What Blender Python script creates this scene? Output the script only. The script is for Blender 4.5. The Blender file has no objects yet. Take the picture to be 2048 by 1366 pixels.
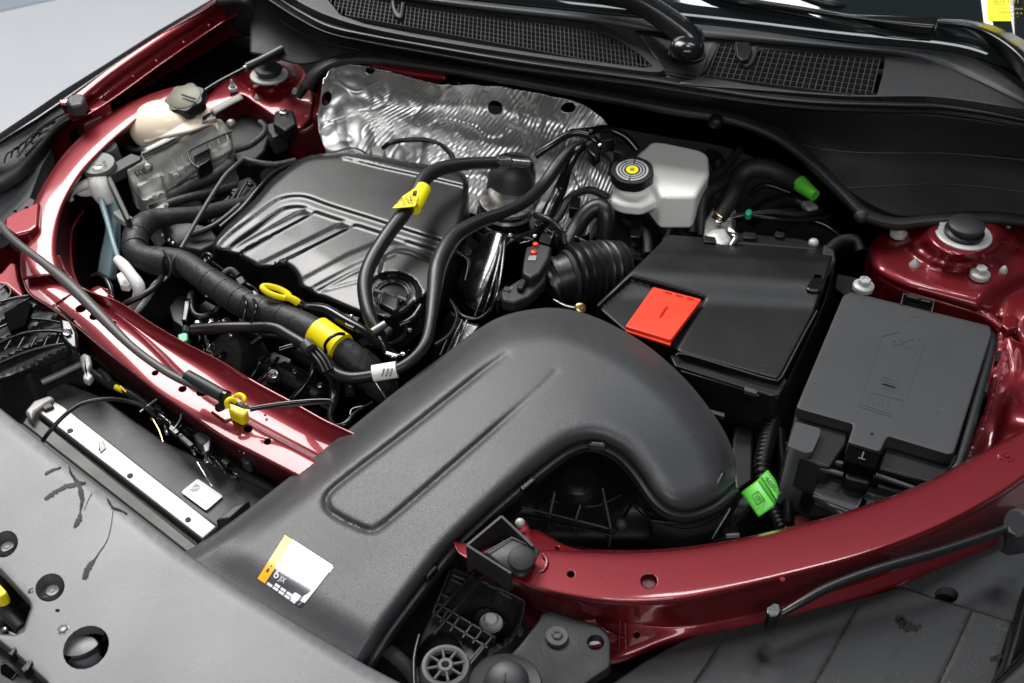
import bpy, bmesh, math, random
import numpy as np
from mathutils import Vector, Matrix, noise
from mathutils.geometry import delaunay_2d_cdt, tessellate_polygon
random.seed(7)
R = math.radians
S = bpy.context.scene
C = S.collection
# ------------------------------------------------------------------ camera
F, CX, CY, PITCH, CZ = 2275.6, 1024.0, 683.0, R(42), 0.84
cam = bpy.data.cameras.new('camera'); cam.lens = 40; cam.sensor_width = 36
cam.clip_start = 0.02; cam.clip_end = 60
camo = bpy.data.objects.new('camera', cam); C.objects.link(camo)
camo.location = (0, 0, CZ); camo.rotation_euler = (math.pi/2 - PITCH, 0, 0)
cam.dof.use_dof = True; cam.dof.focus_distance = 1.22; cam.dof.aperture_fstop = 9
S.camera = camo
S.render.resolution_x = 1024; S.render.resolution_y = 683
# ------------------------------------------------------------------ light (indoor: a dim room, lamps, an added floor fill)
w = bpy.data.worlds.new("World"); S.world = w; w.use_nodes = True
w.node_tree.nodes['Background'].inputs[0].default_value = (0.82, 0.9, 1, 1)
w.node_tree.nodes['Background'].inputs[1].default_value = 0.06
def area(name, loc, target, sx, sy, power, col=(1, 1, 1)):
    l = bpy.data.lights.new(name, 'AREA'); l.shape = 'RECTANGLE'; l.size = sx; l.size_y = sy
    l.energy = power; l.color = col
    o = bpy.data.objects.new(name, l); C.objects.link(o); o.location = loc
    o.rotation_euler = (Vector(target) - Vector(loc)).to_track_quat('-Z', 'Y').to_euler()
    return o
area('window_softbox', (-1.2, 2.95, 2.35), (-1.0, 2.65, 0), 1.45, 2.2, 165, (1, .985, .965))
area('ceiling_lamp', (0.43, 1.48, 2.9), (0.43, 1.2, 0), .45, 0.42, 14, (.93, .97, 1))
area('ceiling_lamp', (1.1, 2.3, 3.0), (0.45, 1.2, 0), 1.3, 0.22, 20, (.93, .97, 1))
area('ceiling_lamp_rear', (-0.1, -1.5, 2.1), (0.1, 1.2, 0), 2.4, 0.7, 43, (.97, .98, 1))
area('floor_fill', (-2.9, 3.4, 2.4), (-2.3, 3.0, -0.95), 1.6, 1.6, 26, (.95, .98, 1))  # fill lamp added to brighten the floor
S.view_settings.view_transform = 'Standard'; S.view_settings.look = 'None'
S.view_settings.exposure = 0; S.view_settings.gamma = 1

# ------------------------------------------------------------------ survey helpers: photo position + height -> place
FW = np.array([0, math.cos(PITCH), -math.sin(PITCH)]); UP = np.array([0, math.sin(PITCH), math.cos(PITCH)])
def PA(a):
    a = np.asarray(a, float); x, y, z = a[..., 0], a[..., 1], a[..., 2]
    d = FW + np.stack([(x-CX)/F, 0*x, 0*x], -1) + ((CY-y)/F)[..., None]*UP
    t = (z-CZ)/d[..., 2]
    return np.array([0, 0, CZ]) + d*t[..., None]
def P(x, y, z): return Vector(PA([x, y, z]))
def px2m(x, y, z, n):
    d = math.sin(PITCH) - math.cos(PITCH)*(CY-y)/F
    return n*((CZ-z)/d)/F

# ------------------------------------------------------------------ materials
MATS = {}
def mat(name, col, rough=.5, metal=0, coat=0, spec=.5, bump=0., bs=600, mott=.07, ms=25, rvar=.08, dust=0., coatr=.05, trans=0, sss=0, aniso=0):
    m = bpy.data.materials.new(name); m.use_nodes = True; nt = m.node_tree; N = nt.nodes; L = nt.links
    b = N['Principled BSDF']
    b.inputs['Metallic'].default_value = metal; b.inputs['Coat Weight'].default_value = coat
    b.inputs['Coat Roughness'].default_value = coatr; b.inputs['Specular IOR Level'].default_value = spec
    b.inputs['Transmission Weight'].default_value = trans
    if sss:
        b.inputs['Subsurface Weight'].default_value = sss; b.inputs['Subsurface Radius'].default_value = (.02, .015, .01)
        b.inputs['Subsurface Scale'].default_value = .6
    tc = N.new('ShaderNodeTexCoord')
    def nz(scale, det=3, r=.55):
        n = N.new('ShaderNodeTexNoise'); n.inputs['Scale'].default_value = scale; n.inputs['Detail'].default_value = det
        n.inputs['Roughness'].default_value = r; L.new(tc.outputs['Object'], n.inputs['Vector']); return n
    n1 = nz(ms)
    mx = N.new('ShaderNodeMix'); mx.data_type = 'RGBA'
    c = Vector(col[:3])
    mx.inputs[6].default_value = (*(c*(1-mott)), 1); mx.inputs[7].default_value = (*[min(1, v) for v in c*(1+mott)], 1)
    L.new(n1.outputs[0], mx.inputs[0]); out = mx.outputs[2]
    n2 = nz(ms*.5, 4)
    mr = N.new('ShaderNodeMapRange'); mr.inputs[1].default_value = .2; mr.inputs[2].default_value = .8
    mr.inputs[3].default_value = max(.02, rough-rvar); mr.inputs[4].default_value = min(1, rough+rvar)
    L.new(n2.outputs[0], mr.inputs[0]); rout = mr.outputs[0]
    if dust:
        n3 = nz(420, 2, .7); n4 = nz(9, 2)
        r3 = N.new('ShaderNodeMapRange'); r3.inputs[1].default_value = .66; r3.inputs[2].default_value = .74
        L.new(n3.outputs[0], r3.inputs[0])
        r4 = N.new('ShaderNodeMapRange'); r4.inputs[1].default_value = .42; r4.inputs[2].default_value = .68; r4.inputs[4].default_value = dust
        L.new(n4.outputs[0], r4.inputs[0])
        mu = N.new('ShaderNodeMath'); mu.operation = 'MULTIPLY'; L.new(r3.outputs[0], mu.inputs[0]); L.new(r4.outputs[0], mu.inputs[1])
        m2 = N.new('ShaderNodeMix'); m2.data_type = 'RGBA'; m2.inputs[7].default_value = (.32, .3, .27, 1)
        L.new(mu.outputs[0], m2.inputs[0]); L.new(out, m2.inputs[6]); out = m2.outputs[2]
    L.new(out, b.inputs['Base Color']); L.new(rout, b.inputs['Roughness'])
    if bump:
        n5 = nz(bs, 2); bp = N.new('ShaderNodeBump'); bp.inputs['Strength'].default_value = bump; bp.inputs['Distance'].default_value = .0006
        L.new(n5.outputs[0], bp.inputs['Height']); L.new(bp.outputs[0], b.inputs['Normal'])
    MATS[name] = m; return m
mat('plastic', (.02, .0205, .0215), .46, bump=.35, bs=1400, dust=.55, rvar=.06)
mat('plastic_grey', (.042, .043, .046), .44, bump=.35, bs=1400, dust=.5, rvar=.05)
mat('plastic_dark', (.006, .006, .0065), .42, spec=.35, bump=.3, bs=900, dust=.35)
mat('plastic_gloss', (.006, .006, .0065), .2, bump=.1, bs=300, rvar=.08)
mat('cast_grey', (.36, .35, .325), .6, spec=.35, mott=.2, ms=40, bump=.6, bs=200)
mat('cowl_black', (.010, .010, .0105), .6, spec=.3, bump=.3, bs=900, dust=.2)
mat('plastic_cover', (.010, .010, .0097), .275, bump=.05, bs=1500, dust=.3, rvar=.04)
mat('plastic_duct', (.05, .051, .053), .37, bump=.5, bs=1300, dust=.5, rvar=.05)
mat('knob_grey', (.09, .088, .085), .5, bump=.3)
mat('ring_print', (.42, .43, .46), .5)
mat('plastic_front', (.11, .111, .117), .42, spec=.75, bump=.3, bs=1200, dust=.9, rvar=.05, mott=.08)
mat('plastic_mesh', (.03, .03, .031), .4)
mat('cavity_shade', (.001, .001, .001), .9, spec=.05)  # near-black colour stands in for shade inside holes and gaps
mat('deep_shade', (.0018, .0018, .0018), .8, spec=.08, bump=.5, bs=120)  # near-black colour stands in for the deep shade low in the bay
mat('rod_grey', (.07, .068, .064), .45, bump=.2, bs=400)
mat('plate_black', (.012, .012, .013), .45, spec=.3, bump=.4, bs=500, dust=.4)
mat('rubber', (.009, .009, .0095), .38, bump=.2, bs=500, dust=.3)
mat('rubber_matte', (.012, .012, .012), .6, bump=.5, bs=350, dust=.5)
mat('tape', (.014, .014, .014), .55, bump=1.6, bs=130, dust=.7)
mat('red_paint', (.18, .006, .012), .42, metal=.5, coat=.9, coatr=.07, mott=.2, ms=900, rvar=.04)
mat('red_paint_shaded', (.075, .006, .009), .5, metal=.3, coat=.3, coatr=.2, mott=.3, ms=40)  # darker copy of the red, shade painted into inner walls and undersides
mat('sealer', (.17, .011, .018), .33, metal=.2, coat=.7, coatr=.12, bump=1, bs=150)
mat('zinc', (.46, .47, .45), .42, metal=.2, mott=.2, ms=200, bump=.2)
mat('steel', (.6, .58, .54), .25, metal=1, mott=.25, ms=120)
mat('steel_dark', (.12, .12, .12), .35, metal=.9, mott=.3, ms=90)
mat('alu', (.25, .24, .23), .45, metal=.85, mott=.15, ms=60, bump=.3, bs=300)
mat('alu_dull', (.06, .06, .057), .5, metal=.35, mott=.3, ms=50, bump=.5, bs=200)
mat('bracket_grey', (.3, .29, .27), .5, metal=.35, mott=.3, ms=30, bump=.5, bs=150)
mat('foil', (.62, .61, .59), .38, metal=.9, mott=.1, ms=40, rvar=.08)
mat('foil_dark', (.24, .24, .24), .28, metal=1, mott=.3, ms=40, bump=.5, bs=150)
mat('white_plastic', (.92, .9, .85), .35, mott=.05)
mat('cream_plastic', (.84, .7, .54), .25, mott=.08)
mat('cap_grey', (.11, .12, .11), .5, bump=.3)
mat('olive_cap', (.1, .1, .05), .5)
mat('bottle_blue', (.22, .31, .35), .35, mott=.1)
mat('white_tube', (.75, .74, .72), .25, mott=.05)
mat('yellow', (.9, .72, .005), .4, mott=.04)
mat('yellow_label', (.93, .82, .01), .4, mott=.03)
mat('print_yellow', (.35, .28, .01), .6)
mat('orange', (.95, .45, .02), .3, mott=.05)
mat('red_plastic', (.86, .045, .012), .42, bump=.2, bs=800, mott=.05)
mat('red_lens', (.6, .02, .01), .2)
mat('green', (.09, .5, .035), .4, mott=.06)
mat('green_dark', (.02, .16, .02), .5)
mat('green_clip', (.02, .33, .16), .35)
mat('paper', (.85, .85, .85), .5, mott=.02)
mat('print_grey', (.45, .45, .47), .6)
mat('ink', (.02, .02, .02), .6)
mat('silver_label', (.8, .8, .82), .1, metal=1, mott=.03, rvar=.03, bump=.08, bs=60)
mat('label_dark', (.36, .36, .38), .22, metal=.9)
mat('white_print', (.85, .86, .88), .5, mott=.02)
mat('glass_black', (.012, .016, .017), .04, spec=.7, rvar=.01)
mat('wet', (.008, .008, .008), .5, spec=.25, rvar=.1)
mat('floor_grey', (.4, .415, .44), .55, mott=.05, ms=3)
mat('floor_mark', (.25, .28, .33), .5, mott=.05, ms=3)
mat('grime', (.10, .10, .09), .6, bump=.6, bs=120, mott=.4, ms=60)
mat('cond_core', (.045, .045, .047), .5, bump=.6, bs=200, mott=.4, ms=30, dust=.6)
mat('brass', (.7, .5, .2), .3, metal=1)

# ------------------------------------------------------------------ object helpers
WL = {}
def thing(name, label, cat, loc, group=None, kind=None):
    o = bpy.data.objects.new(name, None); C.objects.link(o); o.location = loc; o.empty_display_size = .02
    WL[o] = Vector(loc); tag(o, label, cat, group, kind); return o
def tag(o, label=None, cat=None, group=None, kind=None):
    if label: o['label'] = label
    if cat: o['category'] = cat
    if group: o['group'] = group
    if kind: o['kind'] = kind
    return o
def mk(name, verts, faces, m, parent=None, smooth=True, origin=None):
    v = np.asarray([tuple(p) for p in verts], float) if not isinstance(verts, np.ndarray) else verts
    c = Vector(((v[:, 0].min()+v[:, 0].max())/2, (v[:, 1].min()+v[:, 1].max())/2, v[:, 2].min())) if origin is None else Vector(origin)
    me = bpy.data.meshes.new(name); me.from_pydata([tuple(p) for p in (v-np.array(c))], [], [tuple(f) for f in faces])
    me.materials.append(MATS[m] if isinstance(m, str) else m)
    me.validate(); me.update()
    if smooth: me.polygons.foreach_set('use_smooth', [True]*len(me.polygons))
    o = bpy.data.objects.new(name, me); C.objects.link(o)
    WL[o] = c
    if parent is not None: o.parent = parent; o.location = c-WL[parent]
    else: o.location = c
    return o
def solid(o, t, off=-1):
    md = o.modifiers.new('s', 'SOLIDIFY'); md.thickness = t; md.offset = off; return o
def bev(o, w, n=2, ang=35):
    md = o.modifiers.new('b', 'BEVEL'); md.width = w; md.segments = n; md.limit_method = 'ANGLE'; md.angle_limit = R(ang); md.harden_normals = False
    return o
def fixn(o):
    bm = bmesh.new(); bm.from_mesh(o.data); bmesh.ops.recalc_face_normals(bm, faces=bm.faces); bm.to_mesh(o.data); bm.free(); return o
def sharp(o, ang=40):
    try: o.data.set_sharp_from_angle(angle=R(ang))
    except Exception: pass
    return o
def cr(p0, p1, p2, p3, t):
    return .5*((2*p1)+(-p0+p2)*t+(2*p0-5*p1+4*p2-p3)*t*t+(-p0+3*p1-3*p2+p3)*t**3)
def spline(pts, n=6, closed=False):
    a = np.asarray(pts, float); k = len(a); out = []
    if k < 3 and not closed:
        return np.array([a[0]+(a[-1]-a[0])*i/n for i in range(n+1)])
    for i in range(k if closed else k-1):
        if closed: q = [a[(i+j-1) % k] for j in range(4)]
        else: q = [a[max(0, i-1)], a[i], a[i+1], a[min(k-1, i+2)]]
        for j in range(n): out.append(cr(*q, j/n))
    if not closed: out.append(a[-1])
    return np.array(out)
def resample(a, step, closed=False):
    a = np.asarray(a, float)
    if closed: a = np.vstack([a, a[:1]])
    d = np.r_[0, np.cumsum(np.linalg.norm(np.diff(a[:, :2], axis=0), axis=1))]
    n = max(2, int(round(d[-1]/step)))
    s = np.linspace(0, d[-1], n+1)
    out = np.stack([np.interp(s, d, a[:, i]) for i in range(a.shape[1])], 1)
    return out[:-1] if closed else out
def rounded(poly, r, n=5, which=None):
    """round the corners of a 2D polygon"""
    a = np.asarray(poly, float); k = len(a); out = []
    for i in range(k):
        p, c, q = a[i-1], a[i], a[(i+1) % k]
        rr = r if which is None else which[i]
        if rr <= 0: out.append(c); continue
        u = (p-c); v = (q-c); lu, lv = np.linalg.norm(u[:2]), np.linalg.norm(v[:2]); s = min(rr, lu*.45, lv*.45)
        A = c+u/lu*s; B = c+v/lv*s
        for j in range(n+1):
            t = j/n; out.append((1-t)**2*A+2*t*(1-t)*c+t*t*B)
    return np.array(out)
# ------ sheet: control net of (px,py,z) rows, smoothly interpolated, optional holes (cx,cy,rx,ry,rot)
def sheet(name, rows, m, parent=None, nu=8, nv=6, t=.0015, holes=(), disp=None, sm=True):
    rows = [np.asarray(r, float) for r in rows]
    rr = [spline(r, nu) for r in rows]
    g = np.stack([spline([r[i] for r in rr], nv) for i in range(len(rr[0]))], 0)   # (U, V, 3)
    U, V = g.shape[:2]; px = g.reshape(-1, 3).copy()
    if holes:
        return sheet_holes(name, g, U, V, m, parent, t, holes, disp)
    cents = []
    for (cx, cy, rx, ry, rot) in holes:
        c, s = math.cos(R(rot)), math.sin(R(rot))
        dx = px[:, 0]-cx; dy = px[:, 1]-cy; a = (dx*c+dy*s)/rx; b = (-dx*s+dy*c)/ry; rho = np.hypot(a, b)+1e-9
        k = (rho > .45) & (rho < 1.55)
        px[k, 0] = cx+(dx[k]/rho[k]); px[k, 1] = cy+(dy[k]/rho[k])
        cents.append((cx, cy, c, s, rx, ry))
    W3 = PA(px)
    if disp is not None: W3 = disp(W3, px, U, V)
    fc = []
    for i in range(U-1):
        for j in range(V-1):
            f = (i*V+j, (i+1)*V+j, (i+1)*V+j+1, i*V+j+1)
            if cents:
                cc = px[list(f)].mean(0); skip = False
                for (cx, cy, c, s, rx, ry) in cents:
                    dx, dy = cc[0]-cx, cc[1]-cy
                    if math.hypot((dx*c+dy*s)/rx, (-dx*s+dy*c)/ry) < .93: skip = True; break
                if skip: continue
            fc.append(f)
    o = mk(name, W3, fc, m, parent, sm)
    # make normals face the camera side, so thickness goes away from it
    bm = bmesh.new(); bm.from_mesh(o.data); bmesh.ops.remove_doubles(bm, verts=bm.verts, dist=1e-6)
    bmesh.ops.recalc_face_normals(bm, faces=bm.faces)
    tot = 0; base = WL[o]; cpos = Vector((0, 0, CZ))
    for f in bm.faces: tot += f.calc_area()*f.normal.dot((cpos-(f.calc_center_median()+base)).normalized())
    if tot < 0: bmesh.ops.reverse_faces(bm, faces=bm.faces)
    for v in [v for v in bm.verts if not v.link_faces]: bm.verts.remove(v)
    bm.to_mesh(o.data); bm.free()
    if sm: o.data.polygons.foreach_set('use_smooth', [True]*len(o.data.polygons))
    if t: solid(o, t)
    return o
def sheet_holes(name, g, U, V, m, parent, t, holes, disp=None):
    # same surface, but meshed in its own (u, v) plane with the hole outlines as constraints
    gu, gv = np.meshgrid(np.arange(U), np.arange(V), indexing='ij')
    flat = g[..., :2].reshape(-1, 2); pts = []; edges = []; loops = []; kill = np.zeros(U*V, bool)
    def inv(x, y):
        i = int(np.argmin((flat[:, 0]-x)**2+(flat[:, 1]-y)**2)); u, v = float(i//V), float(i % V)
        for _ in range(6):
            u = min(max(u, 0), U-1.001); v = min(max(v, 0), V-1.001); p = ev(u, v); iu, iv = int(u), int(v)
            a = g[iu+1, iv, :2]-g[iu, iv, :2]; b = g[iu, iv+1, :2]-g[iu, iv, :2]; M_ = np.array([[a[0], b[0]], [a[1], b[1]]])
            if abs(np.linalg.det(M_)) < 1e-9: break
            d = np.linalg.solve(M_, np.array([x, y])-p[:2]); u += d[0]; v += d[1]
        return (min(max(u, 0.05), U-1.05), min(max(v, 0.05), V-1.05))
    def ev(u, v):
        iu, iv = min(int(u), U-2), min(int(v), V-2); fu, fv = u-iu, v-iv
        return (g[iu, iv]*(1-fu)+g[iu+1, iv]*fu)*(1-fv)+(g[iu, iv+1]*(1-fu)+g[iu+1, iv+1]*fu)*fv
    hl = []; ringpts = []
    for (cx, cy, rx, ry, rot) in holes:
        lp = [inv(x, y) for x, y in ell(cx, cy, rx, ry, rot, 22)]; hl.append(np.array(lp))
        c, s = math.cos(R(rot)), math.sin(R(rot)); dx = flat[:, 0]-cx; dy = flat[:, 1]-cy
        kill |= np.hypot((dx*c+dy*s)/(rx+4.5), (-dx*s+dy*c)/(ry+4.5)) < 1
        for q_ in (1.2, 3.2): ringpts += [inv(x, y) for x, y in ell(cx, cy, rx+q_, ry+q_, rot, 22)]
    uv = np.stack([gu.ravel(), gv.ravel()], 1).astype(float)
    bd = (uv[:, 0] == 0) | (uv[:, 0] == U-1) | (uv[:, 1] == 0) | (uv[:, 1] == V-1)
    pts = [tuple(p) for p in uv[~kill | bd]]
    pts += ringpts
    for h in hl:
        s = len(pts); k = len(h); pts += [tuple(p) for p in h]; edges += [(s+i, s+(i+1) % k) for i in range(k)]
    res = delaunay_2d_cdt([Vector(p) for p in pts], edges, [], 0, 1e-4)
    q = np.array([tuple(v) for v in res[0]]); cen = np.array([q[list(f)].mean(0) for f in res[2]]); keep = np.ones(len(cen), bool)
    for h in hl: keep &= ~pin(cen[:, 0], cen[:, 1], h)
    G3 = None if disp is None else disp(PA(g.reshape(-1, 3)), g.reshape(-1, 3), U, V).reshape(U, V, 3)
    def ev3(u, v):
        iu, iv = min(int(u), U-2), min(int(v), V-2); fu, fv = u-iu, v-iv
        return (G3[iu, iv]*(1-fu)+G3[iu+1, iv]*fu)*(1-fv)+(G3[iu, iv+1]*(1-fu)+G3[iu+1, iv+1]*fu)*fv
    W3 = PA(np.array([ev(*p) for p in q])) if G3 is None else np.array([ev3(*p) for p in q]); o = mk(name, W3, [f for f, k in zip(res[2], keep) if k], m, parent)
    bm = bmesh.new(); bm.from_mesh(o.data); bmesh.ops.recalc_face_normals(bm, faces=bm.faces)
    cpos = Vector((0, 0, CZ)); tot = sum(f.calc_area()*f.normal.dot((cpos-(f.calc_center_median()+WL[o])).normalized()) for f in bm.faces)
    if tot < 0: bmesh.ops.reverse_faces(bm, faces=bm.faces)
    for v in [v for v in bm.verts if not v.link_faces]: bm.verts.remove(v)
    bm.to_mesh(o.data); bm.free(); o.data.polygons.foreach_set('use_smooth', [True]*len(o.data.polygons))
    if t: solid(o, t)
    return o
# ------ relief: an outline in the photo plane filled with a fine mesh whose height comes from zf(x, y, d)
def seg_dist(X, Y, poly, closed=False):
    p = np.asarray(poly, float)[:, :2]
    q = np.vstack([p, p[:1]]) if closed else p
    best = np.full(X.shape, 1e9)
    for a, b in zip(q[:-1], q[1:]):
        ab = b-a; l2 = max(1e-9, ab@ab)
        t = np.clip(((X-a[0])*ab[0]+(Y-a[1])*ab[1])/l2, 0, 1)
        best = np.minimum(best, np.hypot(X-(a[0]+t*ab[0]), Y-(a[1]+t*ab[1])))
    return best
def pin(X, Y, poly):
    p = np.asarray(poly, float); ins = np.zeros(X.shape, bool); n = len(p); j = n-1
    for i in range(n):
        xi, yi, xj, yj = p[i, 0], p[i, 1], p[j, 0], p[j, 1]
        c = ((yi > Y) != (yj > Y)) & (X < (xj-xi)*(Y-yi)/((yj-yi) if abs(yj-yi) > 1e-9 else 1e-9)+xi)
        ins ^= c; j = i
    return ins
def sd(X, Y, poly):
    d = seg_dist(X, Y, poly, True); return np.where(pin(X, Y, poly), d, -d)
def ss(x, a, b):
    t = np.clip((x-a)/(b-a), 0, 1); return t*t*(3-2*t)
def relief(name, outline, zf, m, parent=None, step=6, rnd=8, drop=.006, skirt=.03, holes=(), feats=(), flat=False, edge=6):
    out = resample(outline, edge, True)
    if pin(np.array([0.]), np.array([0.]), out) is None: pass
    area2 = np.sum(out[:, 0]*np.roll(out[:, 1], -1)-np.roll(out[:, 0], -1)*out[:, 1])
    if area2 < 0: out = out[::-1]
    n = len(out); pts = [tuple(p) for p in out]; edges = [(i, (i+1) % n) for i in range(n)]
    hl = []
    for h in holes:
        k = len(h); s = len(pts); pts += [tuple(p[:2]) for p in h]; edges += [(s+i, s+(i+1) % k) for i in range(k)]; hl.append((s, k))
    add = []
    if rnd:
        tg = np.roll(out, -1, 0)-np.roll(out, 1, 0); tg /= np.linalg.norm(tg, axis=1)[:, None]+1e-9
        nr = np.stack([-tg[:, 1], tg[:, 0]], 1)
        for f in (.12, .3, .55, .8, 1.05):
            q = out+nr*rnd*f; dd = sd(q[:, 0], q[:, 1], out); add.append(q[dd > rnd*f*.8])
    x0, y0 = out.min(0); x1, y1 = out.max(0)
    gx, gy = np.meshgrid(np.arange(x0, x1, step), np.arange(y0, y1, step*.9))
    gx[::2] += step/2; gx = gx.ravel(); gy = gy.ravel(); dd = sd(gx, gy, out)
    k = dd > (rnd*1.2+step*.5 if rnd else step*.5)
    for h in holes:
        k &= -sd(gx, gy, np.asarray(h, float)) > step*.5
    add.append(np.stack([gx[k], gy[k]], 1))
    for (poly, offs, st) in feats:      # extra points following a feature line
        q = resample(poly, st); tg = np.gradient(q, axis=0); tg /= np.linalg.norm(tg, axis=1)[:, None]+1e-9
        nr = np.stack([-tg[:, 1], tg[:, 0]], 1)
        for o_ in offs:
            z = q[:, :2]+nr*o_; dq = sd(z[:, 0], z[:, 1], out); z = z[dq > max(2, rnd*1.1)]
            add.append(z)
    for a in add: pts += [tuple(p) for p in a]
    res = delaunay_2d_cdt([Vector(p[:2]) for p in pts], edges, [], 0, .05)
    V = np.array([tuple(v) for v in res[0]]); fc = res[2]; orig = res[3]
    cen = np.array([V[list(f)].mean(0) for f in fc])
    keep = pin(cen[:, 0], cen[:, 1], out)
    for h in holes: keep &= ~pin(cen[:, 0], cen[:, 1], h)
    fc = [f for f, k in zip(fc, keep) if k]
    d = np.maximum(0, sd(V[:, 0], V[:, 1], out))
    z = zf(V[:, 0], V[:, 1], d)
    if rnd:
        u = np.clip(1-d/rnd, 0, 1); z = z-drop*(1-np.sqrt(np.maximum(0, 1-u*u)))
    W3 = PA(np.column_stack([V, z]))
    # boundary loops by input index
    o2n = {}
    for ni, ol in enumerate(orig):
        for oi in ol: o2n[oi] = ni
    verts = list(W3); faces = [list(f) for f in fc]
    def loop(idx, dep):
        idx = [o2n[i] for i in idx if i in o2n]
        if dep <= 0: return
        b = len(verts)
        for f, lv in ((0, dep),):
            for i in idx: p = W3[i].copy(); p[2] -= lv; verts.append(p)
        m_ = len(idx)
        for i in range(m_):
            faces.append([idx[i], idx[(i+1) % m_], b+(i+1) % m_, b+i])
    loop(range(n), skirt)
    for (s, k) in hl: loop(range(s, s+k), min(skirt, .012) if skirt else .004)
    o = mk(name, np.array(verts), faces, m, parent, not flat); fixn2(o)
    if not flat: o.data.polygons.foreach_set('use_smooth', [True]*len(o.data.polygons)); sharp(o, 50)
    return o
def fixn2(o):
    bm = bmesh.new(); bm.from_mesh(o.data); bmesh.ops.recalc_face_normals(bm, faces=bm.faces)
    tot = sum(f.calc_area()*f.normal.z for f in bm.faces)
    if tot < 0: bmesh.ops.reverse_faces(bm, faces=bm.faces)
    for v in [v for v in bm.verts if not v.link_faces]: bm.verts.remove(v)
    bm.to_mesh(o.data); bm.free()
def ell(cx, cy, rx, ry=None, rot=0, n=20):
    ry = ry or rx; c, s = math.cos(R(rot)), math.sin(R(rot))
    return [(cx+rx*math.cos(t)*c-ry*math.sin(t)*s, cy+rx*math.cos(t)*s+ry*math.sin(t)*c) for t in [2*math.pi*i/n for i in range(n)]]
# ------ prism: polygon of (x,y[,z]) at height z, dropped by depth, bevelled
def prism(name, poly, z, depth, m, parent=None, bevel=.002, seg=2, smooth=False):
    top = [P(p[0], p[1], p[2] if len(p) > 2 else z) for p in poly]
    return prism3(name, top, depth, m, parent, bevel, seg, smooth)
def prism3(name, top, depth, m, parent=None, bevel=.002, seg=2, smooth=False, dirv=(0, 0, -1)):
    n = len(top); dv = Vector(dirv)*depth; v = [Vector(p) for p in top]+[Vector(p)+dv for p in top]
    f = [list(range(n)), list(range(2*n-1, n-1, -1))]+[[i, i+n, (i+1) % n+n, (i+1) % n] for i in range(n)]
    o = mk(name, v, f, m, parent, smooth); fixn(o)
    if bevel: bev(o, bevel, seg)
    if bevel: o.data.polygons.foreach_set('use_smooth', [True]*len(o.data.polygons)); o.modifiers['b'].harden_normals = True
    return o
# ------ tube through (x,y,z) photo points; radius in metres (number or list)
def tube3(name, pts, r, m, parent=None, n=12, sub=6, ribs=None, flat=1., caps=True, smooth=True):
    a = spline(np.array([tuple(p) for p in pts]), sub) if sub > 1 else np.array([tuple(p) for p in pts])
    k = len(a)
    rl = np.interp(np.linspace(0, 1, k), np.linspace(0, 1, len(r)), r) if hasattr(r, '__len__') else np.full(k, r)
    if ribs:     # (pitch, amp) corrugation
        dlen = np.r_[0, np.cumsum(np.linalg.norm(np.diff(a, axis=0), axis=1))]
        kk = max(k, int(dlen[-1]/ribs[0]*6)); s = np.linspace(0, dlen[-1], kk)
        rl = np.interp(s, dlen, rl); a = np.stack([np.interp(s, dlen, a[:, i]) for i in range(3)], 1); k = kk
        rl = rl+ribs[1]*np.sin(2*math.pi*s/ribs[0])
    tg = np.gradient(a, axis=0); tg /= np.linalg.norm(tg, axis=1)[:, None]+1e-12
    ref = np.array([0, 0, 1.]) if abs(tg[0][2]) < .9 else np.array([1., 0, 0])
    u = np.cross(tg[0], ref); u /= np.linalg.norm(u); V = []
    for i in range(k):
        u = u-tg[i]*(u@tg[i]); u /= np.linalg.norm(u)+1e-12; w_ = np.cross(tg[i], u)
        for j in range(n):
            th = 2*math.pi*j/n; V.append(a[i]+rl[i]*(math.cos(th)*u+flat*math.sin(th)*w_))
    fc = [[i*n+j, i*n+(j+1) % n, (i+1)*n+(j+1) % n, (i+1)*n+j] for i in range(k-1) for j in range(n)]
    if caps: fc += [list(range(n))[::-1], [(k-1)*n+j for j in range(n)]]
    o = mk(name, np.array(V), fc, m, parent, smooth); fixn(o)
    if caps: sharp(o, 60)
    return o
def tube(name, pts, rpx, m, parent=None, **kw):
    """rpx: apparent half width in photo pixels (number or list)"""
    p3 = [P(*p) for p in pts]
    rr = [px2m(*pts[min(len(pts)-1, int(round(i*(len(pts)-1)/max(1, len(rpx)-1))))], v) for i, v in enumerate(rpx)] if hasattr(rpx, '__len__') \
        else px2m(*pts[len(pts)//2], rpx)
    return tube3(name, p3, rr, m, parent, **kw)
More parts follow.
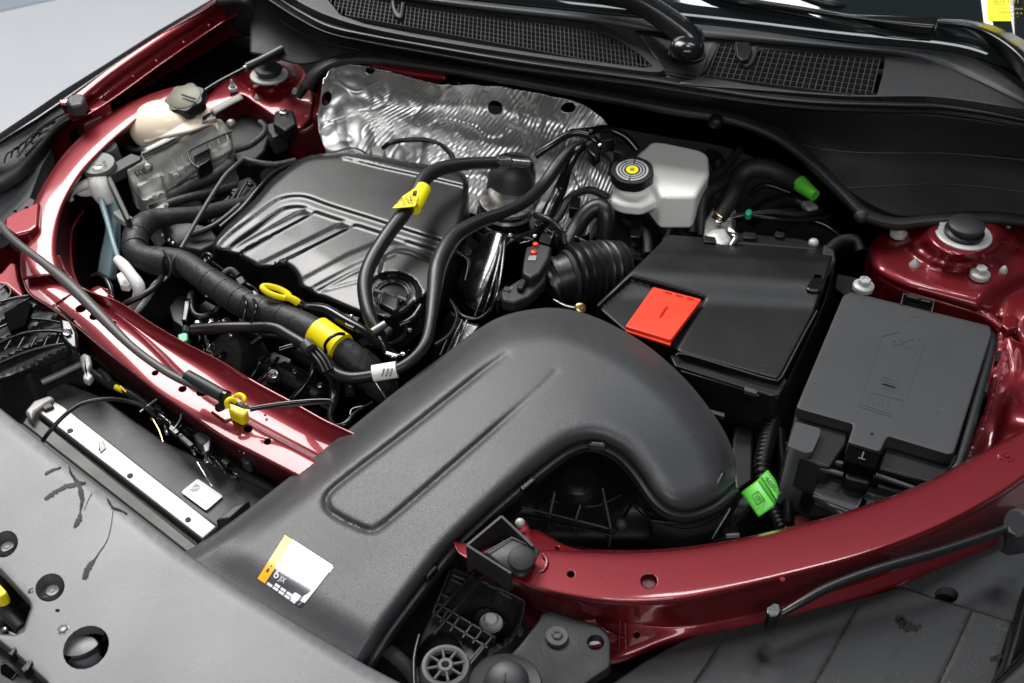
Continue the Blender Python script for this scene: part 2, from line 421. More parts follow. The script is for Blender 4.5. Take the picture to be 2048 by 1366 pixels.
# ------ lathe about an axis
def lathe(name, c, prof, m, parent=None, axis=(0, 0, 1), n=28, star=None, sharpa=40, open_=False):
    ax = Vector(axis).normalized(); q = ax.to_track_quat('Z', 'Y').to_matrix()
    V = []; c = Vector(c)
    for (r, h) in prof:
        for j in range(n):
            th = 2*math.pi*j/n; s = star(th, r, h) if star else 1
            V.append(c+q@Vector((r*s*math.cos(th), r*s*math.sin(th), h)))
    k = len(prof)
    fc = [[i*n+j, i*n+(j+1) % n, (i+1)*n+(j+1) % n, (i+1)*n+j] for i in range(k-1) for j in range(n)]
    fc += ([] if open_ else [list(range(n))[::-1]])+[[(k-1)*n+j for j in range(n)]]
    o = mk(name, V, fc, m, parent, True); fixn(o); sharp(o, sharpa); return o
BOLT = {}
def bolt(parent, x, y, z, rpx, m='zinc', kind='flange', axis=(0, 0, 1), name='bolt', p3=None):
    """hex bolts, studs: shared meshes, one unit radius"""
    key = (kind, m)
    c = P(x, y, z) if p3 is None else Vector(p3); r = px2m(x, y, z, rpx)
    if key not in BOLT:
        bm = bmesh.new()
        def ring(prof, n):
            prev = None
            for (rr, h) in prof:
                cur = [bm.verts.new((rr*math.cos(2*math.pi*j/n), rr*math.sin(2*math.pi*j/n), h)) for j in range(n)]
                if prev:
                    for j in range(n): bm.faces.new((prev[j], prev[(j+1) % n], cur[(j+1) % n], cur[j]))
                else: bm.faces.new(cur[::-1])
                prev = cur
            bm.faces.new(prev)
        if kind == 'flange': ring([(1, -.3), (1, .12), (.9, .22), (.62, .3)], 20); ring([(.6, .2), (.6, .75), (.5, .85), (.36, .86), (.3, .74)], 6)
        elif kind == 'flat': ring([(1, -.3), (1, .06), (.95, .1)], 20); ring([(.5, 0), (.5, .22), (.42, .3), (.3, .3), (.26, .2)], 6)
        elif kind == 'stud': ring([(.8, -.3), (.8, .5), (.55, 1.1), (.2, 1.5), (.05, 1.55)], 12)
        elif kind == 'cone': ring([(1, -.3), (1, .1), (.55, .9), (.15, 1.6), (.04, 1.65)], 12)
        elif kind == 'long': ring([(1, -.3), (1, .3), (.95, .4), (.7, .45)], 18); ring([(.65, .3), (.65, 1.0), (.55, 1.1)], 6); ring([(.4, 1), (.4, 1.7), (.15, 2.3), (.04, 2.35)], 10)
        elif kind == 'dome': ring([(1, -.3), (1, .25), (.9, .5), (.7, .72), (.4, .86), (.1, .9)], 20)
        bmesh.ops.recalc_face_normals(bm, faces=bm.faces)
        me = bpy.data.meshes.new(name); bm.to_mesh(me); bm.free(); me.materials.append(MATS[m])
        me.polygons.foreach_set('use_smooth', [True]*len(me.polygons)); me.set_sharp_from_angle(angle=R(35)); BOLT[key] = me
    o = bpy.data.objects.new(name, BOLT[key]); C.objects.link(o); WL[o] = c
    o.scale = (r, r, r); o.rotation_euler = Vector(axis).to_track_quat('Z', 'Y').to_euler()
    if parent is not None: o.parent = parent; o.location = c-WL[parent]
    else: o.location = c
    return o
# ------ flat lettering lying along photo directions: from a to b is the baseline
def text(name, s, a, b, z, m, parent=None, up=None, lift=.0006, ext=.0003, squeeze=1., hpx=None):
    A = P(a[0], a[1], z); B = P(b[0], b[1], z)
    cu = bpy.data.curves.new(name, 'FONT'); cu.body = s; cu.extrude = 0; cu.resolution_u = 2
    o = bpy.data.objects.new(name, cu); C.objects.link(o)
    bpy.context.view_layer.update()
    me = bpy.data.meshes.new_from_object(o.evaluated_get(bpy.context.evaluated_depsgraph_get()))
    bpy.data.objects.remove(o)
    v = np.array([tuple(q.co) for q in me.vertices])
    if len(v) == 0: return None
    v[:, 0] -= v[:, 0].min(); W0 = v[:, 0].max(); L0 = (B-A).length; k = L0/W0
    X = (B-A).normalized()
    if up is None: Y = Vector((-X.y, X.x, 0)); hk = k*squeeze; Z = Vector((0, 0, 1))
    else:
        U = P(up[0], up[1], up[2] if len(up) > 2 else z)-A; H0 = v[:, 1].max(); hk = U.length/H0; Y = U.normalized(); Z = X.cross(Y).normalized()
        if Z.dot(Vector((0, 0, CZ))-A) < 0: Z = -Z
    W3 = [A+X*(p[0]*k)+Y*(p[1]*hk)+Z*lift for p in v]
    fc = [tuple(p.vertices) for p in me.polygons]; bpy.data.meshes.remove(me)
    o = mk(name, W3, fc, m, parent, False); solid(o, ext, 0); return o
def quadlift(poly, z, l): return [(p[0], p[1], z+l) for p in poly]
def decal(name, poly, z, m, parent=None, t=.0004, lift=.0004):
    return prism(name, poly, z+lift+t, t, m, parent, bevel=0)
def lerp2(a, b, t): return (a[0]+(b[0]-a[0])*t, a[1]+(b[1]-a[1])*t)
def quad_uv(q, u, v):   # q: 4 corners, order (0,0),(1,0),(1,1),(0,1)
    return lerp2(lerp2(q[0], q[1], u), lerp2(q[3], q[2], u), v)
# ================================================================== SETTING
fl = mk('floor', [(-9, -4, -.95), (9, -4, -.95), (9, 14, -.95), (-9, 14, -.95)], [(0, 1, 2, 3)], 'floor_grey', None, False); tag(fl, kind='structure')
pm = prism('floor_marking', [(-260, 90), (0, 22), (112, -3), (60, -60), (-300, -60)], -.946, .003, 'floor_mark', None, 0); tag(pm, kind='structure')
# dark tub of the engine bay, below everything
bp = [P(*q, -.40) for q in [(-420, 900), (-420, 560), (0, 300), (150, 190), (450, 10), (620, -160), (2250, -160), (2250, 1700), (-420, 1700)]]
tub = mk('engine_bay_floor', bp, [list(range(len(bp)))], 'deep_shade', None, False); solid(tub, .01); tag(tub, kind='structure')

# ================================================================== FAR FENDER (left of the picture)
ff = thing('fender', 'far front fender with long dark red channel and thin black edge above the light floor', 'fender', P(200, 170, .02))
# painted channel
sheet('fender_channel', [
 [(470, -30, .06), (420, 5, .055), (320, 68, .05), (220, 135, .045), (150, 188, .04), (118, 200, .04)],
 [(472, -15, .055), (424, 18, .05), (324, 82, .045), (224, 150, .04), (154, 204, .035), (122, 212, .035)],
 [(474, 0, .035), (426, 32, .03), (326, 98, .025), (230, 166, .02), (162, 216, .015), (130, 226, .015)],
 [(476, 22, .03), (428, 50, .025), (330, 116, .02), (238, 182, .015), (178, 222, .01), (142, 238, .01)],
 [(478, 26, .045), (430, 56, .035), (333, 122, .03), (242, 188, .024), (184, 226, .02), (148, 242, .02)],
 [(479, 42, .0), (432, 72, -.02), (336, 138, -.02), (248, 200, -.03), (190, 236, -.03), (154, 252, -.03)]], 'red_paint', ff, nu=8, nv=5, t=.002)
# outer edge, drops to the floor side
sheet('fender_edge', [
 [(480, -46, .05), (436, -8, .05), (320, 60, .045), (215, 127, .04), (130, 180, .035), (60, 228, .03), (0, 268, .02), (-80, 320, .0)],
 [(482, -38, .058), (440, 0, .058), (324, 68, .05), (220, 136, .045), (140, 192, .04), (70, 240, .035), (4, 282, .025), (-70, 334, .01)],
 [(480, -30, .05), (436, 8, .05), (322, 74, .042), (220, 142, .035), (146, 196, .03), (76, 246, .025), (8, 288, .015), (-66, 338, .0)]], 'plastic_gloss', ff, nu=6, nv=4, t=.002)
e = [P(x, y, z)+Vector((-.004, 0, -.0)) for x, y, z in [(480, -46, .045), (436, -6, .045), (320, 62, .04), (215, 129, .035), (130, 182, .03), (60, 230, .025), (0, 270, .015), (-80, 322, -.005)]]
v = e+[Vector((p.x-.02, p.y, -.35)) for p in e]+[Vector((p.x-.0, p.y, -.6)) for p in e]
mk('fender_skin', v, [[i+k*8, i+1+k*8, i+9+k*8, i+8+k*8] for i in range(7) for k in (0, 1)], 'red_paint', ff)
for i, (x, y) in enumerate([(212, 200), (258, 168), (297, 100), (340, 73), (353, 122), (395, 84)][:0]): pass
random.seed(3)
for i in range(5):      # small spot welds along the channel
    t = i/4+random.uniform(-.05, .05); x, y = 215+t*200, 188-t*135
    bolt(ff, x, y, .023+.01*t, 3.5, 'red_paint', 'dome', name='spot_weld')
prism('fender_gap_shade', [(120, 262), (200, 216), (432, 66), (520, 80), (560, 118), (470, 150), (400, 180), (330, 200), (240, 225), (170, 270)], -.035, .02, 'cavity_shade', ff, 0)  # black sheet added to paint the shade in the fender gap
# hinge blocks at the corner
prism('hinge_mount', [(150, 210), (196, 186), (214, 196), (206, 232), (168, 250), (148, 236)], .01, .03, 'red_paint_shaded', ff, .004, 3)
prism('rubber_stop', [(135, 190), (160, 184), (172, 192), (165, 208), (140, 212), (130, 202)], .045, .02, 'plastic_grey', ff, .005, 3)
prism('hinge_mount', [(160, 200), (186, 190), (222, 205), (204, 214), (180, 222)], .02, .02, 'red_paint', ff, .003, 3)

# black plastic inner fender shelf at far left
fs = thing('fender_liner', 'black ribbed plastic shelf at the far corner beside the red rail', 'trim panel', P(60, 330, -.02))
sheet('shelf', [
 [(150, 205, .01), (100, 225, .01), (40, 262, .005), (-30, 300, 0), (-90, 330, 0)],
 [(150, 230, 0), (105, 255, 0), (50, 290, -.005), (-20, 330, -.01), (-80, 365, -.01)],
 [(112, 268, -.012), (85, 295, -.012), (40, 335, -.015), (-20, 375, -.02), (-80, 410, -.02)],
 [(106, 280, -.02), (88, 318, -.03), (45, 362, -.03), (-20, 400, -.035), (-80, 440, -.04)]], 'plastic', fs, nu=5, nv=4, t=.002)
for i in range(9):
    t = i/8; x, y = 138-t*110, 222+t*80
    tube('shelf_rib', [(x, y, .004), (x-14, y+6, .004), (x-20, y+24, -.004)], 1.6, 'plastic', fs, n=6, sub=3)
tube('shelf_rib', [(148, 216, .006), (90, 250, .004), (30, 300, -.002)], 2, 'plastic', fs, n=6)
tube('shelf_rib', [(140, 236, .0), (90, 272, -.004), (50, 310, -.008)], 2, 'plastic', fs, n=6)
bw = thing('bumper_wing', 'grey plastic bumper wing piece with one oval hole at the left edge', 'trim panel', P(40, 400, -.05))
relief('wing_panel', [(-60, 320), (60, 300), (96, 282), (104, 300), (86, 330), (60, 400), (40, 440), (0, 470), (-60, 490)], lambda x, y, d: -.03-.0003*np.maximum(0, y-330)+0*x, 'plastic_front', bw, step=14, rnd=5, drop=.003, skirt=.02, holes=[ell(33, 372, 10, 6, -8)])
prism('dark_slot', [(30, 420), (58, 392), (72, 398), (60, 440), (30, 450)], -.025, .02, 'plastic_dark', bw, .003)

# ================================================================== FAR RAIL + CROSSMEMBER (radiator support)
cm = thing('radiator_support', 'long glossy dark red front crossmember curving up the far side with oval holes', 'body frame', P(300, 740, -.03))
sheet('upper_rail', [
 [(352, 172, .015), (300, 188, .01), (235, 216, .005), (172, 262, 0), (118, 320, -.005), (74, 392, -.01), (54, 452, -.015), (42, 512, -.02), (46, 560, -.022)],
 [(354, 176, .02), (304, 194, .015), (241, 222, .01), (180, 268, .005), (126, 326, 0), (82, 396, -.005), (62, 454, -.01), (52, 512, -.015), (58, 555, -.018)],
 [(356, 182, .022), (310, 202, .017), (252, 234, .012), (196, 280, .007), (146, 336, .002), (108, 400, -.004), (90, 455, -.008), (86, 510, -.013), (96, 550, -.017)],
 [(358, 190, .02), (314, 211, .015), (262, 246, .01), (210, 292, .005), (162, 344, .0), (126, 404, -.005), (112, 456, -.01), (109, 508, -.015), (120, 548, -.019)],
 [(360, 194, .014), (318, 215, .009), (266, 250, .004), (214, 297, -.001), (166, 349, -.006), (131, 407, -.011), (117, 456, -.016), (114, 508, -.02), (126, 545, -.024)]], 'red_paint', cm, nu=7, nv=5, t=.002)
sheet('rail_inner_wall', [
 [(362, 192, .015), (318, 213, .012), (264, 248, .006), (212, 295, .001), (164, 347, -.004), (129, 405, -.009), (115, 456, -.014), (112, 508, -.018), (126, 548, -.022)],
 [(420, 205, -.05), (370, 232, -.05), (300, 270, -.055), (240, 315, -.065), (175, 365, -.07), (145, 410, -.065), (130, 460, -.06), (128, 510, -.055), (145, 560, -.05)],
 [(440, 240, -.1), (390, 265, -.1), (310, 300, -.11), (250, 340, -.12), (190, 385, -.12), (158, 425, -.1), (143, 465, -.08), (142, 515, -.07), (157, 572, -.055)]], 'red_paint_shaded', cm, nu=6, nv=4, t=.002)
tube('rail_lip', [(166, 422, -.068), (146, 455, -.068), (141, 490, -.066), (143, 530, -.062), (152, 562, -.054), (170, 590, -.045)], 3.2, 'red_paint', cm, n=8)
st = [  # N near edge, A, B, C, D far edge
 [(42, 500), (62, 500), (80, 502), (98, 506), (116, 512)],
 [(44, 545), (74, 535), (98, 532), (118, 540), (132, 545)],
 [(60, 585), (104, 566), (124, 562), (146, 570), (158, 574)],
 [(102, 613), (150, 588), (162, 582), (180, 592), (194, 590)],
 [(143, 642), (192, 618), (203, 608), (226, 618), (240, 608)],
 [(205, 693), (258, 664), (268, 655), (290, 662), (304, 650)],
 [(273, 748), (312, 712), (322, 702), (362, 706), (376, 692)],
 [(325, 789), (352, 752), (362, 742), (418, 742), (438, 724)],
 [(369, 819), (404, 794), (414, 784), (482, 790), (508, 768)],
 [(444, 871), (480, 842), (490, 832), (552, 830), (582, 808)],
 [(513, 907), (560, 886), (570, 876), (618, 866), (650, 846)],
 [(600, 952), (642, 930), (652, 920), (690, 900), (722, 880)],
 [(700, 1000), (730, 980), (740, 970), (770, 950), (800, 930)]]
zz = [-.030, -.028, -.036, -.034, -.024]
rows = [[(*s[k], zz[k]) for s in st] for k in range(5)]
und = [[(s[0][0]-2, s[0][1]+3, -.035) for s in st], [(s[0][0], s[0][1]+1, -.0315) for s in st]]
far = [[(s[4][0]+2, s[4][1]-2, -.0245) for s in st], [(s[4][0]+3, s[4][1], -.04) for s in st]]
holes = [(162, 617, 11, 7, -18), (190, 632, 11, 7, -18), (221, 648, 12, 7, -18), (310, 746, 6.5, 4.5, -15), (365, 778, 8, 5.5, -15), (404, 785, 11, 7, -10),
 (496, 857, 9, 8, -15), (535, 883, 7, 6, -15), (86, 556, 6, 3.5, -15), (66, 512, 10, 4.5, -10)]
holes = [h for h in holes]
sheet('crossmember_top', [und[0], und[1]]+rows+far, 'red_paint', cm, nu=12, nv=6, t=.002, holes=holes)
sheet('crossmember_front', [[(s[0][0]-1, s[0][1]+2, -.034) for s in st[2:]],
  [(s[0][0]+8, s[0][1]+26, -.06) for s in st[2:]], [(s[0][0]+26, s[0][1]+62, -.11) for s in st[2:]]], 'red_paint_shaded', cm, nu=6, nv=4, t=.002)
sheet('crossmember_back', [[(s[4][0]+2, s[4][1]+2, -.03) for s in st[3:]], [(s[4][0]+2, s[4][1]+24, -.08) for s in st[3:]]], 'red_paint_shaded', cm, nu=4, nv=3, t=.002)
# weld joint and little pips
tube('weld_seam', [(103, 612, -.0285), (118, 603, -.0275), (128, 596, -.027), (146, 586, -.0275)], 1.6, 'red_paint', cm, n=6)
tube('weld_seam', [(60, 545, -.024), (78, 548, -.024), (96, 556, -.026), (110, 566, -.028)], 2, 'red_paint', cm, n=6)
for (x, y) in [(136, 597), (448, 748), (470, 758), (500, 771), (540, 800), (530, 830)]: bolt(cm, x, y, -.032, 2.6, 'red_paint', 'dome', name='pip')
prism('arch_shade_block', [(150, 430), (200, 360), (330, 265), (470, 300), (520, 420), (420, 560), (330, 640), (200, 640), (150, 560)], -.15, .12, 'cavity_shade', cm, .01)  # black block added so the space behind the rail reads as shade
# welded brackets
prism('side_bracket', [(8, 436), (20, 428), (62, 408), (80, 402), (76, 450), (60, 462), (30, 470), (8, 455)], .0, .035, 'red_paint', cm, .004, 3)
prism('bracket_flange', [(54, 446), (80, 440), (84, 458), (70, 470), (52, 470)], -.012, .02, 'red_paint', cm, .003)
bolt(cm, 53, 415, .0, 4, 'cavity_shade', 'flat', name='bracket_hole'); bolt(cm, 30, 422, .0, 3.4, 'cavity_shade', 'flat', name='bracket_hole')
prism('side_bracket', [(0, 545), (20, 522), (34, 526), (40, 560), (52, 590), (44, 600), (10, 570), (-30, 565), (-30, 552)], -.05, .05, 'red_paint', cm, .006, 3)
sheet('inner_bracket', [[(182, 578, -.03), (198, 572, -.03), (213, 584, -.03)], [(206, 604, -.032), (222, 594, -.032), (228, 606, -.032)]], 'red_paint', cm, nu=5, nv=4, t=.004)
solid_b = prism('latch_pad', [(420, 822), (446, 810), (470, 818), (476, 834), (448, 842)], -.0255, .004, 'red_paint', cm, .003, 3)

# ================================================================== NEAR RAIL (right)
nr_ = thing('near_rail', 'glossy red near side upper rail sweeping across the lower right', 'body frame', P(1500, 1120, 0))
stn = [ # F far, E edge, B bottom face, G flange
 [(905, 1080), (918, 1108), (938, 1150), (960, 1200)],
 [(930, 1086), (940, 1122), (962, 1165), (990, 1225)],
 [(1030, 1096), (1020, 1160), (1046, 1205), (1075, 1265)],
 [(1120, 1102), (1105, 1187), (1120, 1238), (1130, 1310)],
 [(1220, 1106), (1230, 1207), (1235, 1248), (1225, 1330)],
 [(1320, 1104), (1350, 1204), (1360, 1252), (1335, 1290)],
 [(1430, 1091), (1460, 1183), (1480, 1232), (1490, 1262)],
 [(1550, 1066), (1580, 1154), (1600, 1200), (1620, 1232)],
 [(1700, 1026), (1730, 1113), (1750, 1156), (1770, 1186)],
 [(1850, 970), (1870, 1060), (1890, 1100), (1905, 1128)],
 [(1970, 906), (1985, 1000), (2010, 1045), (2030, 1075)],
 [(2050, 862), (2062, 948), (2085, 990), (2110, 1020)],
 [(2140, 800), (2160, 880), (2190, 930), (2220, 960)]]
def mixp(a, b, t): return (a[0]+(b[0]-a[0])*t, a[1]+(b[1]-a[1])*t)
def L_(s, a, b, t, z): return (*mixp(s[a], s[b], t), z)
rows = [[L_(s, 0, 1, -.06, -.012) for s in stn], [L_(s, 0, 1, -.005, .0) for s in stn], [L_(s, 0, 1, .04, .006) for s in stn], [L_(s, 0, 1, .4, .0085) for s in stn],
 [L_(s, 0, 1, .86, .0095) for s in stn], [L_(s, 0, 1, .96, .008) for s in stn], [L_(s, 0, 1, 1.02, .0035) for s in stn], [L_(s, 0, 1, 1.08, -.006) for s in stn]]
kz = [2.6, 2.6, 2.3, 1.7, 1.2]+[1]*20
for (a_, b_, t_, z_) in [(1, 2, .45, -.02), (1, 2, .95, -.042), (1, 2, 1.12, -.046), (2, 3, .7, -.052), (2, 3, .93, -.058), (2, 3, 1., -.066)]:
    rows.append([L_(s, a_, b_, t_, z_*kz[i]) for i, s in enumerate(stn)])
sheet('rail_top', rows, 'red_paint', nr_, nu=14, nv=5, t=.002, holes=[(1142, 1148, 8, 7, 0), (1298, 1162, 17, 15, 0), (1273, 1270, 7, 6.5, 0)])
prism('hole_plug', ell(1298, 1163, 16.5, 14.5), .003, .004, 'red_paint_shaded', nr_, .001)
tube('pressed_ring', [(1072, 1148, .0088), (1088, 1140, .0095), (1094, 1122, .01), (1085, 1108, .01)], 3.5, 'red_paint', nr_, n=8)
for (x, y, r) in [(1202, 1154, 6), (1565, 1158, 5), (2012, 912, 16)]: bolt(nr_, x, y, .0085, r, 'red_paint', 'flat', name='pip')
sheet('inner_tab', [[(1028, 1062, -.01), (1050, 1040, -.01), (1062, 1058, -.01), (1080, 1062, -.012), (1130, 1090, -.008), (1180, 1104, -.004)],
 [(1040, 1110, .0), (1060, 1106, .0), (1080, 1106, .0), (1100, 1108, .0), (1140, 1110, .0), (1185, 1110, .0)]], 'red_paint', nr_, nu=6, nv=5, t=.002, holes=[(1115, 1096, 5, 4, 0)])
bolt(nr_, 1040, 1046, .0, 10, 'zinc', 'dome', axis=(.1, -.6, .8), name='screw')
sheet('flange_step', [[(1142, 1240, -.045), (1185, 1236, -.045), (1200, 1262, -.05)], [(1170, 1310, -.066), (1222, 1302, -.066), (1290, 1288, -.06)]], 'red_paint', nr_, nu=6, nv=4, t=.002)
# clear rib lines down the flange
for a, b in [((1240, 1242), (1238, 1300)), ((1250, 1246), (1252, 1298))]: tube('pressed_rib', [(*a, -.045), (*b, -.058)], 2, 'red_paint', nr_, n=6, sub=2)

# ================================================================== STRUT TOWERS
tr = thing('strut_tower', 'near side dark red strut tower with black centre cap and zinc bolts', 'strut tower', P(1930, 520, -.06))
out = [(1735, 500), (1748, 470), (1790, 448), (1850, 438), (1930, 432), (2010, 434), (2100, 445), (2160, 500), (2160, 640), (2090, 720), (2048, 705), (2010, 660), (1960, 625), (1880, 600), (1800, 575), (1745, 545)]
cen = (1928, 468)
ar = [(1990, 640), (2010, 600), (2040, 575), (2100, 545), (2160, 530)]
def ztow(x, y, d):
    dx = (x-cen[0])/1.0; dy = (y-cen[1])/.62; r = np.hypot(dx, dy); th = np.arctan2(dy, dx)
    z = -.072+0*x
    z = z+.020*(1-ss(r, 62, 98)) + .012*(1-ss(r, 95, 128))
    z = z-.0015*np.exp(-((r-100)/9)**2)
    # pressed spokes
    for t0, w_, L in [(1.15, .28, 190), (2.05, .26, 170), (.1, .3, 180), (2.95, .26, 150)]:
        a = np.abs(np.arctan2(np.sin(th-t0), np.cos(th-t0)))
        z = z+.0045*(1-ss(a, w_*.35, w_*1.15))*(1-ss(r, L*.6, L))*ss(r, 60, 100)
    z = z-.03*ss(seg_dist(x, y, ar), 50, 0)*ss(r, 150, 220)*.6
    return z-.02*ss(y, 575, 700)
relief('tower_top', rounded(out, 25), ztow, 'red_paint', tr, step=5, rnd=26, drop=.016, skirt=.07)
sheet('tower_skirt', [[(1738, 500, -.09), (1748, 545, -.09), (1800, 578, -.09), (1880, 603, -.09), (1962, 630, -.09), (2012, 665, -.09), (2050, 710, -.09)],
 [(1728, 520, -.12), (1735, 570, -.12), (1790, 612, -.12), (1880, 640, -.12), (1960, 670, -.12), (2020, 740, -.13), (2060, 800, -.13)],
 [(1725, 560, -.16), (1735, 620, -.16), (1790, 680, -.16), (1880, 700, -.16), (1960, 760, -.16), (2000, 880, -.16), (2060, 900, -.16)]], 'red_paint', tr, nu=6, nv=5, t=.002)
def rough_tube(name, pts, rpx, m, parent, amp=.0012):
    o = tube(name, pts, rpx, m, parent, n=14, sub=22, flat=.6)
    for v in o.data.vertices:
        q = noise.noise_vector(v.co*170)*amp+noise.noise_vector(v.co*420)*amp*.8; v.co += q
    return o
rough_tube('sealer_bead', [(1782, 508, -.088), (1815, 540, -.09), (1860, 562, -.09), (1910, 588, -.09), (1950, 615, -.092), (1985, 640, -.094), (2006, 662, -.098)], 11, 'sealer', tr)
rough_tube('sealer_bead', [(2008, 668, -.1), (2003, 720, -.1), (1992, 770, -.1), (1985, 810, -.1), (1965, 860, -.1), (1945, 900, -.1), (1925, 930, -.1)], 12, 'sealer', tr)
prism('seam_joint', [(2006, 632), (2026, 628), (2040, 636), (2036, 656), (2016, 660), (2004, 650)], -.08, .012, 'red_paint', tr, .003, 3)
sheet('side_panel', [[(2012, 660, -.092), (1998, 740, -.095), (1980, 820, -.095), (1950, 900, -.095), (1920, 950, -.095)],
  [(2030, 680, -.085), (2022, 750, -.105), (2004, 820, -.09), (1975, 900, -.1), (1945, 950, -.1)],
  [(2060, 690, -.07), (2045, 760, -.095), (2028, 825, -.075), (2010, 880, -.09), (1990, 940, -.09)],
  [(2120, 720, -.06), (2110, 780, -.08), (2100, 840, -.06), (2090, 880, -.07), (2080, 920, -.08)]], 'red_paint', tr, nu=8, nv=8, t=.002)
# cap
c0 = P(1929, 462, -.035)
lathe('washer_plate', c0+Vector((0, 0, -.004)), [(.031, -.012), (.0355, -.006), (.0355, .0), (.034, .0012), (.0275, .0012), (.024, -.001)], 'zinc', tr, n=40, star=lambda t, r, h: 1.0 if not (-.5 < math.atan2(math.sin(t+.2), math.cos(t+.2)) < -.1) else .9)
lathe('rubber_cup', c0, [(.024, -.006), (.025, .001), (.021, .003), (.0205, .008)], 'rubber', tr, n=36)
lathe('centre_cap', c0+Vector((0, 0, .008)), [(.0205, -.002), (.023, .0), (.023, .0035), (.021, .005), (.005, .0055)], 'plastic', tr, n=36)
for (x, y, r, k) in [(1797, 466, 17, 'flange'), (2010, 458, 16, 'flange'), (1960, 548, 20, 'flange')]: bolt(tr, x, y, -.066, r, 'zinc', k)
bolt(tr, 1828, 532, -.074, 12, 'zinc', 'cone', name='stud'); bolt(tr, 2006, 544, -.07, 10, 'zinc', 'stud', name='stud')
bolt(tr, 1727, 572, -.075, 21, 'zinc', 'flange')
prism('tab_plate', [(1675, 548), (1740, 560), (1745, 584), (1690, 590), (1670, 575)], -.082, .004, 'plastic_dark', tr, .001)

tl = thing('strut_tower', 'far side red strut tower behind the expansion tank with pale washer and small black cap', 'strut tower', P(530, 170, -.04))
cen2 = (540, 150)
def zt2(x, y, d):
    dx = (x-cen2[0]); dy = (y-cen2[1])/.55; r = np.hypot(dx, dy); th = np.arctan2(dy, dx)
    z = -.035+0*x+.022*(1-ss(r, 34, 62))-.003*np.exp(-((r-66)/4)**2)
    for t0, w_, L in [(1.1, .3, 110), (2.2, .3, 120)]:
        a = np.abs(np.arctan2(np.sin(th-t0), np.cos(th-t0))); z = z+.003*(1-ss(a, w_*.35, w_*1.1))*(1-ss(r, L*.6, L))*ss(r, 30, 60)
    return z-.01*ss(y, 190, 240)
relief('tower_top', rounded([(400, 205), (470, 140), (505, 122), (560, 118), (600, 130), (622, 160), (632, 200), (625, 240), (600, 262), (540, 232), (505, 208), (480, 190), (410, 240), (385, 235)], 8), zt2, 'red_paint', tl, step=4.5, rnd=8, drop=.006, skirt=.05)
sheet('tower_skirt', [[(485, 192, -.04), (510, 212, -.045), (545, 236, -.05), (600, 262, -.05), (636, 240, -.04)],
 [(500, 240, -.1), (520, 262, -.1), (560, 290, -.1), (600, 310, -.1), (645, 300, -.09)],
 [(520, 300, -.18), (540, 320, -.18), (580, 340, -.18), (620, 350, -.18), (655, 340, -.15)]], 'red_paint_shaded', tl, nu=5, nv=4, t=.002)
sheet('firewall_flange', [[(636, 150, .0), (632, 190, -.01), (626, 235, -.03), (632, 290, -.08), (640, 330, -.12)],
 [(655, 150, .0), (650, 190, -.01), (648, 235, -.03), (655, 290, -.08), (662, 330, -.12)]], 'red_paint', tl, nu=5, nv=3, t=.002)
c1 = P(538, 148, -.008)
lathe('washer_plate', c1, [(.026, -.005), (.0285, -.003), (.0285, -.001), (.0275, 0), (.015, 0)], 'zinc', tl, n=36)
lathe('centre_cap', c1, [(.017, -.002), (.018, .006), (.0205, .007), (.0205, .010), (.018, .012), (.003, .0125)], 'plastic', tl, n=32)
bolt(tl, 466, 178, -.028, 9, 'zinc', 'long', name='stud'); bolt(tl, 514, 197, -.035, 6, 'zinc', 'cone', name='stud'); bolt(tl, 591, 183, -.03, 8, 'zinc', 'flange'); bolt(tl, 562, 137, -.01, 8, 'steel', 'flange')
prism('small_bracket', [(548, 222), (586, 218), (594, 246), (570, 262), (545, 246)], -.035, .02, 'plastic_dark', tl, .004, 3)
bolt(tl, 567, 224, -.033, 9, 'steel', 'flange')
# ================================================================== COWL
cw = thing('cowl', 'matte black cowl panel stretching below the windshield to the near strut tower', 'cowl panel', P(1500, 250, .02))
top = [(470, -40, .09), (540, -2, .09), (610, 45, .088), (680, 72, .088), (800, 92, .088), (1000, 130, .088), (1200, 158, .088), (1348, 182, .086), (1500, 205, .084), (1640, 220, .082), (1850, 228, .078), (2048, 256, .072), (2200, 290, .066)]
bot = [(520, 105, .03), (560, 118, .03), (600, 128, .035), (650, 120, .045), (720, 108, .055), (900, 128, .055), (1100, 162, .05), (1300, 200, .045), (1440, 222, .04), (1570, 265, .02), (1690, 375, -.02), (1800, 432, -.04), (1930, 424, -.04), (2048, 430, -.042), (2200, 450, -.045)]
def rs(a, n): 
    s = spline(a, 8); return resample(s, 1e9, False) if n < 2 else np.stack([np.interp(np.linspace(0, 1, n), np.linspace(0, 1, len(s)), s[:, i]) for i in range(3)], 1)
def byx(a, xs):
    s = spline(a, 8); o = np.argsort(s[:, 0]); s = s[o]; return [(x, float(np.interp(x, s[:, 0], s[:, 1])), float(np.interp(x, s[:, 0], s[:, 2]))) for x in xs]
xs = [500, 540, 570, 600, 640, 680, 740, 820, 900, 1000, 1100, 1200, 1300, 1400, 1480, 1560, 1620, 1680, 1740, 1800, 1870, 1950, 2048, 2180]
T = byx(top, xs); B = byx(bot, xs)
def mid(t, dz): return [(a[0]*(1-t)+b[0]*t, a[1]*(1-t)+b[1]*t, a[2]*(1-t)+b[2]*t+dz*min(1, (b[1]-a[1])/150)) for a, b in zip(T, B)]
sheet('cowl_face', [T, mid(.25, -.008), mid(.5, -.012), mid(.75, -.008), B], 'cowl_black', cw, nu=5, nv=6, t=.003)
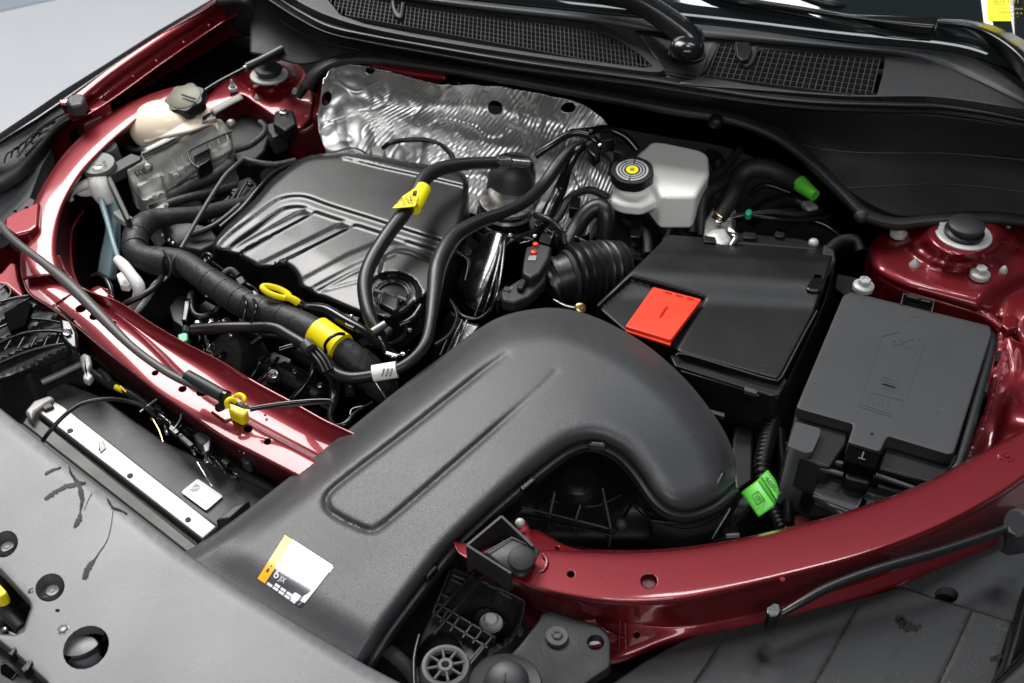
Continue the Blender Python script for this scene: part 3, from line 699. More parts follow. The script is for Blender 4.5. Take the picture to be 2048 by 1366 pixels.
# fine moulding lines on the face
for line in [[(1605, 290), (1650, 299), (1720, 305), (1800, 306), (1900, 307), (2048, 320)], [(1690, 376), (1760, 372), (1850, 368), (1950, 372), (2048, 384)]]:
    pts = []
    for (x, y) in line:
        a = byx(top, [x])[0]; b = byx(bot, [x])[0]; t = (y-a[1])/(b[1]-a[1]); z = a[2]*(1-t)+b[2]*t-.012*math.sin(math.pi*t)*min(1, (b[1]-a[1])/150)
        pts.append((x, y, z+.001))
    tube('moulding_line', pts, 1.2, 'plastic', cw, n=5)
for line in [[(560, 40, .07), (600, 66, .068), (660, 88, .068), (720, 100, .068)]]: tube('moulding_line', line, 1, 'plastic', cw, n=5)
# lower lip (rolled flange that follows the bottom)
lipc = [(612, 176, .01), (628, 150, .03), (655, 128, .045), (700, 115, .055), (760, 116, .056), (860, 130, .055), (1000, 152, .052), (1200, 188, .046), (1348, 216, .042), (1430, 228, .04), (1500, 247, .034), (1560, 275, .024), (1620, 320, .008), (1680, 380, -.014), (1730, 428, -.03), (1790, 446, -.04), (1850, 441, -.042), (1930, 436, -.042), (2048, 440, -.044), (2200, 465, -.046)]
a = np.array(lipc, float); tg = np.gradient(a[:, :2], axis=0); tg /= np.linalg.norm(tg, axis=1)[:, None]; nrm = np.stack([-tg[:, 1], tg[:, 0]], 1)
def off(d, dz): return [(p[0]+n_[0]*d, p[1]+n_[1]*d, p[2]+dz) for p, n_ in zip(a, nrm)]
sheet('lower_lip', [off(-12, -.004), off(-9, .004), off(-2, .006), off(7, .003), off(13, -.004), off(15, -.012)], 'plastic', cw, nu=6, nv=4, t=.002)
tube('lip_bead', off(3, .0055), 2.2, 'plastic', cw, n=8)
bolt(cw, 1432, 243, .044, 15, 'plastic_dark', 'dome', axis=(0, -.4, 1), name='push_pin'); bolt(cw, 1722, 432, -.028, 14, 'plastic', 'dome', axis=(0, -.5, 1), name='push_pin')
# dark backing of the lip
sheet('plenum_back', [off(8, -.006), off(30, -.08), off(60, -.18)], 'cavity_shade', cw, nu=3, nv=3, t=.002)
# red body edge showing above the foil
rd = sheet('body_flange', [[(735, 120, .05), (790, 126, .05), (840, 134, .05), (888, 144, .05)], [(730, 128, .046), (790, 142, .046), (840, 150, .046), (892, 158, .046)], [(742, 142, .03), (800, 158, .03), (850, 168, .03), (880, 168, .03)]], 'red_paint', cw, nu=5, nv=4, t=.003)

# weather seal
ws = thing('weather_seal', 'long black rubber weather seal running along the top of the cowl', 'rubber seal', P(1300, 150, .1))
seal = [(470, -58, .1), (540, -20, .1), (600, 18, .1), (660, 48, .1), (740, 66, .1), (850, 86, .1), (1000, 112, .1), (1150, 134, .1), (1300, 154, .098), (1400, 170, .097), (1520, 188, .096), (1650, 200, .094), (1800, 205, .091), (1900, 209, .088), (2048, 234, .083), (2200, 275, .078)]
sa = np.array(seal, float); tg = np.gradient(sa[:, :2], axis=0); tg /= np.linalg.norm(tg, axis=1)[:, None]; sn = np.stack([-tg[:, 1], tg[:, 0]], 1)
def so(d, dz): return [(p[0]+n_[0]*d, p[1]+n_[1]*d, p[2]+dz) for p, n_ in zip(sa, sn)]
sheet('seal_body', [so(-18, -.006), so(-16, .001), so(-11, .002), so(-7, -.002), so(-3, .002), so(4, .004), so(10, .0), so(14, -.005), so(17, -.004), so(20, -.006), so(22, -.012)], 'rubber', ws, nu=6, nv=3, t=.003)

# cowl grille (two louvred halves)
def cells(name, outline, zf, nx, ny, q, parent, w=.0011):
    """grid of bars clipped to an outline; q = corner quad (px)"""
    V = []; Fc = []
    zfun = zf
    def bar(a, b):
        steps = 26; run = []
        for i in range(steps+1):
            p = lerp2(a, b, i/steps)
            if pin(np.array([p[0]]), np.array([p[1]]), outline)[0]: run.append(p)
            else:
                if len(run) > 1: emit(run)
                run = []
        if len(run) > 1: emit(run)
    def emit(run):
        A = [P(p[0], p[1], zfun(*p)) for p in (run[0], run[len(run)//2], run[-1])]
        for s, e in ((A[0], A[1]), (A[1], A[2])):
            d = (e-s);
            if d.length < 1e-6: continue
            d.normalize(); sd_ = Vector((-d.y, d.x, 0)); sd_.normalize(); sd_ *= w*.5; dn = Vector((0, 0, -.006)); b0 = len(V)
            for p in (s, e):
                V.extend([p-sd_, p+sd_, p+sd_+dn, p-sd_+dn])
            for k in range(4): Fc.append([b0+k, b0+(k+1) % 4, b0+4+(k+1) % 4, b0+4+k])
            Fc.append([b0, b0+1, b0+2, b0+3]); Fc.append([b0+7, b0+6, b0+5, b0+4])
    for i in range(nx+1): bar(quad_uv(q, i/nx, 0), quad_uv(q, i/nx, 1))
    for j in range(ny+1): bar(quad_uv(q, 0, j/ny), quad_uv(q, 1, j/ny))
    o = mk(name, V, Fc, 'plastic_mesh', parent, False); tag(o, kind='stuff'); return o
gr = thing('cowl_grille', 'black cowl grille half with square mesh beside the wiper pivot on the near side', 'air grille', P(1600, 150, .11))
g2 = [(1398, 152), (1412, 140), (1436, 90), (1442, 84), (1472, 84), (1478, 92), (1492, 118), (1516, 104), (1522, 98), (1700, 110), (1770, 114), (1768, 140), (1754, 190), (1700, 190), (1600, 183), (1500, 170)]
zg = lambda x, y: .1+.0001*(200-y)
prism('grille_pocket', [(1380, 160), (1430, 78), (1780, 100), (1775, 196), (1600, 190)], .075, .004, 'cavity_shade', gr, 0)
cells('grille_mesh', np.array(g2, float), zg, 29, 8, [(1420, 72), (1775, 108), (1755, 195), (1390, 148)], gr, .0013)
relief('grille_frame', spline([(1360, 168, 0), (1400, 150, 0), (1425, 85, 0), (1445, 72, 0), (1600, 82, 0), (1760, 96, 0), (1850, 116, 0), (1950, 160, 0), (2060, 215, 0), (2060, 222, 0), (1950, 205, 0), (1850, 194, 0), (1700, 194, 0), (1500, 180, 0)], 4, True)[:, :2],
  lambda x, y, d: .1+.0001*(200-y), 'plastic', gr, step=12, rnd=4, drop=.002, skirt=.01, holes=[g2])
prism('grille_clip', [(1470, 82), (1500, 84), (1504, 100), (1498, 118), (1484, 120), (1474, 112)], .118, .006, 'plastic_dark', gr, .002, 3)
sheet('clip_bridge', [[(1468, 88, .113), (1472, 108, .112), (1484, 128, .111), (1500, 130, .111), (1512, 112, .112), (1518, 92, .113)], [(1478, 88, .114), (1481, 104, .113), (1488, 116, .112), (1498, 118, .112), (1504, 106, .113), (1506, 92, .114)]], 'plastic', gr, nu=5, nv=3, t=.004)
gl = thing('cowl_grille', 'long black cowl grille half with fine mesh on the far side of the wiper pivot', 'air grille', P(950, 60, .11))
g1 = [(640, -20), (820, -6), (1000, 26), (1100, 38), (1170, 50), (1230, 76), (1280, 108), (1306, 132), (1290, 136), (1200, 124), (1080, 108), (950, 88), (820, 66), (730, 48), (680, 30)]
prism('grille_pocket', [(600, -30), (820, -30), (1180, 36), (1325, 142), (950, 96), (720, 55)], .075, .004, 'cavity_shade', gl, 0)
cells('grille_mesh', np.array(g1, float), lambda x, y: .106+.00006*(130-y), 78, 9, [(655, -40), (1290, 50), (1300, 142), (640, 20)], gl, .0011)
relief('grille_frame', spline([(560, -30, 0), (800, -24, 0), (1000, 16, 0), (1170, 38, 0), (1260, 78, 0), (1330, 142, 0), (1200, 132, 0), (950, 96, 0), (760, 62, 0), (660, 34, 0), (590, 0, 0)], 5, True)[:, :2],
  lambda x, y, d: .107+.00006*(130-y), 'plastic', gl, step=12, rnd=3, drop=.002, skirt=.01, holes=[g1])
sheet('clip_bridge', [[(782, 0, .118), (784, 16, .117), (792, 32, .117), (804, 34, .117), (808, 16, .117), (810, 4, .118)], [(788, 0, .119), (790, 14, .118), (796, 24, .118), (800, 24, .118), (802, 14, .118), (803, 4, .119)]], 'plastic', gl, nu=5, nv=3, t=.003)

# trim strip at the foot of the glass
sheet('glass_trim', [[(700, -36, .122), (830, -12, .122), (1000, 8, .122), (1200, 28, .122), (1348, 42, .121), (1500, 58, .12), (1700, 86, .118), (1900, 100, .112), (1980, 130, .108), (2060, 190, .1)],
 [(700, -30, .126), (830, -6, .126), (1000, 14, .126), (1200, 36, .126), (1348, 54, .125), (1500, 72, .123), (1700, 94, .121), (1850, 108, .115), (1960, 144, .11), (2060, 206, .103)],
 [(700, -22, .12), (830, 2, .12), (1000, 24, .12), (1200, 46, .12), (1348, 68, .119), (1500, 84, .115), (1700, 102, .113), (1840, 120, .107), (1950, 160, .104), (2060, 216, .098)]], 'plastic_grey', cw, nu=5, nv=4, t=.002)
sheet('cowl_deck', [[(1270, 60, .116), (1348, 66, .116), (1440, 72, .116)], [(1320, 130, .1), (1370, 120, .098), (1425, 130, .1)], [(1340, 168, .098), (1375, 168, .096), (1400, 168, .098)]], 'plastic', cw, nu=5, nv=4, t=.002)
prism('deck_infill', [(1310, 100), (1350, 58), (1440, 74), (1420, 130), (1390, 162), (1340, 150)], .094, .003, 'plastic_dark', cw, 0)

# windshield
wd = thing('windshield', 'dark reflective windshield glass at the top right corner', 'windshield', P(1500, 50, .13))
base = [(560, -60, .124), (650, -42, .124), (830, -14, .124), (1000, 4, .124), (1200, 25, .125), (1348, 40, .124), (1500, 56, .122), (1700, 84, .12), (1900, 98, .116), (1985, 120, .11), (2060, 170, .1), (2200, 300, .09), (2400, 480, .08)]
b3 = [P(*q) for q in base]; rowsw = [b3]
for k in range(1, 7): rowsw.append([p+Vector((0, .1*k, .062*k-.0016*k*k)) for p in b3])
V = [p for r in rowsw for p in r]; n_ = len(b3)
g = mk('glass', V, [[i*n_+j, i*n_+j+1, (i+1)*n_+j+1, (i+1)*n_+j] for i in range(6) for j in range(n_-1)], 'glass_black', wd)
fixn2(g); g.modifiers.new('u', 'SUBSURF').levels = 1; g.data.polygons.foreach_set('use_smooth', [True]*len(g.data.polygons)); solid(g, .004)
from mathutils.bvhtree import BVHTree
BV = BVHTree.FromPolygons([tuple(p) for p in V], [[i*n_+j, i*n_+j+1, (i+1)*n_+j+1, (i+1)*n_+j] for i in range(6) for j in range(n_-1)])
def onglass(x, y, lift=.002):
    o_ = Vector((0, 0, CZ)); d_ = (P(x, y, .1)-o_).normalized(); q = BV.ray_cast(o_, d_)
    if q[0] is None: return o_+d_*1.7, -d_
    nn_ = q[1] if q[1].z > 0 else -q[1]; return q[0]+nn_*(lift+.0012), nn_
yl = thing('windshield_sticker', 'yellow paper sticker with small dark print behind the glass at the top right edge', 'sticker', onglass(2010, 20)[0])
gs_ = [[onglass(1975+100*i/8, -20+64*j/6, .0012)[0] for i in range(9)] for j in range(7)]
mk('sticker_sheet', [p for r in gs_ for p in r], [[j*9+i, j*9+i+1, (j+1)*9+i+1, (j+1)*9+i] for j in range(6) for i in range(8)], 'yellow_label', yl)
def tg_(s, a, b, u, par, m='print_yellow'):
    A = onglass(*a, .0042)[0]; B_ = onglass(*b, .0042)[0]; U = onglass(*u, .0042)[0]
    cu = bpy.data.curves.new('t', 'FONT'); cu.body = s; o = bpy.data.objects.new('t', cu); C.objects.link(o); bpy.context.view_layer.update()
    me = bpy.data.meshes.new_from_object(o.evaluated_get(bpy.context.evaluated_depsgraph_get())); bpy.data.objects.remove(o)
    v = np.array([tuple(q.co) for q in me.vertices]); k = (B_-A).length/v[:, 0].max(); h = (U-A).length/v[:, 1].max(); X = (B_-A).normalized(); Y = (U-A).normalized()
    return mk('print', [A+X*(p[0]*k)+Y*(p[1]*h) for p in v], [tuple(p.vertices) for p in me.polygons], m, par, False)
tg_('0014 1011', (1986, 9), (2041, 9), (1986, 2), yl); tg_('IIIII II IIIII', (1998, 22), (2050, 22), (1998, 19), yl); tg_('MLBI A N A A', (1998, 31), (2050, 31), (1998, 27), yl); tg_('-A', (2034, 38), (2042, 38), (2034, 34), yl)

# wipers
wp = thing('wiper', 'glossy black wiper arm with round pivot cap between the two cowl grilles', 'wiper', P(1375, 95, .12))
sheet('wiper_arm', [[(1120, -46, .17), (1160, -22, .168), (1230, 8, .16), (1290, 40, .15), (1340, 78, .14), (1352, 100, .134)],
 [(1150, -60, .178), (1195, -36, .178), (1265, -8, .172), (1325, 26, .162), (1380, 66, .15), (1396, 88, .142)],
 [(1175, -70, .17), (1220, -46, .17), (1295, -14, .162), (1352, 20, .152), (1400, 60, .14), (1410, 80, .134)]], 'plastic_gloss', wp, nu=6, nv=5, t=.006)
lathe('pivot_cap', P(1374, 98, .132), [(.021, -.006), (.0225, 0), (.022, .006), (.018, .011), (.01, .0145), (.002, .0155)], 'plastic_gloss', wp, n=32)
lathe('pivot_collar', P(1374, 104, .1), [(.03, -.01), (.03, .002), (.026, .004), (.02, .006), (.018, .03)], 'plastic_dark', wp, n=28)
w2 = thing('wiper', 'second black wiper arm and blade curving in from the right edge over the glass', 'wiper', P(1900, 60, .14))
q0 = [(2120, 250), (2048, 165), (2010, 118), (1965, 82), (1920, 62), (1872, 52)]
q1 = [(2160, 200), (2085, 110), (2045, 78), (1990, 52), (1935, 40), (1880, 38)]
sheet('wiper_arm', [[(x, y, .135) for x, y in q0], [((a_[0]+b_[0])/2, (a_[1]+b_[1])/2, .158) for a_, b_ in zip(q0, q1)], [(x, y, .15) for x, y in q1]], 'plastic_gloss', w2, nu=6, nv=5, t=.005)
q0 = [(1872, 72), (1800, 64), (1700, 44), (1600, 24), (1480, 4), (1400, -14)]
q1 = [(1878, 36), (1800, 32), (1700, 28), (1600, 15), (1480, -2), (1400, -20)]
sheet('wiper_blade', [[(x, y, .14) for x, y in q0], [((a_[0]+b_[0])/2, (a_[1]*.4+b_[1]*.6), .154) for a_, b_ in zip(q0, q1)], [(x, y, .15) for x, y in q1]], 'plastic_gloss', w2, nu=6, nv=5, t=.005)
tube('arm_joint', [(1868, 76, .142), (1872, 56, .155), (1878, 37, .156)], 2.5, 'plastic_dark', w2, n=8)
tube('rubber_lip', [(1870, 78, .13), (1780, 70, .132), (1650, 40, .138), (1500, 10, .144), (1400, -10, .146)], 2, 'rubber', w2, n=8)
tube('blade_carrier', [(1560, -14, .15), (1610, -4, .15), (1660, 8, .148), (1690, 12, .146)], [8, 11, 11, 6], 'rubber', w2, n=10)
# vertical strut at the far corner (hood gas strut mount)
hm = thing('corner_hinge', 'dark upright hood hinge bracket at the far rear corner', 'hinge', P(490, 60, .06))
sheet('hinge_plate', [[(430, -20, .08), (432, 8, .07), (446, 22, .04), (474, 60, .0), (484, 75, -.02)], [(480, -24, .09), (484, 2, .08), (490, 20, .06), (505, 60, .02), (515, 74, .0)], [(505, -20, .08), (510, 10, .07), (520, 50, .03), (545, 90, .0), (548, 98, -.02)]], 'plastic', hm, nu=5, nv=5, t=.006)
bolt(hm, 508, 72, .012, 7, 'steel', 'flange', axis=(.5, -.5, .6))
# ================================================================== FOIL HEAT SHIELD
hs = thing('heat_shield', 'crumpled silver foil heat shield with ribbed pattern on the firewall behind the engine', 'heat shield', P(900, 250, -.08))
rows = [
 [(646, 168, 0.0350), (668, 138, 0.0450), (700, 132, 0.0480), (780, 146, 0.0450), (880, 166, 0.0420), (960, 172, 0.0400), (1060, 182, 0.0380), (1150, 205, 0.0300), (1200, 232, 0.0150), (1232, 262, -0.0000)],
 [(636, 215, -0.0060), (662, 200, -0.0030), (712, 190, 0.0050), (790, 200, 0.0030), (880, 212, 0.0000), (960, 215, 0.0000), (1050, 232, -0.0060), (1140, 262, -0.0090), (1198, 290, -0.0180), (1240, 320, -0.0210)],
 [(638, 262, -0.0330), (668, 255, -0.0300), (720, 250, -0.0240), (800, 262, -0.0270), (890, 275, -0.0270), (980, 290, -0.0300), (1060, 310, -0.0360), (1140, 330, -0.0390), (1192, 350, -0.0450), (1236, 375, -0.0480)],
 [(655, 312, -0.0600), (690, 310, -0.0600), (740, 312, -0.0570), (810, 330, -0.0600), (900, 345, -0.0600), (990, 365, -0.0660), (1060, 385, -0.0660), (1140, 405, -0.0720), (1190, 410, -0.0750), (1234, 425, -0.0780)],
 [(670, 370, -0.0960), (710, 375, -0.0960), (760, 385, -0.0960), (830, 400, -0.0960), (910, 420, -0.0990), (1000, 440, -0.1020), (1070, 460, -0.1020), (1150, 475, -0.1080), (1180, 465, -0.1080), (1230, 470, -0.1080)]]
def foildisp(W3, px, U, V):
    G = W3.reshape(U, V, 3); du = np.gradient(G, axis=0); dv = np.gradient(G, axis=1)
    N_ = np.cross(du, dv); N_ /= np.linalg.norm(N_, axis=2)[..., None]+1e-12
    if N_[..., 1].mean() > 0: N_ = -N_
    px2 = px.reshape(U, V, 3); out = G.copy()
    for i in range(U):
        for j in range(V):
            x, y, z = px2[i, j]; q = Vector(G[i, j])
            big = noise.noise(q*9)*.010
            c = noise.noise(q*26+Vector((3, 1, 7))); crumple = (abs(c)-.2)*-.0052*(.75 if x < 770 else .8)
            c2 = noise.noise(q*60+Vector((9, 1, 2))); crumple += (abs(c2)-.2)*-.0016-.0018*max(0, 1-abs(noise.noise(q*17+Vector((5, 5, 1))))*14)
            # ribs, direction turning over the sheet
            wx = 1 if x > 770 else max(0., (x-720)/50.)
            ang = -.95+.55*noise.noise(Vector((x*.0022, y*.003, 4)))-(.25 if x > 1050 else 0)
            ph = (x*math.cos(ang+math.pi/2)+y*math.sin(ang+math.pi/2))
            edge = (noise.noise(q*14+Vector((0, 5, 0)))+.4)
            ribs = .00075*math.sin(ph*2*math.pi/8.5)*wx*min(1, max(.0, edge*2.4))
            out[i, j] = G[i, j]+N_[i, j]*(big+crumple+ribs)
    return out.reshape(-1, 3)
sheet('foil_sheet', rows, 'foil', hs, nu=34, nv=30, t=.0012, holes=[(990, 216, 15, 12, 10), (652, 197, 11, 15, 20), (738, 144, 10, 8, 0), (1136, 216, 14, 10, 0)], disp=foildisp)
for (x, y, z) in [(918, 168, .038), (652, 216, -.02)]: bolt(hs, x, y, z, 4, 'ink', 'dome', axis=(0, -1, .3), name='rivet')
tube('sensor_wire', [(766, 296, -.04), (780, 286, -.03), (812, 280, -.03), (850, 280, -.03), (878, 288, -.035), (900, 305, -.04), (908, 322, -.045)], 5, 'rubber', hs, n=8)
prism('wire_tab', [(742, 294), (762, 288), (770, 300), (766, 312), (744, 308)], -.045, .006, 'bracket_grey', hs, .002)

# ================================================================== ENGINE COVER
ec = thing('engine_cover', 'black moulded engine cover with diagonal ribs and round oil filler opening', 'engine cover', P(680, 470, -.05))
EO = [(632, 308), (700, 304), (752, 310), (820, 324), (900, 334), (926, 342), (938, 362), (936, 400), (924, 450), (905, 500), (880, 552), (862, 590), (835, 604), (808, 628), (775, 640), (735, 636), (700, 622), (650, 600), (620, 588), (599, 576), (594, 556), (586, 543), (572, 532), (545, 540), (520, 538), (490, 522), (455, 508), (424, 500), (428, 480), (450, 455), (478, 428), (510, 398), (540, 364), (575, 335), (605, 315)]
EO = rounded(EO, 9, 3)
ridge = [(418, 512), (455, 474), (500, 440), (540, 410), (562, 398), (590, 393), (616, 396), (660, 412), (740, 437), (820, 463), (905, 490), (960, 508)]
rp = resample(spline(np.array([(p[0], p[1], 0) for p in ridge]), 6)[:, :2], 6)
lowzone = [(400, 540)]+[tuple(p) for p in rp]+[(940, 560), (860, 660), (700, 680), (400, 640)]
chev = [([(436, 520), (640, 410)], 6.5), ([(512, 540), (716, 438)], 7), ([(596, 576), (700, 520), (800, 478)], 9)]
innerpan = rounded([(486, 500), (520, 452), (548, 418), (572, 412), (594, 420), (600, 424), (556, 452), (500, 486)], 8)
star1 = [(638, 582), (700, 545), (764, 520), (790, 500)]
oilc = (785, 590)
rimin = [(440, 560)]+[(float(p[0])+2, float(p[1])+24) for p in rp]+[(930, 600), (860, 680), (700, 700), (440, 660)]
def zec(x, y, d):
    z = -.020+.00003*(x-600)+0*y
    sdz = sd(x, y, lowzone)
    z = z-.0032*ss(sdz, -7, 4)                       # step down from the flat rear
    z = z-.0036*ss(sdz, 13, 27)                       # light rim band, then the lower field
    for k, (pl, hw) in enumerate(chev):
        dd = seg_dist(x, y, pl); z = z+(.0034 if k < 2 else .0018)*(1-ss(dd, hw-2.5, hw+4.5+4*(k == 2)))*ss(sdz, 12, 40)
    z = z-.016*ss(-x, -640, -430)*ss(sdz, 0, 60)*.5
    z = z-.006*ss(y-.55*x, 150, 260)
    dd = seg_dist(x, y, [(636, 583), (700, 548), (790, 508)]); z = z-.0012*np.exp(-(dd/3.)**2)*ss(sdz, 0, 10)
    dd = seg_dist(x, y, [(636, 584), (720, 562)]); z = z-.0009*np.exp(-(dd/3)**2)
    sh = sd(x, y, rounded([(766, 512), (790, 500), (815, 503), (882, 530), (862, 596), (830, 600), (800, 560), (756, 556)], 12))
    z = z+.0045*ss(sh, -4, 5)
    ring = np.hypot((x-oilc[0]), (y-oilc[1])/.82); k = 1-ss(ring, 46, 60)
    z = z*(1-k)+(-.0265)*k-.002*(1-ss(ring, 33, 37))
    z = z+.0025*(1-ss(-sd(x, y, [(600, 280), (672, 300), (690, 312), (760, 330), (860, 352), (960, 376), (980, 300)]), 0, 7))
    return z
hole = ell(oilc[0], oilc[1], 31, 25)
feats = [(rp, (-6, -3, 0, 3, 6, 9, 12, 15, 18), 6)]+[(np.array(c[0], float), (-9, -6, -3, 0, 3, 6, 9), 6) for c in chev]+[(np.array([(636, 583), (700, 548), (790, 508)], float), (-3, -1.5, 0, 1.5, 3), 5), (np.array([(636, 584), (720, 562)], float), (-2, 0, 2), 5)]
relief('cover_shell', EO, zec, 'plastic_cover', ec, step=3.0, rnd=12, drop=.009, skirt=.05, holes=[hole], edge=5)
for (x, y) in [(686, 500), (678, 582)]: bolt(ec, x, y, float(zec(np.array([x]), np.array([y]), 0)[0])-.001, 5, 'plastic_dark', 'flat', name='pip')
# raised badge strokes on the rear of the cover (a worn row of moulded strokes)
def stroke(a, b, w_=1.5):
    z = -.0212
    dx, dy = b[0]-a[0], b[1]-a[1]; l = math.hypot(dx, dy); nx, ny = -dy/l*w_, dx/l*w_
    prism('moulded_letter', [(a[0]+nx, a[1]+ny), (b[0]+nx, b[1]+ny), (b[0]-nx, b[1]-ny), (a[0]-nx, a[1]-ny)], z, .002, 'plastic_cover', ec, .0003, 1)
for a, b in [((632, 337), (644, 340)), ((654, 343), (667, 347)), ((628, 352), (638, 355)), ((656, 359), (692, 368)), ((694, 370), (707, 374)), ((723, 361), (738, 365)), ((715, 368), (722, 371)),
             ((721, 377), (737, 382)), ((738, 383), (780, 394)), ((735, 375), (743, 373)), ((768, 374), (780, 377)), ((760, 380), (773, 384)), ((632, 337), (628, 352)), ((654, 343), (650, 358)), ((667, 347), (658, 359)), ((738, 365), (730, 380))]: stroke(a, b)
oc = thing('oil_filler_cap', 'black oil filler cap with raised grip in the engine cover opening', 'cap', P(785, 590, -.04))
c_ = P(785, 592, -.034)
lathe('cap_body', c_, [(.019, -.01), (.0195, .0), (.018, .003), (.01, .0036), (.002, .0036)], 'plastic_dark', oc, n=30)
prism('grip', [(766, 580), (800, 596), (797, 616), (788, 622), (756, 606), (760, 588)], -.02, .012, 'plastic_cover', oc, .003, 3)
prism('worn_edge', [(750, 576), (790, 590), (788, 594), (748, 581)], -.021, .003, 'grime', oc, .001); prism('worn_edge', [(795, 588), (814, 596), (812, 601), (794, 594)], -.021, .003, 'grime', oc, .001)
text('oil_symbol', '~m', (741, 601), (762, 608), -.0195, 'grime', oc, up=(745, 590, -.0195))
prism('cover_pit', ell(785, 592, 36, 30), -.05, .01, 'cavity_shade', oc, 0)

# ================================================================== AIR INTAKE DUCT
dk = thing('air_intake_duct', 'large smooth dark grey air intake duct crossing the front of the bay', 'air duct', P(900, 900, -.03))
DL = [(362, 1108), (400, 1086), (440, 1060), (540, 984), (640, 905), (735, 828), (830, 752), (900, 700), (950, 662), (1000, 634), (1060, 619), (1125, 617), (1200, 638), (1290, 688), (1368, 755), (1425, 825), (1458, 880), (1472, 930), (1466, 968), (1434, 998), (1384, 1019), (1345, 1016), (1313, 993), (1282, 948), (1243, 905), (1192, 882), (1146, 889), (1096, 921), (1000, 1000), (905, 1088), (862, 1140), (820, 1195), (775, 1255), (735, 1318), (720, 1335), (560, 1250)]
DO = resample(spline(np.array([(p[0], p[1], 0) for p in DL[:-3]]), 5)[:, :2], 8)
DO = np.vstack([DO, [(728, 1332), (600, 1262), (480, 1190), (390, 1135)]])
pan = rounded([(655, 988), (820, 852), (1000, 712), (1010, 716), (900, 800), (1112, 742), (1100, 760), (940, 900), (768, 1052), (745, 1062), (668, 1032), (650, 1012)], 10)
gr1 = [(1012, 708), (960, 746), (820, 858), (700, 950), (660, 984), (652, 1004), (662, 1024), (700, 1046), (738, 1061), (760, 1054), (800, 1022), (940, 900), (1040, 812), (1112, 744)]
g1l = resample(spline(np.array([(p[0], p[1], 0) for p in gr1]), 5)[:, :2], 7)
inner = [(1466, 968), (1434, 998), (1384, 1019), (1345, 1016), (1313, 993), (1282, 948), (1243, 905), (1192, 882), (1146, 889), (1096, 921), (1000, 1000), (905, 1088), (862, 1140), (820, 1195), (775, 1255), (735, 1318), (700, 1370)]
innl = resample(spline(np.array([(p[0], p[1], 0) for p in inner]), 5)[:, :2], 8)
outer = [(362, 1108), (440, 1060), (540, 984), (640, 905), (830, 752), (950, 662), (1000, 634), (1060, 619), (1125, 617), (1200, 638), (1290, 688), (1368, 755), (1425, 825), (1458, 880), (1472, 930)]
outl = resample(spline(np.array([(p[0], p[1], 0) for p in outer]), 5)[:, :2], 10)
def zdk(x, y, d):
    di = seg_dist(x, y, innl); do = seg_dist(x, y, outl)
    t = ss(x, 500, 1150)
    z = -.002+.028*t-.045*ss(x, 1150, 1500)*ss(y, 650, 1000)
    # front end dips to the grille
    z = z-.010*ss(y-x*.62, 780, 900)
    # gentle crown across
    z = z-.022*(1-ss(do, 0, 75))**1.5*ss(x, 380, 600)-.010*(1-ss(do, 0, 30))
    wi = 30+16*ss(x, 900, 1150)
    u = np.clip(1-di/wi, 0, 1); z = z-.024*(1-np.sqrt(np.maximum(0, 1-u*u)))
    # raised shoulder along the airbox bend
    dg = seg_dist(x, y, g1l); z = z-.0042*np.exp(-(dg/6.5)**2)*(1-.75*ss(x-y*.3, 700, 830))
    return z
relief('duct_shell', DO, zdk, 'plastic_duct', dk, step=9, rnd=5, drop=.003, skirt=.002, feats=[(g1l, (-12, -8, -5, -2.5, 0, 2.5, 5, 8, 12), 8), (innl, (8, 12, 17, 23, 30, 38), 9), (outl, (8, 14, 22, 32), 12)], edge=7)
# flange along the inner edge
ia = innl[::3]; tg = np.gradient(ia, axis=0); tg /= np.linalg.norm(tg, axis=1)[:, None]; nn = np.stack([-tg[:, 1], tg[:, 0]], 1)
if pin(np.array([ia[10][0]+nn[10][0]*12]), np.array([ia[10][1]+nn[10][1]*12]), DO)[0]: nn = -nn
zi = zdk(ia[:, 0], ia[:, 1], 0)-.004
def fo(d, dz): return [(ia[i][0]+nn[i][0]*d, ia[i][1]+nn[i][1]*d, zi[i]+dz) for i in range(len(ia))]
sheet('duct_flange', [fo(-3, -.004), fo(1, -.001), fo(4, .004), fo(8, .005), fo(13, .004), fo(15, -.001), fo(18, -.02), fo(24, -.045)], 'plastic_duct', dk, nu=2, nv=4, t=.003)
sheet('duct_lower_shell', [fo(22, -.03), fo(30, -.05), fo(40, -.08), fo(46, -.12)], 'plastic_dark', dk, nu=2, nv=4, t=.003)
for (x, y, a_) in [(1056, 966, -40), (862, 1142, -50), (1195, 886, 5), (1440, 956, -62)]:
    c, s = math.cos(R(a_)), math.sin(R(a_)); z_ = float(zdk(np.array([x]), np.array([y]), 0)[0])+.002
    prism('clip', [(x+u*c-v_*s, y+u*s+v_*c) for u, v_ in [(-17, -5), (17, -5), (17, 5), (-17, 5)]], z_, .008, 'plastic_gloss', dk, .0012, 2)
    prism('clip_slot', [(x+u*c-v_*s, y+u*s+v_*c) for u, v_ in [(-12, -2), (12, -2), (12, 2), (-12, 2)]], z_+.0006, .002, 'plastic_duct', dk, .0004, 1)
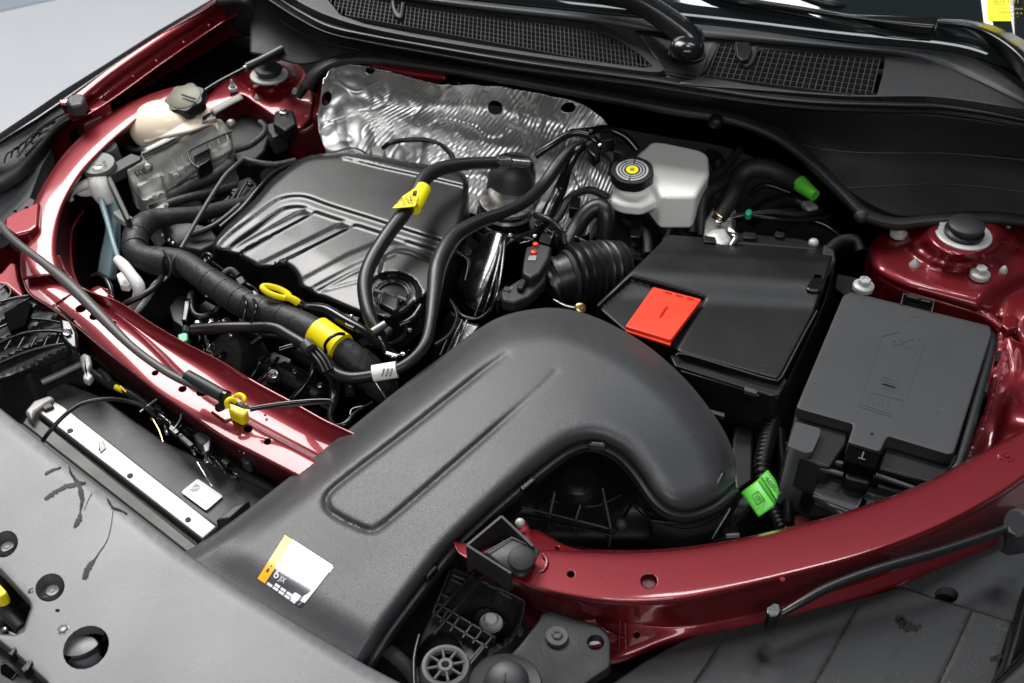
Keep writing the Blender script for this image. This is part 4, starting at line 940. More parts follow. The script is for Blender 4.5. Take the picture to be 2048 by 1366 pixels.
# sticker
sk = thing('duct_sticker', 'square silver sticker with orange band on the front of the intake duct', 'sticker', P(590, 1140, -.006))
Q = [(515, 1157), (601, 1217), (667, 1133), (570, 1070)]
def zst(x, y): return float(zdk(np.array([float(x)]), np.array([float(y)]), 0)[0])
def on(x, y, l): return P(x, y, zst(x, y)+l)
def stk(name, quad, m, l, t=.0003):
    return prism3(name, [on(*p, l) for p in quad], t, m, sk, 0)
zc = zst(590, 1143)
def stq(name, us, m, l):
    pts = [quad_uv(Q, u, v_) for u, v_ in us]; return relief(name, pts, lambda x, y, d: zdk(x, y, d)+l, m, sk, step=7, rnd=0, skirt=.0002, edge=6)
Qw = [on(*p, .0008) for p in Q]
def plane_at(p, l):
    # bilinear place inside the sticker quad by photo position
    n_v = (Qw[1]-Qw[0]).cross(Qw[3]-Qw[0]).normalized(); n_v = n_v if n_v.z > 0 else -n_v
    o_ = Vector((0, 0, CZ)); d_ = P(p[0], p[1], 0)-o_; t_ = (Qw[0]-o_).dot(n_v)/d_.dot(n_v); return o_+d_*t_+n_v*l
lab = stq('label_sheet', [(0, 0), (1, 0), (1, 1), (0, 1)], 'silver_label', .0004)
stq('orange_band', [(0, 0), (.17, 0), (.17, 1), (0, 1)], 'orange', .0006)
stq('dark_panel', [(.19, .02), (.93, .02), (.965, .3), (.965, .55), (.9, .62), (.8, .5), (.62, .56), (.5, .48), (.34, .52), (.21, .48)], 'label_dark', .0006)
def stext(s, u0, v0, u1, v1, h, m='white_print'):
    a_ = quad_uv(Q, u0, v0); b_ = quad_uv(Q, u1, v1); U_ = quad_uv(Q, u0, v0+h)
    cu = bpy.data.curves.new('t', 'FONT'); cu.body = s; o = bpy.data.objects.new('t', cu); C.objects.link(o); bpy.context.view_layer.update()
    me = bpy.data.meshes.new_from_object(o.evaluated_get(bpy.context.evaluated_depsgraph_get())); bpy.data.objects.remove(o)
    v = np.array([tuple(q.co) for q in me.vertices]); v[:, 0] -= v[:, 0].min(); v[:, 0] /= v[:, 0].max(); v[:, 1] /= v[:, 1].max()
    w2d = [(a_[0]+(b_[0]-a_[0])*p[0]+(U_[0]-a_[0])*p[1], a_[1]+(b_[1]-a_[1])*p[0]+(U_[1]-a_[1])*p[1]) for p in v]
    mk('print', [on(*p, .0012) for p in w2d], [tuple(p.vertices) for p in me.polygons], m, sk, False)
stext('6', .22, .20, .31, .20, .18); stext('JIX', .34, .21, .46, .21, .1); stext('1.000 L', .62, .55, .86, .53, .09); stext('JH', .82, .82, .95, .8, .14, 'print_grey'); stext('CO2', .72, .68, .88, .67, .07, 'print_grey')
for i in range(5):
    u = .2+i*.135
    stq('white_box', [(u, .01), (u+.115, .01), (u+.115, .06), (u, .06)], 'white_print', .0008)
    if i: stq('white_box', [(u, .08), (u+.11, .08), (u+.11, .13), (u, .13)], 'white_print', .0008)
stq('white_box', [(.72, .06), (.87, .06), (.87, .2), (.72, .2)], 'white_print', .001)
stq('white_box', [(.9, .12), (1., .12), (1., .9), (.97, .9), (.94, .3), (.9, .25)], 'white_print', .0008)
stext('E...s', .06, .22, .06, .5, .0001, 'ink') if False else stq('print', [(.06, .2), (.1, .2), (.1, .3), (.06, .3)], 'ink', .0009)
stq('print', [(.08, .33), (.11, .33), (.11, .38), (.08, .38)], 'ink', .0009)

# air filter box under the bend
ab = thing('air_filter_box', 'black ribbed air filter box partly hidden below the bend of the intake duct', 'air filter box', P(1200, 1000, -.12))
def zab(x, y, d):
    r = np.hypot((x-1160)/1.15, (y-960)/1.0)
    return -.10+.055*(1-ss(r, 20, 100))-.03*ss(y, 1000, 1090)
relief('box_body', rounded([(1000, 1010), (1040, 940), (1090, 900), (1150, 870), (1230, 880), (1290, 940), (1330, 1010), (1420, 1040), (1480, 980), (1520, 1000), (1450, 1080), (1300, 1110), (1180, 1100), (1080, 1085), (1020, 1050)], 12), zab, 'plastic_dark', ab, step=9, rnd=10, drop=.006, skirt=.12)
tube('box_rim', [(1040, 1030, -.078), (1120, 1046, -.077), (1218, 1068, -.077), (1228, 1064, -.077), (1262, 1010, -.07)], 3.5, 'plastic_gloss', ab, n=6, sub=2)
tube('box_rim', [(1036, 1012, -.082), (1110, 1030, -.08), (1222, 1058, -.079)], 2.5, 'plastic', ab, n=6, sub=2)
tube('box_rim', [(1100, 1000, -.074), (1140, 1010, -.07), (1190, 1012, -.068), (1222, 1000, -.068), (1240, 990, -.07)], 2.5, 'plastic', ab, n=6)
for (a_, b_) in [((1112, 975, -.06), (1100, 1028, -.076)), ((1170, 980, -.052), (1152, 1038, -.074)), ((1205, 976, -.052), (1222, 1058, -.074))]:
    A = P(*a_); B_ = P(*b_); mk('rib', [A, B_, B_+Vector((0, 0, -.03)), A+Vector((0, 0, -.03))], [(0, 1, 2, 3)], 'plastic', ab, False); 
    solid(bpy.context.scene.collection.objects[-1], .002, 0)
bolt(ab, 1243, 1048, -.07, 13, 'plastic', 'dome', name='boss')
sheet('box_side', [[(1300, 1040, -.07), (1370, 1045, -.075), (1440, 1020, -.08), (1478, 980, -.08)], [(1300, 1070, -.1), (1370, 1078, -.1), (1440, 1055, -.1), (1475, 1010, -.1)], [(1290, 1100, -.15), (1370, 1110, -.15), (1430, 1090, -.15), (1460, 1050, -.15)]], 'plastic_dark', ab, nu=5, nv=4)
for dz in (0, 14): tube('side_bead', [(1270, 1000+dz, -.075), (1300, 1025+dz, -.076), (1350, 1042+dz, -.078), (1400, 1040+dz, -.08), (1455, 1008+dz, -.082)], 2, 'plastic_gloss', ab, n=6)
for i in range(4): tube('shim', [(1424+i*8, 1078-i*13, -.085), (1436+i*8, 1056-i*13, -.078)], 1.6, 'zinc', ab, n=5, sub=2)

# ================================================================== BATTERY COVER
bt = thing('battery_box', 'black battery box cover with bright red tab between brake reservoir and fuse box', 'battery', P(1440, 600, -.1))
BO = rounded([(1190, 612), (1310, 497), (1336, 470), (1425, 476), (1470, 492), (1600, 478), (1640, 490), (1668, 506), (1655, 545), (1645, 580), (1630, 622), (1566, 744), (1556, 760), (1360, 706), (1335, 690), (1250, 664)], 7, 3)
def zbt(x, y, d):
    z = -.052+0*x
    k = (y-478)-(x-1330)*.06
    z = z+.012*ss(k, 130, 60)-.018*ss(k, 30, -20)
    # left lower field
    lf = sd(x, y, [(1170, 640), (1262, 556), (1410, 598), (1345, 710), (1250, 700)]); z = z-.006*ss(lf, -4, 5)
    z = z-.001*np.exp(-(seg_dist(x, y, [(1270, 556), (1405, 596)])/4)**2)
    return z
relief('battery_cover', BO, zbt, 'plastic_dark', bt, step=4.5, rnd=6, drop=.003, skirt=.05)
prism('cover_edge', [(1338, 708), (1362, 712), (1556, 768), (1568, 752), (1576, 760), (1560, 790), (1545, 792), (1350, 732)], -.062, .05, 'plastic_dark', bt, .002, 2)
tube('edge_bead', [(1352, 712, -.0545), (1368, 708, -.0535), (1460, 735, -.0535), (1545, 760, -.0535), (1560, 757, -.0535), (1570, 742, -.053), (1600, 684, -.053), (1634, 622, -.053)], 2.2, 'plastic', bt, n=8, sub=3)
for dy in (0, 7): tube('edge_bead', [(1362, 735+dy, -.066), (1460, 764+dy, -.066), (1545, 788+dy, -.066), (1558, 784+dy, -.066)], 1.7, 'plastic_grey', bt, n=6, sub=3)
sheet('battery_side', [[(1350, 735, -.08), (1450, 768, -.08), (1548, 795, -.08), (1564, 785, -.08), (1610, 690, -.08), (1650, 600, -.08), (1672, 515, -.08)],
  [(1345, 800, -.14), (1445, 840, -.14), (1535, 880, -.14), (1556, 868, -.14), (1600, 770, -.14), (1640, 680, -.14), (1668, 590, -.14)],
  [(1330, 900, -.26), (1430, 945, -.26), (1520, 985, -.26), (1540, 975, -.26), (1590, 870, -.26), (1630, 780, -.26), (1660, 690, -.26)]], 'plastic_dark', bt, nu=6, nv=4)
for (x, y) in [(1392, 772), (1400, 812)]: prism('side_ledge', [(x, y), (x+50, y+14), (x+50, y+22), (x, y+8)], -.09, .006, 'plastic', bt, .001)
prism('latch', [(1488, 752), (1522, 762), (1520, 792), (1486, 782)], -.066, .02, 'plastic_gloss', bt, .002)
prism('latch_tooth', [(1490, 772), (1516, 780), (1514, 788), (1488, 780)], -.062, .006, 'plastic_grey', bt, .001)
prism('side_clip', [(1612, 574), (1626, 545), (1646, 548), (1650, 560), (1640, 582), (1616, 580)], -.04, .02, 'plastic_gloss', bt, .003, 3)
prism('side_rail', [(1648, 486), (1670, 500), (1672, 520), (1645, 560), (1636, 556)], -.045, .015, 'plastic', bt, .004, 3)
prism('red_tab', rounded([(1250, 652), (1306, 573), (1404, 598), (1342, 680)], 3, 2), -.044, .008, 'red_plastic', bt, .0015, 2)
prism('tab_step', [(1251, 655), (1343, 683), (1341, 690), (1252, 662)], -.0485, .003, 'red_plastic', bt, .0008, 2)
prism('tab_rib', [(1317, 633), (1333, 610), (1337, 611), (1321, 634)], -.0425, .002, 'red_plastic', bt, .0006, 2)
for (x, y) in [(1330, 582), (1352, 588), (1375, 594)]: prism('tab_notch', [(x, y), (x+14, y+4), (x+13, y+7), (x-1, y+3)], -.0434, .001, 'red_lens', bt, 0)
bolt(bt, 1627, 486, -.05, 10, 'zinc', 'dome', name='stud')
prism('tab_line', [(1320, 630), (1331, 613), (1333, 613.6), (1322, 630.6)], -.0418, .0007, 'red_lens', bt, 0)

# ================================================================== FUSE BOX
fb = thing('fuse_box', 'square dark grey fuse box with moulded lettering beside the near strut tower', 'fuse box', P(1780, 760, -.08))
FO = rounded([(1590, 848), (1618, 770), (1690, 588), (1704, 584), (1978, 650), (1985, 662), (1960, 735), (1908, 930), (1890, 935), (1776, 900), (1765, 925), (1735, 932), (1686, 918), (1708, 876), (1600, 846)], 3.5, 3)
FO = rounded([(1590, 846), (1690, 588), (1706, 583), (1980, 652), (1962, 740), (1906, 936), (1888, 938), (1778, 876), (1762, 904), (1698, 884), (1707, 874)], 3, 3)
FO = rounded([(1592, 816), (1686, 592), (1702, 584), (1980, 652), (1984, 668), (1908, 908), (1896, 910), (1776, 874), (1760, 905), (1695, 886), (1707, 850), (1600, 820)], 4, 3)
relief('fuse_box_lid', FO, lambda x, y, d: -.030+0*x, 'plastic_grey', fb, step=12, rnd=4, drop=.0022, skirt=.03)
prism('lid_rim', [(1570, 900), (1592, 822), (1700, 852), (1692, 888), (1662, 934), (1640, 930)], -.044, .05, 'plastic_dark', fb, .003)
prism('lid_rim', [(1776, 878), (1896, 914), (1920, 900), (1988, 672), (1996, 684), (1925, 950), (1896, 975), (1756, 936)], -.046, .045, 'plastic_dark', fb, .003)
sheet('side_groove', [[(1984, 662, -.036), (1965, 740, -.036), (1912, 925, -.036), (1905, 935, -.037)], [(1996, 675, -.038), (1978, 755, -.038), (1926, 935, -.038), (1905, 975, -.06)]], 'plastic', fb, nu=4, nv=2, t=.02)
prism('step_block', rounded([(1580, 880), (1592, 842), (1642, 856), (1642, 868), (1626, 904), (1612, 906), (1575, 892)], 4, 3), -.036, .09, 'plastic_grey', fb, .003, 3)
sheet('fuse_box_body', [[(1570, 885, -.05), (1625, 905, -.05), (1700, 935, -.055), (1800, 965, -.055), (1900, 985, -.055)], [(1562, 940, -.09), (1622, 965, -.09), (1690, 985, -.09), (1790, 1005, -.09), (1890, 1030, -.09)], [(1555, 1010, -.14), (1610, 1040, -.14), (1680, 1040, -.14), (1780, 1060, -.14), (1880, 1080, -.14)]], 'plastic_dark', fb, nu=5, nv=4)
for (a_, b_) in [((1634, 908), (1692, 924)), ((1640, 930), (1688, 944)), ((1752, 944), (1860, 982)), ((1756, 966), (1842, 992))]:
    prism('ledge', [a_, b_, (b_[0]-1, b_[1]+6), (a_[0]-1, a_[1]+6)], -.048 if a_[1] < 945 else -.058, .004, 'plastic_grey', fb, .0008)
prism('latch_pocket', [(1697, 890), (1762, 909), (1750, 938), (1688, 920)], -.034, .02, 'cavity_shade', fb, .001)
prism('latch_tongue', [(1694, 918), (1746, 932), (1740, 968), (1690, 955)], -.05, .02, 'plastic_dark', fb, .003)
tube('latch_wire', [(1696, 919, -.04), (1706, 926, -.038), (1735, 934, -.038), (1744, 933, -.038)], 1.6, 'plastic_grey', fb, n=6, sub=3)
prism('lock_mark', [(1726, 903), (1729, 904), (1725, 916), (1722, 915)], -.0315, .001, 'knob_grey', fb, 0); prism('lock_mark', [(1717, 914), (1731, 918), (1730, 920), (1716, 916)], -.0315, .001, 'knob_grey', fb, 0)
prism('connector_pocket', [(1808, 588), (1868, 602), (1862, 628), (1802, 612)], -.035, .03, 'cavity_shade', fb, .002)
tube('pocket_rim', [(1802, 610, -.03), (1807, 588, -.03), (1868, 602, -.03), (1863, 626, -.03)], 2, 'plastic_grey', fb, n=6, sub=1)
for (a_, b_) in [((1815, 592), (1838, 598)), ((1842, 600), (1860, 604))]: tube('pocket_rib', [(*a_, -.03), (*b_, -.03)], 1.5, 'plastic_grey', fb, n=5, sub=1)
# moulded outline + marks on the lid
def mark(a_, b_, w_=1.1, z=-.0296): 
    dx, dy = b_[0]-a_[0], b_[1]-a_[1]; l = math.hypot(dx, dy)+1e-6; nx, ny = -dy/l*w_, dx/l*w_
    prism('moulded_mark', [(a_[0]+nx, a_[1]+ny), (b_[0]+nx, b_[1]+ny), (b_[0]-nx, b_[1]-ny), (a_[0]-nx, a_[1]-ny)], z, .0007, 'plastic_grey', fb, 0)
for a_, b_ in [((1764, 672), (1716, 810)), ((1848, 690), (1808, 806)), ((1716, 812), (1786, 834)), ((1722, 808), (1784, 828)), ((1764, 672), (1800, 664)), ((1835, 674), (1848, 690))]: mark(a_, b_, .9)
for a_, b_ in [((1787, 692), (1828, 677)), ((1796, 674), (1806, 684)), ((1806, 690), (1814, 696)), ((1818, 692), (1820, 698)), ((1826, 690), (1832, 700)), ((1832, 700), (1832, 708)), ((1784, 681), (1792, 682))]: mark(a_, b_, .8)
for i in range(4): mark((1764-i*2, 752+i*7), (1796-i*2, 762+i*7), 1.4)
for i in range(5): mark((1742+i*9, 788+i*2), (1738+i*9, 806+i*2), .9)
mark((1745, 785), (1805, 800), 1); mark((1766, 768), (1790, 775), 4)
for x, y in [(1822, 632), (1738, 866), (1742, 867)]: mark((x, y), (x+8, y+2), 1.6)

# connectors below the fuse box
bc = thing('fuse_box_bracket', 'grey plastic connector bracket just under the front of the fuse box', 'bracket', P(1720, 1000, -.09))
prism('bracket_plate', [(1638, 955), (1690, 968), (1800, 995), (1840, 1010), (1780, 1040), (1700, 1042), (1626, 985)], -.072, .01, 'plastic_grey', bc, .003)
prism('bracket_slot', [(1722, 996), (1734, 1000), (1726, 1030), (1714, 1034)], -.07, .006, 'cavity_shade', bc, .001)
tube('bracket_lip', [(1627, 992, -.068), (1665, 1006, -.068), (1705, 1020, -.068), (1716, 1012, -.068), (1722, 998, -.068)], 2.5, 'plastic_grey', bc, n=8)
tube('bracket_lip', [(1630, 1006, -.085), (1680, 1025, -.085), (1720, 1040, -.085)], 7, 'plastic_dark', bc, n=8)
prism('red_foot', ell(1600, 1050, 32, 22), -.12, .02, 'red_paint_shaded', bc, .003)
# ================================================================== RADIATOR AREA (front left)
rad = thing('radiator', 'radiator core with bright aluminium top tank strip behind the front panel', 'radiator', P(250, 930, -.12))
prism('black_shroud', [(90, 780), (130, 762), (200, 790), (330, 880), (560, 990), (560, 1060), (440, 1060), (250, 930), (100, 810)], -.085, .08, 'cond_core', rad, .004)
prism('top_strip', [(104, 797), (130, 812), (436, 1052), (404, 1080), (76, 826), (84, 806)], -.074, .02, 'alu', rad, .003, 3)
prism('strip_seat', [(76, 830), (84, 822), (408, 1078), (392, 1092), (64, 838)], -.084, .02, 'alu_dull', rad, .002)
prism('grey_channel', [(52, 834), (72, 832), (396, 1092), (376, 1106), (44, 846)], -.079, .03, 'alu_dull', rad, .002)
prism('end_cap', [(48, 822), (66, 800), (100, 788), (110, 796), (92, 806), (70, 822), (62, 840)], -.068, .02, 'bracket_grey', rad, .004, 3)
prism('end_notch', [(76, 806), (100, 802), (108, 812), (88, 820)], -.07, .012, 'alu_dull', rad, .002)
prism('joint', [(196, 884), (206, 880), (212, 896), (200, 906)], -.0725, .004, 'bracket_grey', rad, .001)
for (x, y) in [(140, 861), (260, 951), (376, 1039), (203, 897)]: bolt(rad, x, y, -.0735, 6, 'alu_dull', 'flat', name='dimple')
prism('front_seal', [(20, 838), (44, 846), (380, 1108), (360, 1124), (-20, 842)], -.06, .02, 'grime', rad, .003)
# sticker
rs_ = thing('radiator_sticker', 'white paper barcode sticker on the black radiator shroud', 'sticker', P(403, 988, -.08))
zq = -.0825
Qr = [(362, 984), (412, 1021), (446, 992), (395, 957)]
lbl = prism('label_sheet', rounded(Qr, 4, 3), zq+.0006, .0005, 'paper', rs_, 0)
for i in range(5):
    for j in range(4):
        if (i*3+j*5) % 4 < 3:
            a0 = quad_uv(Qr, .12+.05*j, .35+.09*i); prism('printed_block', [(a0[0]-2, a0[1]), (a0[0]+1, a0[1]+2), (a0[0]+3.5, a0[1]), (a0[0]+.5, a0[1]-2)], zq+.0009, .0002, 'print_grey', rs_, 0)
for u0, u1, vv in [(.15, .5, .16), (.6, .62, .62), (.5, .85, .3)]:
    a0 = quad_uv(Qr, u0, vv); a1 = quad_uv(Qr, u1, vv); prism('printed_line', [(a0[0], a0[1]-.7), (a1[0], a1[1]-.7), (a1[0], a1[1]+.7), (a0[0], a0[1]+.7)], zq+.0009, .0002, 'print_grey', rs_, 0)
# front slat panel
fp = thing('front_panel', 'wide grey plastic front cover panel with round holes and dark wet streaks', 'trim panel', P(250, 1150, -.01))
FO2 = np.vstack([resample(np.array([(-60, 770), (0, 816), (120, 912), (240, 1003), (370, 1104), (480, 1180), (600, 1255), (735, 1332), (850, 1392)], float), 10), np.array([(850, 1450), (-80, 1450), (-80, 1400), (70, 1400), (110, 1372), (80, 1352), (0, 1292), (-80, 1240), (-80, 1090)], float)])
FO2 = np.vstack([resample(np.array([(-60, 770), (0, 816), (120, 912), (240, 1003), (370, 1104), (480, 1180), (600, 1255), (735, 1332), (850, 1392)], float), 10), np.array([(850, 1460), (100, 1460), (95, 1366), (40, 1316), (-10, 1276), (-60, 1250), (-60, 1240), (0, 1268), (30, 1270), (46, 1262), (62, 1215), (58, 1202), (0, 1140), (-60, 1090)], float)])
hs1, hs2, hs3 = ell(100, 1175, 31, 27, -38), ell(172, 1295, 50, 40, -38), ell(10, 1088, 29, 24, -50)
def zfp(x, y, d):
    z = .004+0*x
    lx = (x-370)*.0; z = z-.004*ss(seg_dist(x, y, [(0, 816), (370, 1104), (735, 1332), (850, 1392)]), 26, 0)
    z = z+.0006*np.sin(x*.013+y*.01)
    return z
relief('panel_sheet', FO2, zfp, 'plastic_front', fp, step=14, rnd=5, drop=.003, skirt=.012, holes=[hs1, hs2, hs3, ell(115, 1221, 5, 3.5)])
for (hx, hy, rx, ry, rot, dep) in [(100, 1175, 31, 27, -38, .012), (10, 1088, 29, 24, -50, .012)]:
    c = P(hx, hy+3, -.006)
    r_ = px2m(hx, hy, 0, rx)
    lathe('recess_cup', c, [(r_*1.15, .009), (r_*1.12, .002), (r_*.98, -.004), (r_*.86, -.004), (r_*.2, -.0045), (.001, -.0045)], 'plastic_front', fp, n=30, open_=True)
    bolt(fp, hx+5, hy+6, -.0095, 13, 'zinc', 'flat')
c = P(172, 1300, -.02); r_ = px2m(172, 1300, 0, 45)
lathe('recess_cup', c, [(r_*1.12, .024), (r_*1.08, .006), (r_*.98, -.006), (r_*.8, -.012), (.001, -.012)], 'plastic_gloss', fp, n=36, open_=True)
lathe('sensor_face', P(164, 1302, -.006), [(r_*.78, -.012), (r_*.76, .0), (r_*.7, .002), (r_*.3, .003), (.001, .0035)], 'plastic_front', fp, n=36)
bolt(fp, 127, 1260, .0035, 23, 'plastic_front', 'flat', name='washer'); bolt(fp, 127, 1259, .0045, 12, 'zinc', 'flat')
tube('hook_wire', [(57, 1186, .004), (60, 1179, .006), (66, 1177, .006)], 1.5, 'ink', fp, n=6)
# wet streaks: thin water films with ragged outlines
def blot(name, pts, wd_, seed, m='wet'):
    random.seed(seed); s = resample(spline(np.array([(p[0], p[1], 0) for p in pts]), 6)[:, :2], 2.2)
    tg = np.gradient(s, axis=0); tg /= np.linalg.norm(tg, axis=1)[:, None]; nm = np.stack([-tg[:, 1], tg[:, 0]], 1)
    wv = np.interp(np.linspace(0, 1, len(s)), np.linspace(0, 1, len(wd_)), wd_)
    l = [(s[i][0]+nm[i][0]*wv[i]*random.uniform(.35, 1.25), s[i][1]+nm[i][1]*wv[i]*random.uniform(.35, 1.25)) for i in range(len(s))]
    r = [(s[i][0]-nm[i][0]*wv[i]*random.uniform(.35, 1.25), s[i][1]-nm[i][1]*wv[i]*random.uniform(.35, 1.25)) for i in range(len(s))]
    V = []; Fc = []
    for i in range(len(s)):
        for p in (l[i], r[i]): V.append(P(p[0], p[1], float(zfp(np.array([p[0]]), np.array([p[1]]), 0)[0])+.0007))
    for i in range(len(s)-1): Fc.append([2*i, 2*i+1, 2*i+3, 2*i+2])
    o = mk(name, V, Fc, m, fp); fixn2(o); return o
blot('wet_streak', [(90, 948), (105, 940), (122, 934)], [3, 3, 1.5], 1)
blot('wet_streak', [(90, 998), (110, 984), (132, 972), (152, 968), (172, 966)], [4, 5, 4, 6, 2], 2)
blot('wet_streak', [(138, 932), (142, 946), (152, 960), (160, 975), (164, 1000), (160, 1022)], [1.5, 2.5, 5, 6, 4, 2], 3)
blot('wet_streak', [(160, 1024), (158, 1040), (148, 1054)], [2, 7, 3], 4)
blot('wet_streak', [(214, 996), (222, 1010), (226, 1016), (240, 1020), (254, 1028)], [1, 3, 3, 1.5, 3], 5)
blot('wet_streak', [(226, 1018), (222, 1050), (214, 1080), (196, 1108), (184, 1126)], [.8, .8, .8, 1, 1.5], 6)
blot('wet_streak', [(194, 1112), (180, 1130), (174, 1142), (168, 1158)], [1, 5, 9, 5], 7)
blot('wet_streak', [(184, 985), (176, 1000), (168, 1020)], [.8, .8, .6], 8)

# bottom left corner bits
ll = thing('fog_lamp_housing', 'dark housing with yellow connector seen through the cut-out at the left edge', 'housing', P(20, 1220, -.03))
prism('housing_floor', [(-60, 1080), (0, 1130), (70, 1205), (56, 1275), (0, 1285), (-60, 1260)], -.045, .02, 'plastic_gloss', ll, .003)
prism('yellow_connector', [(-20, 1168), (-2, 1166), (13, 1182), (10, 1188), (0, 1194), (-20, 1196)], .0, .015, 'yellow', ll, .003)
tube('grey_bar', [(-20, 1190, -.025), (10, 1225, -.025), (40, 1255, -.03)], 12, 'plastic_grey', ll, n=10, sub=3)
prism('foot', [(0, 1250), (30, 1262), (42, 1268), (34, 1280), (0, 1276)], -.02, .01, 'plastic_gloss', ll, .003); bolt(ll, 10, 1260, -.018, 6, 'steel', 'dome', name='screw')
lg = thing('lower_grille', 'dark blue black lower corner of the front grille with two slots', 'grille', P(40, 1340, -.02))
prism('grille_corner', [(-60, 1270), (0, 1290), (60, 1326), (95, 1375), (110, 1450), (-60, 1450)], -.012, .03, 'plastic', lg, .003)
prism('slot_tab', [(14, 1308), (28, 1292), (33, 1296), (24, 1312)], .008, .012, 'plastic_gloss', lg, .001); prism('slot_tab', [(40, 1338), (58, 1318), (66, 1322), (56, 1340), (46, 1346)], .008, .012, 'plastic_gloss', lg, .001)
prism('slot_pocket', [(0, 1330), (10, 1326), (36, 1346), (24, 1358), (0, 1344)], -.01, .006, 'cavity_shade', lg, .001)
tube('pocket_rim', [(2, 1326, -.008), (10, 1322, -.008), (36, 1343, -.008), (24, 1358, -.008)], 1.5, 'plastic_grey', lg, n=5, sub=1)

# latch mechanism with harness
lm = thing('hood_latch', 'greasy black hood latch mechanism with cable behind the radiator strip', 'latch', P(380, 850, -.08))
tube('release_cable', [(84, 884, -.03), (100, 862, -.02), (128, 832, -.01), (162, 808, -.008), (210, 798, -.01), (255, 802, -.02), (290, 815, -.03), (310, 832, -.04)], 4.4, 'rubber', lm, n=10)
tube('cable_end', [(200, 742, -.07), (214, 754, -.065), (222, 768, -.06)], 8, 'tape', lm, n=10)
tube('harness', [(178, 738, -.07), (195, 752, -.07), (220, 768, -.07), (250, 782, -.06), (280, 800, -.06), (310, 825, -.06)], [6, 9, 10, 8, 9, 9], 'tape', lm, n=10)
tube('yellow_band', [(232, 774, -.058), (246, 781, -.057)], 6, 'yellow', lm, n=10, sub=2)
prism('clip', [(158, 712), (168, 704), (180, 710), (182, 726), (176, 740), (186, 750), (176, 762), (164, 756), (168, 742), (162, 730)], -.04, .01, 'zinc', lm, .003, 3)
tube('cross_bar', [(84, 764, -.075), (120, 748, -.072), (162, 728, -.07)], 7, 'bracket_grey', lm, n=8, sub=2)
tube('yellow_wire', [(240, 772, -.05), (252, 784, -.05)], 2, 'yellow', lm, n=6, sub=2)
prism('latch_plate', [(308, 800), (330, 790), (366, 820), (362, 830), (350, 848), (312, 838)], -.06, .01, 'plastic_gloss', lm, .002)
tube('plate_edge', [(280, 824, -.05), (300, 808, -.05), (313, 798, -.05)], 1.8, 'zinc', lm, n=6, sub=1)
tube('plate_edge', [(362, 826, -.05), (360, 840, -.05), (346, 860, -.05)], 1.8, 'zinc', lm, n=6, sub=2)
random.seed(11)
for i in range(34):     # linkage pieces along the mechanism
    t = random.random(); x = 305+t*165+random.uniform(-14, 18); y = 815+t*140+random.uniform(-16, 16); z = -.06+random.uniform(-.012, .014)
    q = random.random(); a_ = random.choice([.72, .72, -.8, 1.2])+random.uniform(-.15, .15); l = random.uniform(12, 30)
    if q < .6: tube('link_rod', [(x, y, z), (x+l*.5*math.cos(a_), y+l*.5*math.sin(a_), z+.002), (x+l*math.cos(a_), y+l*math.sin(a_), z-.003)], random.uniform(1.5, 4.5), random.choice(['steel', 'plastic_gloss', 'plastic_gloss', 'steel_dark', 'plastic_gloss']), lm, n=9, sub=2)
    elif q < .82: bolt(lm, x, y, z, random.uniform(4, 8), random.choice(['steel', 'steel_dark', 'plastic_dark']), random.choice(['flange', 'dome', 'flat']), axis=(random.uniform(-.5, .5), random.uniform(-.6, .2), 1), name='pivot')
    else:
        c, s_ = math.cos(.72), math.sin(.72); h = random.uniform(4, 8)
        prism('lever', rounded([(x+u*c-v_*s_, y+u*s_+v_*c) for u, v_ in [(-l*.6, -h), (l*.6, -h), (l*.5, h), (-l*.6, h)]], 3, 3), z, .006, random.choice(['plastic_gloss', 'steel_dark']), lm, .001)
tube('brass_wire', [(304, 836, -.04), (318, 860, -.038), (326, 884, -.036)], 1.6, 'brass', lm, n=6, sub=2)
tube('link_rod', [(394, 925, -.035), (412, 955, -.035), (424, 972, -.04)], 2, 'steel', lm, n=6, sub=2)
tube('latch_tube', [(380, 850, -.075), (420, 890, -.08), (470, 930, -.085), (560, 985, -.09)], [22, 26, 20, 9], 'plastic_gloss', lm, n=14)
tube('harness', [(470, 940, -.07), (500, 956, -.07), (545, 980, -.07), (580, 1000, -.07)], 9, 'tape', lm, n=10)
for i in range(6): bolt(lm, 448+i*8, 878+i*5.5, -.045, 3, 'steel', 'dome', name='rivet')
prism('sensor_block', [(385, 868), (400, 860), (424, 872), (418, 890), (396, 888)], -.05, .02, 'plastic_grey', lm, .003)
prism('sensor_block', [(404, 890), (424, 872), (420, 900), (408, 906)], -.045, .01, 'steel_dark', lm, .002)
prism('sensor_block', [(480, 915), (492, 902), (504, 912), (500, 926), (486, 926)], -.06, .02, 'plastic_grey', lm, .003)
prism('duct_wall', [(430, 1040), (470, 1010), (500, 1000), (460, 1036)], -.07, .02, 'plastic', lm, .002)

# headlamp rear housing at left edge
hl = thing('headlamp_housing', 'black ribbed back of the far headlamp at the left edge', 'headlamp', P(70, 690, -.05))
relief('lamp_shell', rounded([(-60, 640), (0, 600), (30, 598), (60, 593), (100, 612), (140, 634), (152, 660), (156, 690), (140, 712), (90, 735), (20, 762), (-60, 780)], 8), lambda x, y, d: -.03-.0002*np.abs(y-660)+.006*np.sin((y+x*.45)*.16), 'plastic', hl, step=7, rnd=10, drop=.01, skirt=.06)
for a_ in [[(-10, 660), (40, 640), (90, 640), (140, 650)], [(-10, 690), (40, 668), (100, 662), (140, 668)], [(-10, 730), (50, 705), (110, 690), (145, 688)], [(0, 604), (60, 592), (110, 612), (146, 640)], [(10, 640), (36, 610), (62, 596)]]:
    tube('lamp_rib', [(x, y, -.022-.0002*abs(y-660)) for x, y in a_], 3, 'plastic_gloss', hl, n=8)
